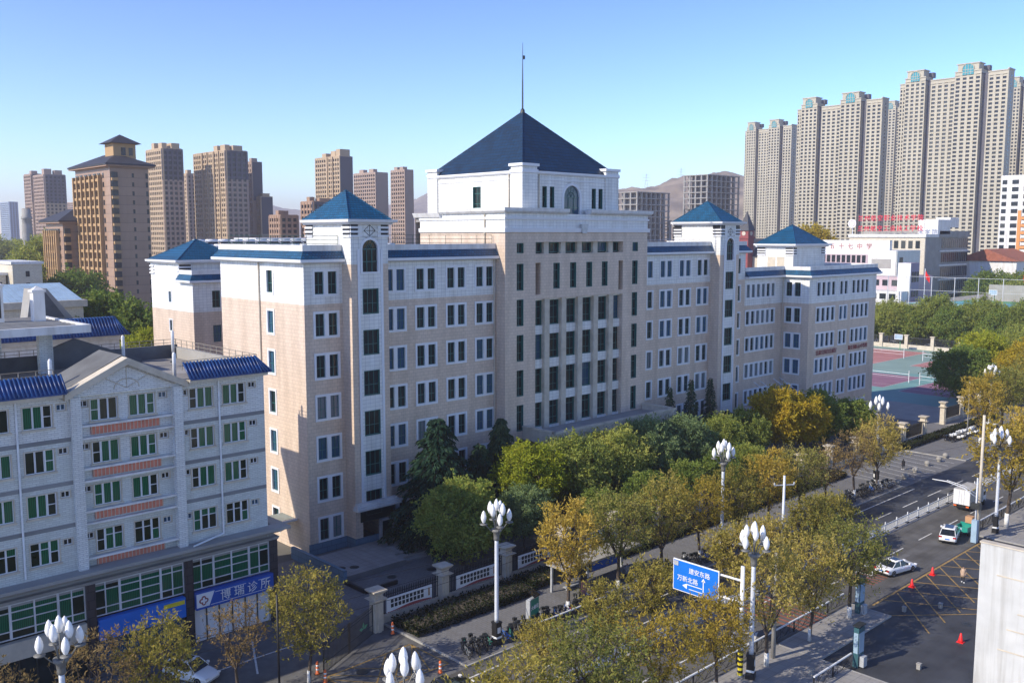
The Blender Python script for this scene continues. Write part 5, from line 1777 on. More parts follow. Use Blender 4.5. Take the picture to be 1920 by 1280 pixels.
# the tall cream towers at the right
def cream_tower(label, X0, Y0, D, top, segs, end=12, base=-1, fh=3.0, far=False):
    """long cream tower: glazed core, floor bands and piers on the sunny -x face, stepped bays with arched heads"""
    t = thing('cream_tower', label, 'tower', (X0, Y0, 0), group='tall cream towers at the right', absolute=True)
    W = end
    gz, wl, dkw = MB(), MB(), MB()
    y = Y0
    for (frac, dx, dz, ncol, kind) in segs:       # from near end (small y) to far end
        L = D * frac
        ya, yb = y, y + L
        y = yb
        tp = top + dz
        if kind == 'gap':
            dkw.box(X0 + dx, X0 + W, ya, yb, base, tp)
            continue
        x = X0 + dx
        gz.box(x + 0.6, X0 + W - 0.2, ya + 0.2, yb - 0.2, base, tp - 1)
        nf = int((tp - 3) / fh)
        for i in range(nf):
            z = tp - 3.6 - i * fh
            if z < base:
                break
            wl.box(x, x + 0.7, ya, yb, z - 1.3, z - 0.05)
        for c in range(ncol + 1):
            yy = ya + L * c / ncol
            w = L / ncol * 0.21
            wl.box(x - 0.12, x + 0.68, max(ya, yy - w), min(yb, yy + w), base, tp - 1.5)
        wl.box(x - 0.4, X0 + W, ya, yb, tp - 3.3, tp - 2.6)
        wl.box(x - 0.02, X0 + W, ya + 0.01, yb - 0.01, tp - 2.61, tp - 0.8)
        wl.box(x - 0.5, X0 + W, ya - 0.2, yb + 0.2, tp - 0.8, tp)
        wl.box(x + 0.3, X0 + W, ya, ya + 0.4, base, tp - 0.9)
        wl.box(x + 0.3, X0 + W, yb - 0.4, yb, base, tp - 0.9)
        if kind == 'arch':
            cy_, hw = (ya + yb) / 2, L * 0.21
            hd = MB().box(x - 0.35, X0 + W * 0.7, ya + L * 0.1, yb - L * 0.1, tp, tp + 4.6)
            hd.box(x - 0.9, X0 + W * 0.75, ya + L * 0.06, yb - L * 0.06, tp + 4.6, tp + 5.4)
            part('tower_head', hd, 'tower_cream', t)
            ap = [(cy_ + hw * cos(pi * k / 12), tp + 0.6 + hw * 1.05 * sin(pi * k / 12)) for k in range(13)] + [(cy_ - hw, tp - 3.2), (cy_ + hw, tp - 3.2)]
            aw = part('arched_window', MB().prism(ap, 'x', x - 0.6, x - 0.36), 'glass_arch', t)
            bars = MB()
            for f in (-0.5, 0, 0.5):
                bars.box(x - 0.75, x - 0.6, cy_ + hw * f - 0.15, cy_ + hw * f + 0.15, tp - 3.2, tp + 0.6 + hw * 0.9)
            for zz in (tp - 1.4, tp + 0.6):
                bars.box(x - 0.76, x - 0.61, cy_ - hw, cy_ + hw, zz - 0.15, zz + 0.15)
            ring = [(x - 0.7, cy_ + hw * 1.08 * cos(pi * k / 12), tp + 0.6 + hw * 1.12 * sin(pi * k / 12)) for k in range(13)]
            bars.tube(ring, 0.35, 5)
            link('window_bar', bars.mesh('window_bar', 'tower_cream'), aw)
            part('roof_box', MB().box(X0 + W * 0.72, X0 + W * 1.1, ya - L * 0.1, ya + L * 0.5, tp, tp + 3.8), 'tower_dark', t)
    # end face towards the viewer
    ef = MB().box(X0 + 0.5, X0 + W, Y0 - 0.5, Y0 + 0.1, base, top - 1)
    ef.box(X0 + 0.2, X0 + W + 0.3, Y0 - 0.9, Y0 + 0.1, top - 1, top)
    part('end_wall', ef, 'tower_cream', t)
    es = MB()
    for i in range(int((top - 8) / fh)):
        es.box(X0 + W * 0.45, X0 + W * 0.62, Y0 - 0.56, Y0 - 0.48, top - 6 - i * fh, top - 4.4 - i * fh)
    part('end_window', es, 'glass_far', t, kind='stuff')
    part('glazing', gz, 'glass_far', t)
    part('wall_grid', wl, 'tower_cream', t)
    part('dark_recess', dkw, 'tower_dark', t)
    return t


SEG = [(0.17, 0.6, -1.0, 3, 'flat'), (0.055, 3.2, -1.5, 1, 'gap'), (0.24, -1.0, 1.0, 4, 'arch'), (0.235, 1.2, -2.5, 4, 'flat'), (0.04, 3.2, -2.5, 1, 'gap'), (0.20, -1.0, 0.5, 4, 'arch'), (0.06, 1.0, -3.0, 2, 'flat')]
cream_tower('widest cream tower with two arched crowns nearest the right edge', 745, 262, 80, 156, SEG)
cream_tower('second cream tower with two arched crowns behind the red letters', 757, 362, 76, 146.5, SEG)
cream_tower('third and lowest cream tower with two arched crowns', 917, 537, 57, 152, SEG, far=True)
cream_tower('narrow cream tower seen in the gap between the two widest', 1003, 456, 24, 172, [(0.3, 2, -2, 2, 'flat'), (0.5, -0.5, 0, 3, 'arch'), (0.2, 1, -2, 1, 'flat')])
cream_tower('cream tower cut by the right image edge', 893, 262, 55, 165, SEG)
# orange and white block at the right edge
ob = thing('orange_block', 'white and orange flats at the right image edge', 'building', (466, 146, 0), absolute=True)
part('wall', MB().box(466, 490, 128, 164, -1, 62), 'white_paint', ob)
for j in range(18):
    z = 58 - j * 3.3
    for (a, b) in ((161.4, 163.4), (156.4, 159.2), (150.0, 154.2), (143.5, 147.7), (136.5, 140.5)):
        o = part('window', MB().box(465.85, 466.1, a, b, z, z + 1.9), 'glass_far', ob)
part('orange_band', MB().box(465.6, 466.2, 154.6, 156.0, -1, 46).box(465.6, 466.2, 148.0, 149.6, -1, 46).box(465.6, 466.2, 141, 143, -1, 46), 'tower_orange', ob)
sp = MB()
for j in range(14):
    sp.box(465.7, 466.2, 149.6, 154.6, 41.8 - j * 3.3, 43.1 - j * 3.3)
    sp.box(465.7, 466.2, 143.0, 148.0, 41.8 - j * 3.3, 43.1 - j * 3.3)
part('orange_spandrel', sp, 'tower_orange', ob, kind='stuff')

# school buildings behind the sports ground
sc = thing('school_block', 'pale five storey teaching block carrying red rooftop characters', 'building', (374, 158, 0), absolute=True)
part('wall', MB().box(374, 416, 158.7, 190, -1, 34), 'cream_tile', sc)
part('grey_front', MB().box(374.1, 416, 158.5, 158.69, -1, 34), 'concrete', sc)
part('roof_edge', MB().box(373.5, 386, 158.2, 190.5, 34, 35.2), 'white_paint', sc)
part('roof_edge', MB().box(386, 416.5, 158.0, 190.5, 34.0, 36.5), 'concrete', sc)
part('stair_tower', MB().box(384, 396, 158.0, 166, 35.2, 41).box(396.2, 405, 158.2, 164, 38, 42), 'white_paint', sc)
for i in range(5):
    z = 29.6 - i * 5.8
    for y in [161.5 + 2.9 * k for k in range(10)]:
        part('window', MB().box(373.85, 374.1, y - 0.85, y + 0.85, z, z + 3.0), 'glass_far', sc)
    for k in range(14):
        x = 389.5 + k * 1.95
        part('window', MB().box(x, x + 1.2, 158.35, 158.6, z, z + 3.9), 'glass_far', sc)
    part('floor_band', MB().box(387.5, 416.2, 158.1, 158.48, z - 1.5, z - 0.9), 'white_paint', sc)
rs = thing('rooftop_characters', 'two rows of red rooftop characters on a frame', 'sign', (374, 170, 35), absolute=True)
fr = MB()
for y in range(0, 13):
    fr.tube([(376, 160 + y * 2.3, 35), (376, 160 + y * 2.3, 43.5)], 0.05, 4)
for z in (35.6, 39.2, 39.9, 43.4):
    fr.tube([(376, 160, z), (376, 187.6, z)], 0.04, 4)
part('sign_frame', fr, 'rail_metal', rs)
for i, chh in enumerate('兰州航空职业技术学院'):
    text('sign_character', chh, 2.5, 'sign_red', rs, (375.7, 186.4 - i * 2.75, 41.6), '-x', 0.12)
for i, chh in enumerate('兰州航空工业技工学校'):
    text('sign_character', chh, 2.5, 'sign_red', rs, (375.7, 186.4 - i * 2.75, 37.4), '-x', 0.12)
bd = thing('round_badge', 'round white badge on a post at the end of the red characters', 'sign', (375, 190, 35), absolute=True)
part('badge_disc', MB().tube([(374.6, 189.6, 39.6), (374.9, 189.6, 39.6)], 1.75, 20), 'sign_white', bd)
part('badge_ring', MB().tube([(374.55, 189.6 + 1.2 * cos(2 * pi * k / 16), 39.6 + 1.2 * sin(2 * pi * k / 16)) for k in range(17)], 0.1, 4), 'mauve_wall', bd)
part('post', MB().tube([(375.2, 189.6, 35), (375.2, 189.6, 38)], 0.15, 5), 'white_metal', bd)
s2_ = thing('school_building', 'white and pink stepped school front before the teaching block', 'building', (326, 150, 0), absolute=True)
part('sign_parapet', MB().box(331, 333, 153, 184, 26, 33), 'white_paint', s2_)
for i, chh in enumerate('第五十七中学'):
    text('sign_character', chh, 2.3, 'court_red', s2_, (330.9, 178.6 - i * 3.6, 30.6), '-x', 0.1)
part('white_wing', MB().box(326, 345, 148.2, 182, 20.5, 29.4), 'white_paint', s2_)
part('pink_strip', MB().box(325.9, 326.1, 158.5, 181, 24.6, 27.9), 'pink_wall', s2_)
for k in range(11):
    part('window', MB().box(325.75, 325.95, 159.3 + k * 1.95, 160.6 + k * 1.95, 25.0, 27.6), 'glass_far', s2_)
part('void_shade_panel', MB().box(325.85, 326.1, 150, 157, 23.2, 26.4), 'concrete', s2_)  # no hole here: the void's shade is put into a grey panel
part('shade_side', MB().box(326.2, 345, 147.9, 148.15, 20, 29.3), 'lilac_brick', s2_)  # shade on the wing's end face put into a greyer sheet
part('side_window', MB().box(328.2, 330.6, 147.75, 147.95, 24, 27), 'glass_far', s2_)
part('gate_tower', MB().box(316.2, 322.7, 138.4, 142.8, 0, 25.5), 'mauve_wall', s2_)
part('gate_face', MB().box(316.0, 316.19, 138.4, 142.8, 8, 25.5), 'white_paint', s2_)
part('low_hall', MB().box(320, 345, 143, 190, 0, 20.4), 'pink_wall', s2_)
part('white_base', MB().box(311, 320, 139, 165, 0, 16), 'white_paint', s2_)
for k in range(9):
    part('window', MB().box(319.85, 320.05, 144.5 + k * 3.3, 146.6 + k * 3.3, 17.4, 19.4), 'glass_far', s2_)
    if k < 7:
        part('window', MB().box(310.85, 311.05, 141 + k * 3.3, 143.2 + k * 3.3, 13.4, 15.2), 'glass_far', s2_)
for k in range(3):
    part('window', MB().box(317.2 + k * 1.9, 318.4 + k * 1.9, 138.25, 138.45, 19, 22.5), 'glass_far', s2_)
    part('window', MB().box(317.2 + k * 1.9, 318.4 + k * 1.9, 138.25, 138.45, 14, 16), 'glass_far', s2_)
fl = thing('red_flag', 'red flag on a pole before the mauve gate tower', 'flag', (312, 132, 12), absolute=True)
part('pole', MB().tube([(310, 131, 12), (310, 131, 24)], 0.12, 6), 'white_metal', fl)
fg = MB()
for i in range(8):
    u0, u1 = i / 8, (i + 1) / 8
    fg.quad((310 + 0.3 * sin(9 * u0), 131 - 1.5 * u0, 23.5 - 2.2 * u0), (310 + 0.3 * sin(9 * u1), 131 - 1.5 * u1, 23.5 - 2.2 * u1), (310 + 0.3 * sin(9 * u1), 131 - 1.5 * u1, 21.6 - 2.4 * u1), (310 + 0.3 * sin(9 * u0), 131 - 1.5 * u0, 21.6 - 2.4 * u0))
part('cloth', fg, 'cone_red', fl, fix=False)
# church-like red turrets and dark roofs between
for (x, y, lab) in ((418, 268, 'red brick turret with slate spire nearest the cream towers'), (424, 284, 'red brick turret half hidden behind the right blue pyramid')):
    t = thing('brick_turret', lab, 'turret', (x, y, 0), group='red brick turrets', absolute=True)
    part('shaft', MB().box(x - 2.6, x + 2.6, y - 2.6, y + 2.6, 0, 37).box(x - 3.1, x + 3.1, y - 3.1, y + 3.1, 33, 34), 'brick_dark_red', t)
    sp = MB()
    a = [(x - 3.1, y - 3.1, 37), (x + 3.1, y - 3.1, 37), (x + 3.1, y + 3.1, 37), (x - 3.1, y + 3.1, 37)]
    for k in range(4):
        sp.tri(a[k], a[(k + 1) % 4], (x, y, 47))
    part('spire', sp, 'tower_slate', t)
    part('clock_face', MB().tube([(x - 2.75, y, 35.6), (x - 2.6, y, 35.6)], 1.1, 12), 'cream_stone', t)
    part('clock_face', MB().tube([(x, y - 2.75, 35.6), (x, y - 2.6, 35.6)], 1.1, 12), 'cream_stone', t)
ct = thing('slate_roofed_hall', 'dark slate roofed hall with orange gable between the turrets', 'building', (430, 270, 0), absolute=True)
part('wall', MB().box(420, 460, 235, 300, 0, 24), 'cream_tile', ct)
part('roof', MB().prism([(419, 24), (461, 24), (440, 33)], 'y', 234, 300), 'tower_slate', ct)
part('gable', MB().prism([(268, 24), (280, 24), (280, 26), (274, 31.5), (268, 26)], 'x', 416, 421), 'tower_orange', ct)
part('gable_trim', MB().prism([(267, 25.4), (274, 32.2), (281, 25.4), (281, 26.6), (274, 33.2), (267, 26.6)], 'x', 415.5, 416.5), 'cream_stone', ct)
rh = thing('red_roof_house', 'low house with red tiled roof left of the orange flats', 'building', (430, 150, 0), absolute=True)
part('wall', MB().box(420, 450, 140, 165, 0, 24), 'white_paint', rh)
part('roof', MB().prism([(139, 24), (166, 24), (152, 29)], 'x', 419, 451), 'red_tile', rh)

# hills
def hill(name, label, pts, base, depthdir, mname, seed, amp=0.16):
    """eroded ridge: heights along a crest line, folded with several octaves of noise"""
    from mathutils import noise
    n, m = 150, 60
    V, F = [], []
    pts = np.array(pts, float)
    ts = np.linspace(0, len(pts) - 1, n)
    for i, t in enumerate(ts):
        k = min(int(t), len(pts) - 2)
        f = t - k
        f2 = f * f * (3 - 2 * f)
        x, y = pts[k][:2] * (1 - f) + pts[k + 1][:2] * f
        h = pts[k][2] * (1 - f2) + pts[k + 1][2] * f2
        for j in range(m):
            g = j / (m - 1)
            px, py = x + depthdir[0] * (g - 0.5) * 1600, y + depthdir[1] * (g - 0.5) * 1600
            prof = 0.5 - 0.5 * cos(2 * pi * g)
            nz = noise.fractal(Vector((px * 0.0045, py * 0.0045, seed)), 0.9, 2.1, 6)
            rg = 1 - abs(noise.noise(Vector((px * 0.009, py * 0.009, seed + 5))))
            V.append((px, py, base + h * prof * (1 + amp * nz) + h * prof * 0.12 * (rg - 0.7)))
    for i in range(n - 1):
        for j in range(m - 1):
            a = i * m + j
            F.append((a, a + 1, a + m + 1, a + m))
    mb = MB()
    mb.v, mb.f = V, F
    return structure(name, mb, mname, smooth=True)


hill('hill', '', [(1750, 1830, 60), (1923, 1640, 150), (1990, 1560, 165), (2060, 1500, 185), (2130, 1430, 200), (2200, 1367, 190), (2330, 1250, 150), (2500, 1050, 110)], -10, (0.687, 0.727), 'hill_earth', 4)
hill('far_hill', '', [(1900, 5000, 90), (2400, 4600, 210), (2700, 4330, 160), (2950, 4100, 190), (3150, 3920, 240), (3500, 3600, 150)], -10, (0.687, 0.727), 'hill_earth', 9)
# pylons on the hill
for (x, y, z) in ((1975, 1575, 150), (2045, 1515, 165)):
    mb = MB()
    for s in (-1, 1):
        mb.tube([(x + 3 * s, y - 3 * s, z), (x, y, z + 45)], 0.5, 4)
    for k in (26, 34, 40):
        mb.tube([(x - 7, y + 7, z + k), (x + 7, y - 7, z + k)], 0.35, 4)
    tag(link('power_pylon', mb.mesh('pylon', 'galvanised')), 'power pylon on the hill crest, ' + ('left one' if x < 2000 else 'right one'), 'pylon', 'pylons on the hill')

# ------------------------------------------------------------------ trees
def leaf_mesh(name, pos, dirs, L, Wd, m, rs):
    """many small leaf faces as one mesh (numpy arrays: positions, growing directions)"""
    n = len(pos)
    d = dirs / np.linalg.norm(dirs, axis=1, keepdims=True)
    r = rs.normal(size=(n, 3))
    s = np.cross(d, r)
    s /= np.linalg.norm(s, axis=1, keepdims=True) + 1e-9
    ln = (L * rs.uniform(0.6, 1.25, n))[:, None]
    wd = (Wd * rs.uniform(0.6, 1.25, n))[:, None]
    a = pos
    b = pos + d * ln * 0.5 + s * wd * 0.5
    c = pos + d * ln
    e = pos + d * ln * 0.5 - s * wd * 0.5
    co = np.stack([a, b, c, e], 1).reshape(-1, 3)
    me = bpy.data.meshes.new(name)
    me.vertices.add(4 * n)
    me.vertices.foreach_set("co", co.astype(np.float32).ravel())
    me.loops.add(4 * n)
    me.loops.foreach_set("vertex_index", np.arange(4 * n, dtype=np.int32))
    me.polygons.add(n)
    me.polygons.foreach_set("loop_start", np.arange(0, 4 * n, 4, dtype=np.int32))
    me.polygons.foreach_set("loop_total", np.full(n, 4, dtype=np.int32))
    me.materials.append(MATS[m])
    me.update()
    me.validate()
    return me


def broadleaf(seed, h, trunk, rx, rz, nclump, nspray, per, L, Wd, m, upward=0.6, fill=0.55, split=5, trunk_r=0.16, white=False, droop=0.0, gap=1.0, cs=1.0):
    """returns (trunk mesh, crown mesh, painted base mesh): clumped crown of leaf sprays on real limbs"""
    rs = np.random.RandomState(seed)
    cz = (trunk * 0.9 + h) / 2
    cl = []
    tries = 0
    while len(cl) < nclump and tries < 4000:
        tries += 1
        u = rs.normal(size=3)
        u /= np.linalg.norm(u)
        rad = rs.uniform(fill, 1.0)
        p = np.array([u[0] * rx * rad, u[1] * rx * rad, cz + u[2] * rz * rad])
        # narrower below
        k = (p[2] - (cz - rz)) / (2 * rz)
        if k < 0.45:
            f = 0.55 + k
            p[0] *= f
            p[1] *= f
        if all(np.linalg.norm(p - q[0]) > 0.42 * rx * gap for q in cl):
            cl.append((p, cs * rx * rs.uniform(0.26, 0.42)))
    tb = MB()
    lean = rs.normal(size=2) * 0.12
    fork = np.array([lean[0], lean[1], trunk])
    tb.tube([(0, 0, 0), (lean[0] * 0.3, lean[1] * 0.3, trunk * 0.5), tuple(fork)], [trunk_r * 1.15, trunk_r * 0.95, trunk_r * 0.8], 7)
    order = sorted(range(len(cl)), key=lambda i: rs.rand())
    mains = []
    for s in range(split):
        a = 2 * pi * s / split + rs.uniform(-0.4, 0.4)
        q = np.array([cos(a) * rx * 0.42, sin(a) * rx * 0.42, cz - rz * 0.1 + rs.uniform(-0.4, 0.8)])
        mid = fork * 0.45 + q * 0.55 + np.array([0, 0, -0.25])
        tb.tube([tuple(fork), tuple(mid), tuple(q)], [trunk_r * 0.55, trunk_r * 0.42, trunk_r * 0.3], 5)
        mains.append(q)
    P, Dv = [], []
    for p, r in cl:
        q = min(mains, key=lambda v: np.linalg.norm(v - p))
        mid = (q + p) / 2 + rs.normal(size=3) * 0.15
        tb.tube([tuple(q), tuple(mid), tuple(p)], [trunk_r * 0.26, trunk_r * 0.17, trunk_r * 0.07], 4)
        for _ in range(nspray):
            u = rs.normal(size=3)
            u /= np.linalg.norm(u)
            u[2] = u[2] + upward
            u /= np.linalg.norm(u)
            st = p + rs.normal(size=3) * r * 0.35
            ln = r * rs.uniform(0.7, 1.25)
            tt = rs.uniform(0.15, 1.0, per)
            for t in tt:
                g = st + u * ln * t + np.array([0, 0, -droop * t * t * r])
                P.append(g + rs.normal(size=3) * 0.05)
                dd = u * 0.8 + rs.normal(size=3) * 0.55
                Dv.append(dd)
            if _ % 6 == 0:
                tb.tube([tuple(p), tuple(st + u * ln * 0.8)], [0.018, 0.008], 3, False)
    crown = leaf_mesh('crown', np.array(P), np.array(Dv), L, Wd, m, rs)
    tr = tb.mesh('trunk', 'bark', True, False)
    wm = None
    if white:
        wm = MB().tube([(0, 0, 0), (lean[0] * 0.06, lean[1] * 0.06, 1.15)], [trunk_r * 1.2, trunk_r * 1.12], 8).mesh('painted_trunk', 'trunk_white', True)
    return tr, crown, wm


def conifer(seed, h, r, m, n=190, per=34, droop=0.45, L=0.46, Wd=0.13, taper=0.85):
    """evergreen: drooping boughs at uneven heights, each carrying flat sprays"""
    rs = np.random.RandomState(seed)
    tb = MB().tube([(0, 0, 0), (0, 0, h * 0.97)], [h * 0.018, 0.02], 6)
    P, Dv = [], []
    for i in range(n):
        q = (i + rs.rand()) / n
        z = h * (0.07 + 0.91 * q ** 1.15)
        rad = r * (1 - z / h) ** taper + 0.10
        a = i * 2.39996 + rs.uniform(-0.35, 0.35)
        ln = rad * rs.uniform(0.55, 1.15)
        rise = rs.uniform(-0.05, 0.22)
        o = np.array([cos(a), sin(a), 0.0])
        sd = np.array([-sin(a), cos(a), 0.0])
        z0 = np.array([0, 0, z])
        f = lambda t: z0 + o * ln * t + np.array([0, 0, ln * (rise * t - droop * t * t)])
        tb.tube([tuple(f(0)), tuple(f(0.5)), tuple(f(1.0))], [0.035, 0.02, 0.006], 3, False)
        k = max(10, int(per * (0.4 + ln / r)))
        for t in rs.uniform(0.1, 1.0, k):
            s = rs.choice([-1, 1])
            wdt = 0.30 * ln * (1 - t) ** 0.5 + 0.08
            P.append(f(t) + sd * s * rs.uniform(0, 1) * wdt + np.array([0, 0, rs.uniform(-0.12, 0.03)]))
            Dv.append(o * 0.7 + sd * s * rs.uniform(0.2, 1.0) + np.array([0, 0, -0.45 - droop * t + rs.normal() * 0.15]))
    return tb.mesh('trunk', 'bark', True, False), leaf_mesh('crown', np.array(P), np.array(Dv), L, Wd, m, rs), None


def tree(name, label, ms, loc, rz=0, sc=1.0, group=None, cat='tree'):
    o = thing(name, label, cat, loc, rz, group)
    o.scale = (sc, sc, sc) if not hasattr(sc, '__len__') else sc
    link('trunk', ms[0], o)
    link('crown', ms[1], o)
    if ms[2]:
        link('painted_trunk', ms[2], o)
    return o


tr_ = random.Random(5)
ST = [broadleaf(100, 9.0, 2.6, 2.8, 3.2, 40, 22, 8, 0.29, 0.11, 'leaf_autumn', 0.9, white=True, trunk_r=0.14),
      broadleaf(101, 9.5, 2.9, 2.6, 3.4, 34, 22, 8, 0.30, 0.11, 'leaf_gold', 1.0, white=True, trunk_r=0.16, cs=0.9),
      broadleaf(102, 9.2, 3.1, 3.0, 3.0, 44, 22, 8, 0.29, 0.11, 'leaf_moss', 0.8, white=True, trunk_r=0.18),
      broadleaf(103, 10.0, 2.6, 2.7, 3.5, 30, 20, 8, 0.30, 0.11, 'leaf_autumn', 1.1, white=True, trunk_r=0.17, cs=1.05, gap=1.15),
      broadleaf(104, 8.8, 2.8, 2.9, 2.9, 36, 18, 8, 0.30, 0.11, 'leaf_gold', 0.7, white=True, trunk_r=0.15, gap=1.1)]
SB = [broadleaf(140 + i, 9.0, 2.8, 2.5, 3.0, 28, 14, 6, 0.28, 0.09, 'leaf_brown', 0.8, white=True) for i in range(2)]
SM = [broadleaf(150 + i, 6.6, 2.0, 2.4, 2.3, 28, 22, 8, 0.29, 0.11, 'leaf_autumn', 0.9) for i in range(2)]
GB = [broadleaf(170 + i, 9.0, 1.6, 4.3, 3.8, 58, 62, 9, 0.34, 0.17, 'leaf_green', 0.3, split=6, trunk_r=0.2, droop=0.35, gap=0.75, cs=0.72, fill=0.7) for i in range(2)]
OL = [broadleaf(190 + i, 10.5, 2.6, 4.2, 3.9, 54, 60, 9, 0.34, 0.17, 'leaf_olive', 0.4, split=6, trunk_r=0.2, gap=0.75, cs=0.74, fill=0.65) for i in range(2)]
SG = [broadleaf(200, 10.0, 2.6, 4.0, 3.6, 52, 60, 9, 0.34, 0.17, 'leaf_sage', 0.35, split=6, trunk_r=0.2, gap=0.75, cs=0.74, fill=0.65)]
YE = [broadleaf(210, 11, 2.8, 4.0, 3.9, 52, 56, 9, 0.36, 0.18, 'leaf_yellow', 0.4, split=6, trunk_r=0.2, gap=0.75, cs=0.74, fill=0.65)]
LI = [broadleaf(220, 11, 2.8, 4.3, 4.0, 52, 56, 9, 0.36, 0.17, 'leaf_lime', 0.4, split=6, trunk_r=0.2, gap=0.75, cs=0.74, fill=0.65)]
CE = [conifer(230 + i, 14.5, 6.8, 'needle_dark', n=250, per=150, droop=0.3, L=0.62, Wd=0.2, taper=0.7) for i in range(2)]
SP = [conifer(240, 13.0, 2.3, 'needle_dark', n=200, per=30, droop=0.3, L=0.36)]

# street rows: north pavement
gN = 'autumn street trees on the north pavement'
row = [(8, 60.0, 1, 1.0), (14.5, 60.5, 1, 1.05), (20.5, 61, 1, 1.05), (24.6, 60.8, 0, 0.92), (31.5, 63.5, 1, 0.85), (36.6, 61.8, 0, 0.98),
       (61.2, 57.2, 0, 1.12), (68.8, 57.6, 0, 1.08), (75.3, 57.2, 0, 1.05), (82, 57.3, 0, 1.05), (89, 57.3, 0, 1.0), (95.8, 57.3, 0, 1.03),
       (102.6, 57.3, 0, 1.0), (109.5, 57.4, 1, 1.0), (117, 57.4, 1, 1.05), (124, 57.6, 0, 1.08), (162, 58, 0, 1.25), (172, 58.2, 0, 1.35), (183, 58, 0, 1.35), (195, 58, 0, 1.35)]
wordN = ['far left behind the lamp globes', 'left of the shop signs', 'before the blue shop sign', 'before the yellow strip sign', 'bare and brown before the clinic sign', 'beside the gate with forked trunk', 'beside the bus shelter', 'behind the bus shelter roof', 'over the parked bicycles', 'beyond the bus shelter', 'left of the lamp cluster', 'right of the lamp cluster', 'before the yellow tree', 'thin brown, left of the far lamp', 'brown, at the far bicycles', 'at the side street corner', 'first beyond the side street', 'second beyond the side street', 'third beyond the side street', 'last visible on the north side']
for i, (x, y, k, s) in enumerate(row):
    ms = (ST[i % 5], SB[i % 2], SM[0])[k] if k != 2 else SM[0]
    tree('street_tree', 'autumn street tree ' + wordN[i], ms, (x, y, 0.1), tr_.uniform(0, 6.28), s, gN)
# street rows: south pavement
gS = 'autumn street trees on the south pavement'
for i, (x, k, s, w) in enumerate(((24, 0, 0.85, 'at the bottom left of the near lamp'), (31, 0, 0.95, 'behind the lowest lamp globes'), (37.5, 0, 1.05, 'at the bottom edge, left of the road sign'), (44.3, 0, 1.05, 'over the median fence at the bottom edge'), (51.3, 0, 1.0, 'below the blue road sign'), (58.3, 0, 0.86, 'partly covering the blue road sign'), (65.3, 0, 1.02, 'first with a white trunk right of the sign post'), (72.2, 0, 1.0, 'second with a white trunk right of the sign post'), (79.3, 0, 1.0, 'third with a white trunk beside the kiosk'), (118.5, 0, 1.5, 'large golden one at the right edge'), (127, 0, 1.45, 'golden one behind the right lamp'), (138, 0, 1.4, 'golden one further along the right edge'), (150, 0, 1.4, 'furthest golden one on the south side'))):
    tree('street_tree', 'autumn street tree ' + w, ST[(i * 2 + 1) % 5], (x, 38.9, 0.1), tr_.uniform(0, 6.28), s, gS)
# median
for i, (x, s, w) in enumerate(((50, 0.8, 'nearest the bottom edge'), (57, 0.95, 'left of the road sign'), (63.5, 1.0, 'behind the road sign'), (76, 1.05, 'behind the lamp cluster'), (82.5, 1.0, 'left of the concrete pole'), (90.3, 1.05, 'right of the concrete pole'), (95.5, 1.0, 'furthest along the median'))):
    tree('street_tree', 'small autumn tree by the white median fence, ' + w, SM[i % 2], (x, 49.2, 0), tr_.uniform(0, 6.28), s, 'small trees along the median')
# courtyard
gC = 'courtyard trees before the main building'
for n, lab, ms, x, y, s in (('cedar_tree', 'tallest dark cedar beside the left tower', CE[0], 65.6, 81.6, 1.02), ('cedar_tree', 'dark cedar in the middle of the three', CE[1], 72.0, 81.6, 0.74), ('cedar_tree', 'dark cedar nearest the portico', CE[0], 76.6, 83.0, (0.7, 0.7, 0.9)),
                            ('spruce_tree', 'slim spruce, left of three at the right section', SP[0], 112.0, 84.2, 0.98), ('spruce_tree', 'slim spruce, middle of three at the right section', SP[0], 117.0, 84.0, 1.03), ('spruce_tree', 'slim spruce, right of three at the right section', SP[0], 122.6, 84.4, 1.0),
                            ('broad_tree', 'round dense green tree by the fence posters', GB[0], 62.8, 74.0, 0.98), ('broad_tree', 'dark green tree behind the near lamp globes', SG[0], 70.5, 72.6, 0.72), ('broad_tree', 'bright lime tree at the portico corner', LI[0], 75.8, 77.2, 0.94), ('broad_tree', 'large pale olive tree before the portico', OL[0], 82.8, 76.4, 1.0), ('broad_tree', 'pale olive tree below the portico roof', OL[1], 89.6, 75.8, 0.98),
                            ('broad_tree', 'sage green tree right of the portico', SG[0], 97.0, 76.5, 1.05), ('broad_tree', 'dense green tree before the spruces', SG[0], 104.5, 76.0, 1.0), ('broad_tree', 'green tree before the right tower', OL[1], 112.0, 75.5, 0.86), ('broad_tree', 'yellow green tree left of the yellow one', OL[0], 119.0, 76.0, 0.85),
                            ('broad_tree', 'bright yellow tree before the glass canopy', YE[0], 127.0, 75.0, 1.06), ('broad_tree', 'second bright yellow crown beside the canopy', YE[0], 131.5, 73.5, 0.92), ('broad_tree', 'dark green tree right of the yellow one', GB[1], 140.5, 76.0, 1.02), ('broad_tree', 'dark green tree at the right wing front', GB[0], 146.5, 73.0, 0.85)):
    tree(n, lab, ms, (x, y, 0), tr_.uniform(0, 6.28), s, gC)
for i, (x, y, s) in enumerate(((80, 70.2, 0.62), (88, 69.8, 0.7), (96, 69.6, 0.7), (103, 69.4, 0.72), (110, 69.5, 0.7))):
    tree('broad_tree', 'shady green tree inside the fence, ' + ['first', 'second', 'third', 'fourth', 'fifth'][i] + ' right of the bus shelter', GB[i % 2], (x, y, 0), tr_.uniform(0, 6.28), s, gC)
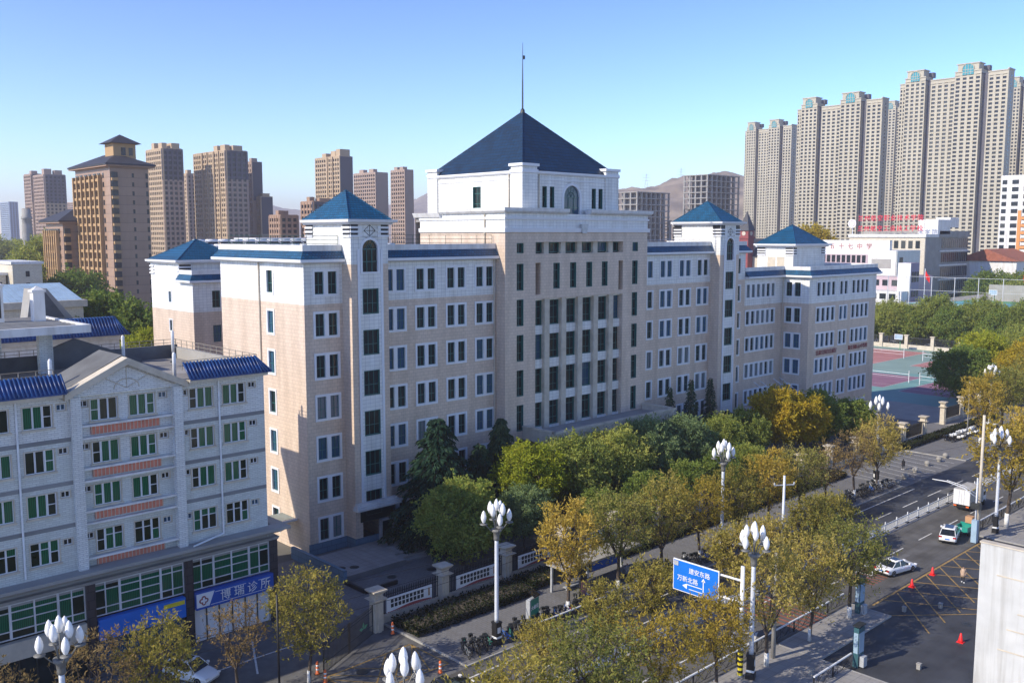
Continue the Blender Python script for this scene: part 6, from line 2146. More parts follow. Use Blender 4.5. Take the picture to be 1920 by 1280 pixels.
# sports ground and beyond
gG = 'trees around the sports ground'
tree('broad_tree', 'dark flat topped tree at the corner of the courts', GB[0], (203, 77.0, 0), 1, (1.35, 1.35, 1.25), gG)
for i, (x, y, k, s) in enumerate(((215, 78, 2, 1.2), (229, 82, 2, 1.1), (245, 79, 1, 1.25), (212, 68, 3, 1.1), (224, 69, 3, 1.1), (236, 68, 3, 1.15), (250, 70, 1, 1.1), (200, 66, 3, 1.0))):
    tree('broad_tree', 'tree right of the courts, ' + ['green gold crown', 'lime crown behind', 'olive crown far', 'golden crown by the lamp', 'golden crown second', 'golden crown third', 'olive crown fourth', 'golden crown near the fence'][i], [GB[1], OL[0], LI[0], YE[0]][k], (x, y, 0), tr_.uniform(0, 6.28), s, gG)
for i in range(13):
    y = 88 + i * 6.6
    tree('broad_tree', 'green tree behind the court wall, %s from the right' % ordinal(i + 1), [GB[0], OL[1], GB[1], OL[0]][i % 4], (294 + tr_.uniform(-2, 3), y, 0), tr_.uniform(0, 6.28), tr_.uniform(1.3, 1.5), gG)
gF = 'background trees'
tree('broad_tree', 'large golden tree behind the right wing left of the red characters', YE[0], (372, 205, 12), 1, (2.2, 2.2, 2.4), gF)
for i, (x, y, s) in enumerate(((395, 140, 2.2), (405, 130, 2.3), (415, 120, 2.0), (380, 128, 1.9), (425, 112, 2.1))):
    tree('broad_tree', 'dark tree right of the teaching block, ' + ['tallest', 'second', 'low', 'near the white hall', 'by the orange flats'][i], GB[i % 2], (x, y, 0), tr_.uniform(0, 6.28), s, gF)
tree('broad_tree', 'large dark green tree between the clinic roof and rear wing', GB[1], (68, 183, 0), 2, (2.45, 2.45, 2.55), gF)
tree('broad_tree', 'second dark green tree below the rear wing', GB[0], (72.5, 172, 0), 2, (1.7, 1.7, 1.9), gF)
tree('broad_tree', 'yellow green willow behind the clinic roof', LI[0], (64.5, 160, 4), 2, (1.1, 1.1, 1.3), gF)
tree('broad_tree', 'dark tree left of the brown towers', GB[0], (96, 290, 0), 2, (2.6, 2.6, 2.6), gF)
tree('broad_tree', 'green gold tree by the chimney', OL[0], (118, 380, 0), 2, (3.0, 3.0, 3.2), gF)
for i in range(6):
    tree('broad_tree', 'hazy tree at the far left horizon, %s from the left' % ordinal(i + 1), OL[i % 2], (135 + i * 22, 640 + i * 15, 0), i, (4, 4, 3.0), gF)

# ------------------------------------------------------------------ street lamps
def make_lamp(label):
    t = thing('street_lamp', label, 'street lamp', group='white globe street lamps')
    link('base', MB().box(-0.36, 0.36, -0.36, 0.36, 0, 0.5).box(-0.3, 0.3, -0.3, 0.3, 0.5, 1.9).box(-0.34, 0.34, -0.34, 0.34, 1.9, 2.05).mesh('base', 'black_iron'), t)
    link('base_panel', MB().box(-0.31, 0.31, -0.31, 0.31, 0.62, 0.8).box(-0.18, 0.18, -0.312, 0.312, 1.1, 1.6).mesh('base_panel', 'white_metal'), t)
    link('pole', MB().lathe((0, 0, 0), [(0.2, 2.05), (0.19, 2.4), (0.17, 9.0), (0.165, 9.2)], 12).mesh('pole', 'pole_white', True), t)
    link('capital', MB().lathe((0, 0, 0), [(0.17, 9.2), (0.26, 9.25), (0.24, 9.5), (0.30, 9.9), (0.44, 10.0), (0.44, 10.2), (0.3, 10.2)], 14).mesh('capital', 'lamp_bowl', True), t)
    globe = MB().lathe((0, 0, 0), [(0.02, 0), (0.10, 0.02), (0.13, 0.08), (0.22, 0.28), (0.245, 0.46), (0.20, 0.72), (0.11, 0.95), (0.015, 1.08)], 12).mesh('globe', 'lamp_glass', True)
    spots = [(0, 0, 11.75)] + [(0.62 * cos(a), 0.62 * sin(a), 11.45) for a in (0.3, 0.3 + pi / 2, 0.3 + pi, 0.3 + 1.5 * pi)] + [(1.12 * cos(a), 1.12 * sin(a), 10.8) for a in (1.1, 1.1 + pi / 2, 1.1 + pi, 1.1 + 1.5 * pi)]
    for (x, y, z) in spots:
        arm = MB()
        d = sqrt(x * x + y * y)
        if d < 0.01:
            arm.tube([(0, 0, 10.1), (0, 0, z)], 0.045, 6)
        else:
            u = (x / d, y / d)
            arm.tube([(u[0] * 0.12, u[1] * 0.12, 10.1), (u[0] * d * 0.45, u[1] * d * 0.45, z - 0.7), (u[0] * d * 0.8, u[1] * d * 0.8, z - 0.22), (x, y, z - 0.15), (x, y, z)], [0.05, 0.045, 0.04, 0.04, 0.05], 5)
            if z < 11:
                arm.lathe((x, y, z - 0.12), [(0.02, -0.1), (0.3, -0.03), (0.34, 0.03), (0.1, 0.06)], 12)
        o = link('lamp_arm', arm.mesh('lamp_arm', 'lamp_bowl', True), t)
        g = link('globe', globe, o, (x, y, z))
    return t


L0 = make_lamp('globe street lamp beside the bicycles in the centre foreground')
L0.location = (52.1, 57.0, 0.1)
for (x, y, l, rz) in ((29.1, 39.3, 'globe street lamp whose globes rise at the bottom edge', 0.7), (17.0, 56.6, 'globe street lamp half hidden by the bottom left trees', 2.0), (62.5, 38.6, 'globe street lamp beside the yellow and black banded post', 0.4), (85.9, 57.2, 'globe street lamp rising above the bicycle trees', 1.5), (125.8, 58.6, 'globe street lamp at the side street corner', 0.9), (115.3, 39.0, 'globe street lamp at the right edge with banded base', 0.2), (171.0, 59.9, 'globe street lamp tallest at the upper right', 1.1)):
    dup(L0, (x, y, 0.1), rz, l)

# poles
def pole(name, label, x, y, h, r0, r1, m, extra=None, z=0.1):
    t = thing(name, label, 'pole', (x, y, z), absolute=False)
    link('shaft', MB().tube([(0, 0, 0), (0, 0, h)], [r0, r1], 8).mesh('shaft', m, True), t)
    if extra:
        for n, mb, mm in extra:
            link(n, mb.mesh(n, mm), t)
    return t


xa = MB().tube([(-0.9, 0.6, 9.2), (0.9, -0.6, 9.2)], 0.07, 5)
for s in (-0.9, 0.9):
    xa.lathe((s, -s * 0.667, 9.2), [(0.06, 0), (0.09, 0.12), (0.05, 0.3)], 6)
pole('concrete_pole', 'grey concrete wire pole with crossarm at the median', 86.0, 49.8, 10.2, 0.19, 0.12, 'pole_white', [('crossarm', xa, 'galvanised')], 0)
pole('concrete_pole', 'tall pale concrete pole beside the right lamps', 111.5, 39.6, 14.5, 0.2, 0.15, 'cream_stone')
pole('concrete_pole', 'thin grey pole beside the parked scooters', 169.5, 62.9, 9.5, 0.13, 0.1, 'concrete', [('bracket', MB().tube([(0, 0, 5), (2.4, -1.2, 4.9)], 0.05, 4), 'galvanised')])
pole('concrete_pole', 'grey concrete pole between two white trunks', 67.0, 39.3, 9.0, 0.2, 0.15, 'concrete')
pole('wire_pole', 'thin dark pole before the parking bays', 33.3, 60.5, 8.6, 0.09, 0.08, 'black_iron', z=0)
# road sign on its post
sg = thing('road_sign', 'large blue overhead road sign with white characters on a banded post', 'sign', (62.1, 39.3, 0.1), absolute=True)
ps = part('post', MB().tube([(62.1, 39.3, 0.1), (62.1, 39.3, 9.2)], [0.2, 0.16], 10), 'white_metal', sg, True)
for i in range(5):
    part('band', MB().tube([(62.1, 39.3, 0.3 + i * 0.42), (62.1, 39.3, 0.51 + i * 0.42)], 0.215, 10), 'sign_yellow', sg)
    part('band', MB().tube([(62.1, 39.3, 0.51 + i * 0.42), (62.1, 39.3, 0.72 + i * 0.42)], 0.216, 10), 'black_iron', sg)
part('arm', MB().tube([(62.1, 39.3, 8.0), (62.15, 45.0, 7.9)], 0.09, 6).tube([(62.1, 39.3, 6.2), (62.15, 45.0, 6.2)], 0.09, 6), 'white_metal', sg)
part('sign_edge', MB().box(61.9, 61.98, 41.35, 45.85, 5.62, 8.28), 'sign_white', sg)
part('sign_face', MB().box(61.86, 61.89, 41.43, 45.77, 5.70, 8.20), 'sign_blue', sg)
text('sign_character', '建安东路', 0.52, 'sign_white', sg, (61.84, 43.2, 7.55), '-x', 0.01)
text('sign_character', '万新北路', 0.52, 'sign_white', sg, (61.84, 44.35, 6.75), '-x', 0.01)
part('corner_label', MB().box(61.83, 61.855, 45.3, 45.72, 7.75, 8.15), 'galvanised', sg)
ar = MB().box(61.83, 61.855, 42.75, 42.83, 5.95, 7.1).box(61.83, 61.855, 42.9, 44.4, 6.35, 6.41).box(61.83, 61.855, 42.7, 44.2, 6.0, 6.05)
ar.prism([(44.85, 6.2), (44.4, 6.45), (44.4, 5.98)], 'x', 61.83, 61.855)
ar.prism([(42.6, 7.0), (42.98, 7.0), (42.79, 7.3)], 'x', 61.83, 61.855)
part('sign_arrow', ar, 'sign_white', sg)
tag(link('control_box', MB().box(61.3, 61.9, 39.0, 39.6, 2.9, 3.9).mesh('b', 'galvanised')), 'grey control box on the banded sign post', 'box')

# ------------------------------------------------------------------ fence, gate, hedge along the campus
fence_g = 'cream gate posts and fence pillars'
pil = thing('fence_pillar', 'cream stone pillar at the right of the gate', 'pillar', (46.4, 66.6, 0), group=fence_g)
link('shaft', MB().box(-0.44, 0.44, -0.44, 0.44, 0, 3.1).mesh('shaft', 'cream_stone'), pil)
link('rib', MB().box(-0.18, 0.18, -0.56, 0.56, 0, 3.3).mesh('rib', 'cream_stone'), pil)
link('cap', MB().frustum(0, 0, 2.75, 3.0, 0.46, 0.46, 0.78, 0.78).frustum(0, 0, 3.0, 3.45, 0.42, 0.42, 0.42, 0.42).frustum(0, 0, 3.45, 3.72, 0.45, 0.45, 0.72, 0.72).box(-0.72, 0.72, -0.72, 0.72, 3.72, 3.84).mesh('cap', 'cream_stone'), pil)
px_ = [46.4 + 8.25 * i for i in range(15)]
far_px = [176.5, 184.8, 193, 201, 209]
words = ['second', 'third', 'fourth', 'fifth', 'sixth', 'seventh', 'eighth', 'ninth', 'tenth', 'eleventh', 'twelfth', 'thirteenth', 'fourteenth', 'fifteenth', 'sixteenth']
for i, x in enumerate(px_[1:]):
    dup(pil, (x, 67.4, 0), 0, 'cream stone fence pillar, %s from the gate' % words[i])
for i, x in enumerate(far_px):
    dup(pil, (x, 70.0, 0), 0, 'cream stone pillar of the court fence, %s beyond the right wing' % ['first', 'second', 'third', 'fourth', 'fifth'][i], (0.9, 0.9, 1.1))
L = 8.25 - 1.3
rail, bars = MB(), MB()
for z in (0.95, 2.35, 2.62):
    rail.box(-L / 2, L / 2, -0.03, 0.03, z - 0.03, z + 0.03)
n = 34
for i in range(n + 1):
    x = -L / 2 + L * i / n
    bars.box(x - 0.03, x + 0.03, -0.03, 0.03, 0.85, 2.85 + 0.12 * (i % 6 == 0))
    bars.frustum(x, 0, 2.85, 3.05, 0.03, 0.03, 0.003, 0.003)
railM, barM = rail.mesh('rail', 'black_iron'), bars.mesh('bar', 'black_iron')
lowM = MB().box(-L / 2, L / 2, -0.18, 0.18, 0, 0.8).mesh('low_wall', 'cream_stone')
for (a, y, w) in [(x + 8.25 / 2, 67.4, i) for i, x in enumerate(px_[:-1])] + [(x + 4.15, 70.0, 20 + i) for i, x in enumerate(far_px[:-1])]:
    f = thing('iron_fence', ('black spiked fence panel on low cream wall, %s right of the gate' % ordinal(w + 1)) if w < 20 else 'black court fence panel, %s beyond the right wing' % ordinal(w - 19), 'fence', (a, y, 0), group='black fence panels')
    link('rail', railM, f)
    b = link('bar', barM, f)
    b['kind'] = 'stuff'
    link('low_wall', lowM, f)
# photo boards on the fence
for i in range(4):
    x = px_[i] + 8.25 / 2
    o = thing('photo_board', 'white board of small photos on the fence panel, %s right of the gate' % ['first', 'second', 'third', 'fourth'][i], 'board', (x, 67.2, 0.9), group='photo boards on the fence')
    link('panel', MB().box(-2.6, 2.6, -0.05, 0.05, 0.1, 1.45).mesh('panel', 'sign_white'), o)
    ph = MB().box(-0.15, 0.15, -0.07, -0.052, -0.17, 0.17).mesh('photo', 'dark_metal')
    for r in range(2):
        for c in range(9):
            link('photo', ph, o, (-2.0 + c * 0.43, 0, 1.12 - r * 0.44))
    rb = MB()
    for k in range(10):
        u0, u1 = k / 10, (k + 1) / 10
        f0 = lambda u: 0.28 + 0.22 * max(0, sin(pi * u * 1.1 - 0.5))
        rb.quad((-2.55 + 5.1 * u0, -0.06, 0.12), (-2.55 + 5.1 * u1, -0.06, 0.12), (-2.55 + 5.1 * u1, -0.06, f0(u1) - 0.1), (-2.55 + 5.1 * u0, -0.06, f0(u0) - 0.1))
    link('red_ribbon', rb.mesh('red_ribbon', 'dull_red', fix=False), o)
    link('caption', MB().box(2.15, 2.33, -0.062, -0.052, 0.5, 1.25).mesh('caption', 'cardboard'), o)
# gate
g = thing('iron_gate', 'closed black double gate with green leaf emblem', 'gate', (42, 64.2, 0))
ga, gb = Vector((38.3, 62.4, 0)), Vector((45.5, 65.9, 0))
gd = (gb - ga).normalized()
fr = MB()
for z in (0.25, 1.0, 2.3, 2.55):
    fr.tube([(ga - Vector((42, 64.2, 0)) + Vector((0, 0, z))), (gb - Vector((42, 64.2, 0)) + Vector((0, 0, z)))], 0.035, 4)
for k in range(42):
    p = ga + (gb - ga) * k / 41 - Vector((42, 64.2, 0))
    fr.tube([p + Vector((0, 0, 0.15)), p + Vector((0, 0, 2.8))], 0.06 if k in (0, 20, 21, 41) else 0.03, 4)
link('gate_bars', fr.mesh('gate_bars', 'black_iron'), g)['kind'] = 'stuff'
lf = MB()
c = ga + (gb - ga) * 0.78 - Vector((42, 64.2, 0)) + Vector((0.03, -0.06, 1.35))
for a, s in ((0.25, 1.0), (1.5, 0.8), (2.9, 0.9)):
    tip = c + gd * cos(a) * 0.75 * s + Vector((0, 0, sin(a) * 0.75 * s))
    nn = gd * -sin(a) * 0.17 + Vector((0, 0, cos(a) * 0.17))
    m_ = (c + tip) / 2
    lf.quad(c, m_ + nn, tip, m_ - nn)
link('leaf_emblem', lf.mesh('leaf_emblem', 'court_green', fix=False), g)
# hedge: leafy mass over dark core
def hedge(x0, x1, y0, y1, h, label, seed):
    t = thing('hedge', label, 'hedge', ((x0 + x1) / 2, (y0 + y1) / 2, 0.1), group='clipped hedges by the fence', absolute=True)
    part('core', MB().box(x0 + 0.15, x1 - 0.15, y0 + 0.15, y1 - 0.15, 0.1, h - 0.15), 'soil', t)
    rs = np.random.RandomState(seed)
    n = int((x1 - x0) * (y1 - y0) * 55 + (x1 - x0) * h * 60)
    P = np.stack([rs.uniform(x0, x1, n), rs.uniform(y0, y1, n), np.full(n, h - 0.18) + rs.uniform(0, 0.14, n)], 1)
    k = n // 3
    P[:k, 1] = y0 + rs.uniform(0, 0.15, k)
    P[:k, 2] = rs.uniform(0.1, h, k)
    P[:k // 4, 0] = x0 + rs.uniform(0, 0.12, k // 4)
    P[:k // 4, 1] = rs.uniform(y0, y1, k // 4)
    D = rs.normal(size=(n, 3)) * 0.7 + np.array([0, -0.2, 0.7])
    o = link('foliage', leaf_mesh('foliage', P, D, 0.26, 0.14, 'hedge_leaf', rs), t)
    o.location = tuple(-v for v in t.location)


hedge(47.9, 62.5, 62.6, 66.4, 0.95, 'low dark hedge between gate pillar and bus shelter', 1)
hedge(63, 127, 63.4, 66.4, 0.95, 'long dark hedge behind the bus shelter', 2)
hedge(150, 190, 64.8, 66.6, 0.9, 'dark hedge beyond the side street', 3)

# raised terrace by the entrance
te = thing('terrace', 'raised stone terrace with steps at the left tower door', 'terrace', (55, 82, 0), absolute=True)
part('slab', MB().box(51.0, 58.6, 78.4, 85.7, 0, 0.55).box(58.6, 63.5, 80.6, 85.7, 0, 0.55), 'pale_pavers', te)
part('step', MB().box(58.65, 62.6, 79.6, 80.58, 0, 0.36), 'concrete', te)
part('step', MB().box(58.65, 62.6, 78.9, 79.58, 0, 0.18), 'concrete', te)
part('low_parapet', MB().box(50.6, 50.98, 78.2, 88.5, 0, 1.3), 'blue_plinth', te)
tag(link('planter_kerb', MB().box(50.6, 54.5, 74.4, 74.65, 0, 0.4).box(50.5, 50.75, 74.65, 78.1, 0, 0.4).mesh('k', 'black_iron')), 'black planter kerb in front of the terrace', 'kerb')
for (x, y, w) in ((52.0, 80.9, 'on the terrace, left'), (53.2, 80.2, 'on the terrace, right'), (55.2, 76.4, 'before the terrace'), (59.6, 75.4, 'by the photo boards'), (38.8, 59.6, 'left before the gate'), (40.9, 60.8, 'right before the gate'), (52.3, 74.9, 'by the planter kerb')):
    z = 0.551 if y > 79 else 0.012
    o = link('manhole_cover', MB().lathe((0, 0, 0), [(0.5, 0), (0.5, 0.02), (0.42, 0.026), (0.02, 0.026)], 18).mesh('m', 'dark_metal'), None, (x, y, z))
    tag(o, 'round manhole cover ' + w, 'manhole cover', 'manhole covers')

# ------------------------------------------------------------------ median barrier, south rail, bollards
bw = 3.0
b0 = thing('median_fence', 'x', 'fence', (0, 48, 0), group='white median fence sections')
link('post', MB().box(-0.05, 0.05, -0.05, 0.05, 0, 1.25).lathe((0, 0, 1.25), [(0.06, 0), (0.07, 0.06), (0.01, 0.14)], 6).mesh('post', 'white_metal'), b0)
link('rail', MB().box(0.05, bw - 0.05, -0.03, 0.03, 0.22, 0.3).box(0.05, bw - 0.05, -0.03, 0.03, 0.98, 1.08).mesh('rail', 'white_metal'), b0)
mbb = MB()
for i in range(1, 18):
    mbb.box(bw * i / 18 - 0.022, bw * i / 18 + 0.022, -0.012, 0.012, 0.3, 0.98)
link('bar', mbb.mesh('bar', 'white_metal'), b0)['kind'] = 'stuff'
link('foot', MB().box(-0.22, 0.22, -0.16, 0.16, 0, 0.12).mesh('foot', 'rubber'), b0)
xs = [40 + bw * i for i in range(47)]
for i, x in enumerate(xs):
    lab = 'white median fence section, %s from the bottom of the picture' % ordinal(i + 1)
    if i == 0:
        b0.location = (x, 48.0, 0)
        b0['label'] = lab
    else:
        dup(b0, (x, 48.0, 0), 0, lab)
structure('median_kerb', MB().box(40, 181, 47.6, 48.4, -0.02, 0.0 + 0.014), 'kerb_stone')
# south pedestrian rail with bows
s0 = thing('pavement_rail', 'x', 'railing', (0, 40.8, 0.1), group='black pavement rails with pale handrail')
link('handrail', MB().box(0, 3.0, -0.06, 0.06, 1.0, 1.1).mesh('handrail', 'white_metal'), s0)
link('post', MB().box(-0.05, 0.05, -0.05, 0.05, 0, 1.0).mesh('post', 'black_iron'), s0)
bows = MB().tube([(0, 0, 0.1), (3, 0, 0.1)], 0.025, 4).tube([(0, 0, 0.9), (3, 0, 0.9)], 0.02, 4)
for k in range(2):
    for s in (1, -1):
        bows.tube([(1.5 * k + 0.75 + s * 0.75 * cos(pi * j / 8), 0, 0.5 + 0.38 * cos(pi * j / 8 + (0 if s > 0 else pi))) for j in range(9)], 0.02, 4)
    bows.tube([(1.5 * k, 0, 0.1), (1.5 * k + 0.75, 0, 0.85), (1.5 * k + 1.5, 0, 0.1)], 0.02, 4)
    bows.tube([(1.5 * k + 0.75, 0, 0.1), (1.5 * k + 0.75, 0, 0.9)], 0.018, 4)
link('bow', bows.mesh('bow', 'black_iron'), s0)
k = 0
for (a, n_) in ((40, 14), (113.5, 14)):
    for i in range(n_):
        lab = 'black pavement rail with pale handrail, %s stretch, %s from the left' % ('near' if a < 50 else 'right edge', ordinal(i + 1))
        if k == 0:
            s0.location = (a, 40.85, 0.1)
            s0['label'] = lab
        else:
            dup(s0, (a + 3 * i, 40.85, 0.1), 0, lab)
        k += 1
dup(s0, (64.4, 34.2, 0.1), 0, 'short black rail beside the lower kiosk')
dup(s0, (67.4, 34.2, 0.1), 0, 'short black rail end touching the lower kiosk')
# bicycle rail on the north side
dup(s0, (56.2, 55.95, 0.12), 0, 'dark rail before the near bicycles, left length')
dup(s0, (59.2, 55.95, 0.12), 0, 'dark rail before the near bicycles, middle length')
dup(s0, (62.2, 55.95, 0.12), 0, 'dark rail before the near bicycles, right length')
for i, (x, y) in enumerate(((128.2, 56.6), (132.4, 57.4), (137.0, 57.9), (142.4, 58.4), (146.4, 58.3), (149.6, 58.6))):
    o = link('stone_ball', MB().lathe((0, 0, 0), [(0.28, 0), (0.28, 0.1), (0.18, 0.12), (0.36, 0.25), (0.44, 0.45), (0.36, 0.68), (0.2, 0.8), (0.02, 0.85)], 14).mesh('ball', 'concrete', True), None, (x, y, 0))
    tag(o, 'grey stone ball bollard, %s from the left along the side street' % ['first', 'second', 'third', 'fourth', 'fifth', 'last'][i], 'bollard', 'stone ball bollards')
for i, (x, y, w) in enumerate(((84.7, 36.2, 'left one below the yellow box'), (88.0, 34.2, 'right one below the yellow box'), (74.0, 30.2, 'lower right on the dark asphalt'), (66.5, 35.6, 'at the pavement edge near the bottom'))):
    o = link('short_bollard', MB().box(-0.15, 0.15, -0.15, 0.15, 0, 0.42).box(-0.18, 0.18, -0.18, 0.18, 0.42, 0.5).mesh('b', 'concrete'), None, (x, y, 0.12 if x < 70 else 0.01))
    tag(o, 'short square grey bollard, ' + w, 'bollard', 'short square bollards')
# cones
cm = thing('traffic_cone', 'red traffic cone right of the white saloon', 'cone', (96.3, 38.4, 0.01), group='red traffic cones')
link('body', MB().lathe((0, 0, 0), [(0.24, 0.03), (0.2, 0.2), (0.07, 0.8), (0.05, 0.82)], 12).mesh('body', 'cone_red', True), cm)
link('foot', MB().box(-0.28, 0.28, -0.28, 0.28, 0, 0.05).mesh('foot', 'cone_red'), cm)
dup(cm, (91.4, 38.4, 0.01), 0, 'red traffic cone below the white saloon')
dup(cm, (81.7, 29.9, 0.01), 0, 'red traffic cone by the white wall')
c2 = thing('striped_cone', 'orange and white striped marker post before the gate, right one', 'cone', (45.4, 56.4, 0.01), group='striped marker posts')
link('body', MB().lathe((0, 0, 0), [(0.2, 0), (0.2, 0.06), (0.13, 0.1), (0.11, 0.95), (0.04, 1.05)], 10).mesh('body', 'orange', True), c2)
link('stripe', MB().lathe((0, 0, 0), [(0.126, 0.32), (0.123, 0.46)], 10).lathe((0, 0, 0), [(0.12, 0.64), (0.117, 0.78)], 10).mesh('stripe', 'sign_white', True), c2)
dup(c2, (38.1, 63.0, 0.01), 0, 'orange and white striped marker post left of the gate, back one')
dup(c2, (37.8, 61.4, 0.01), 0, 'orange and white striped marker post left of the gate, front one')
dup(c2, (46.9, 64.9, 0.12), 0, 'orange and white striped marker post at the hedge corner')
# kiosks
for (x, y, lab) in ((81.3, 38.9, 'teal advertising kiosk at the end of the rail'), (71.0, 33.9, 'teal advertising kiosk lower on the dark asphalt')):
    t = thing('ad_kiosk', lab, 'kiosk', (x, y, 0.02), group='teal advertising kiosks')
    link('body', MB().box(-0.5, 0.5, -0.22, 0.22, 0, 3.3).mesh('body', 'kiosk_teal'), t)
    link('screen', MB().box(-0.53, -0.501, -0.18, 0.18, 1.2, 2.9).box(-0.42, 0.42, -0.25, -0.221, 1.2, 2.9).mesh('screen', 'roof_steel'), t)
    link('bin', MB().box(-0.3, 0.3, -0.62, -0.25, 0.1, 0.95).mesh('bin', 'galvanised'), t)
    link('solar_top', MB().box(-0.6, 0.6, -0.3, 0.3, 3.45, 3.52).box(-0.04, 0.04, -0.04, 0.04, 3.3, 3.46).mesh('solar_top', 'dark_metal'), t)
gbx = thing('info_board', 'green bus information board with small solar panel', 'board', (57.2, 57.7, 0.12), rz=0.25)
link('panel', MB().box(-0.75, 0.75, -0.14, 0.14, 0.6, 2.5).mesh('panel', 'sign_green'), gbx)
link('frame', MB().box(-0.95, -0.76, -0.2, 0.2, 0, 2.6).box(-0.76, 0.8, -0.16, 0.16, 2.5, 2.62).mesh('frame', 'galvanised'), gbx)
link('solar_panel', MB().quad((-0.5, -0.45, 2.75), (0.5, -0.45, 2.75), (0.5, 0.3, 3.2), (-0.5, 0.3, 3.2)).box(-0.03, 0.03, -0.1, 0, 2.6, 2.95).mesh('solar_panel', 'car_glass', fix=False), gbx)
tmx = text_mesh('board_character', '大巷北', 0.42, 'sign_white', 0.01, 0.01)
o = link('board_character', tmx, gbx, (0, -0.16, 1.7))
o.rotation_euler = (pi / 2, 0, 0)
# bus shelter
bs = thing('bus_shelter', 'bus shelter with flat roof and blue poster', 'bus shelter', (69.0, 61.0, 0.12), absolute=True)
part('roof', MB().box(63.6, 75.0, 59.6, 62.4, 2.85, 3.05), 'sign_yellow' if False else 'concrete', bs)
for x in (64.0, 69.2, 74.6):
    part('post', MB().box(x - 0.1, x + 0.1, 61.9, 62.1, 0.12, 2.85), 'galvanised', bs)
part('poster', MB().box(69.8, 74.2, 61.85, 61.95, 0.8, 2.6), 'shop_blue', bs)
part('poster_frame', MB().box(69.7, 74.3, 61.96, 62.05, 0.7, 2.7), 'black_iron', bs)
part('back_panel', MB().box(64.3, 69.0, 61.9, 62.0, 1.0, 2.5), 'dark_metal', bs)
part('bench', MB().box(65, 69, 61.0, 61.45, 0.5, 0.58).box(65.4, 65.5, 61.1, 61.4, 0.12, 0.5).box(68.5, 68.6, 61.1, 61.4, 0.12, 0.5), 'galvanised', bs)
t = thing('phone_totem', 'narrow dark totem with lit red advert by the shelter', 'kiosk', (64.6, 58.4, 0.12))
link('body', MB().box(-0.45, 0.45, -0.12, 0.12, 0, 2.6).mesh('body', 'black_iron'), t)
link('advert', MB().box(-0.38, 0.38, -0.15, -0.121, 0.5, 2.0).mesh('advert', 'court_red'), t)

# ------------------------------------------------------------------ bicycles and scooters
def ring(mb, c, R, r, n=14):
    mb.tube([(c[0] + R * cos(2 * pi * k / n), c[1], c[2] + R * sin(2 * pi * k / n)) for k in range(n + 1)], r, 4, False)


wheelM = MB()
ring(wheelM, (0, 0, 0), 0.32, 0.03)
for k in range(6):
    a = pi * k / 6
    wheelM.tube([(0.3 * cos(a), 0, 0.3 * sin(a)), (-0.3 * cos(a), 0, -0.3 * sin(a))], 0.006, 3, False)
wheelM = wheelM.mesh('wheel', 'rubber')
fB = MB()
for a, b in (((-0.5, 0, 0.34), (-0.1, 0, 0.3)), ((-0.1, 0, 0.3), (0.38, 0, 0.75)), ((-0.5, 0, 0.34), (-0.22, 0, 0.78)), ((-0.22, 0, 0.78), (0.36, 0, 0.8)), ((-0.1, 0, 0.3), (-0.24, 0, 0.9)), ((0.35, 0, 0.95), (0.52, 0, 0.34))):
    fB.tube([a, b], 0.028, 5)
fB.box(-0.75, -0.35, -0.06, 0.06, 0.66, 0.69)
frames = [fB.mesh('frame', m) for m in ('black_iron', 'sign_blue', 'car_grey', 'white_metal', 'sign_green', 'cone_red')]
hbM = MB().tube([(0.3, -0.28, 1.02), (0.36, -0.1, 1.0), (0.36, 0.1, 1.0), (0.3, 0.28, 1.02)], 0.018, 4).mesh('handlebar', 'dark_metal')
skM = MB().tube([(-0.36, 0, 0.94), (-0.24, 0, 0.95), (-0.1, 0, 0.93)], [0.09, 0.07, 0.03], 6).mesh('saddle', 'rubber')
bkM = MB().box(0.42, 0.72, -0.17, 0.17, 0.68, 0.92).mesh('basket', 'dark_metal')


def bicycle(x, y, rz, k, label, z=0.13):
    t = thing('bicycle', label, 'bicycle', (x, y, z), rz, 'parked bicycles along the north kerb')
    link('wheel', wheelM, t, (-0.52, 0, 0.34))
    link('wheel', wheelM, t, (0.53, 0, 0.34))
    link('frame', frames[k], t)
    link('handlebar', hbM, t)
    link('saddle', skM, t)
    if k % 2 == 0:
        link('basket', bkM, t)


br_ = random.Random(21)
runs = [(48.6, 66.5, 'near the centre lamp', 0.3), (71.5, 95.0, 'beyond the bus shelter', 0.46), (101.5, 126.5, 'below the far corner lamp', 0.5)]
for (a, b, w, st) in runs:
    x = a
    i = 1
    while x < b:
        if not (51.4 < x < 52.7):
            bicycle(x, 57.0 + br_.uniform(-0.2, 0.25) + (0.9 if br_.random() < 0.3 else 0), pi / 2 + br_.uniform(-0.35, 0.25) - 0.35, br_.choice((0,) * 12 + (1, 2, 2, 2, 2, 3, 4, 5)), 'parked bicycle %s, %s from the left' % (w, ordinal(i)))
            i += 1
        x += st * br_.uniform(0.85, 1.2)


def make_scooter(m):
    o = {}
    o['body'] = MB().prism([(-0.75, 0.45), (-0.2, 0.35), (0.25, 0.3), (0.4, 0.35), (0.52, 0.95), (0.42, 1.0), (0.25, 0.45), (-0.1, 0.45), (-0.2, 0.75), (-0.8, 0.8)], 'y', -0.17, 0.17).mesh('body', m)
    o['seat'] = MB().box(-0.8, -0.15, -0.15, 0.15, 0.8, 0.9).mesh('seat', 'rubber')
    o['bar'] = MB().tube([(0.38, -0.35, 1.1), (0.48, 0, 1.05), (0.38, 0.35, 1.1)], 0.03, 4).box(0.3, 0.9, -0.3, 0.3, 0.55, 0.9).mesh('apron', m)
    return o


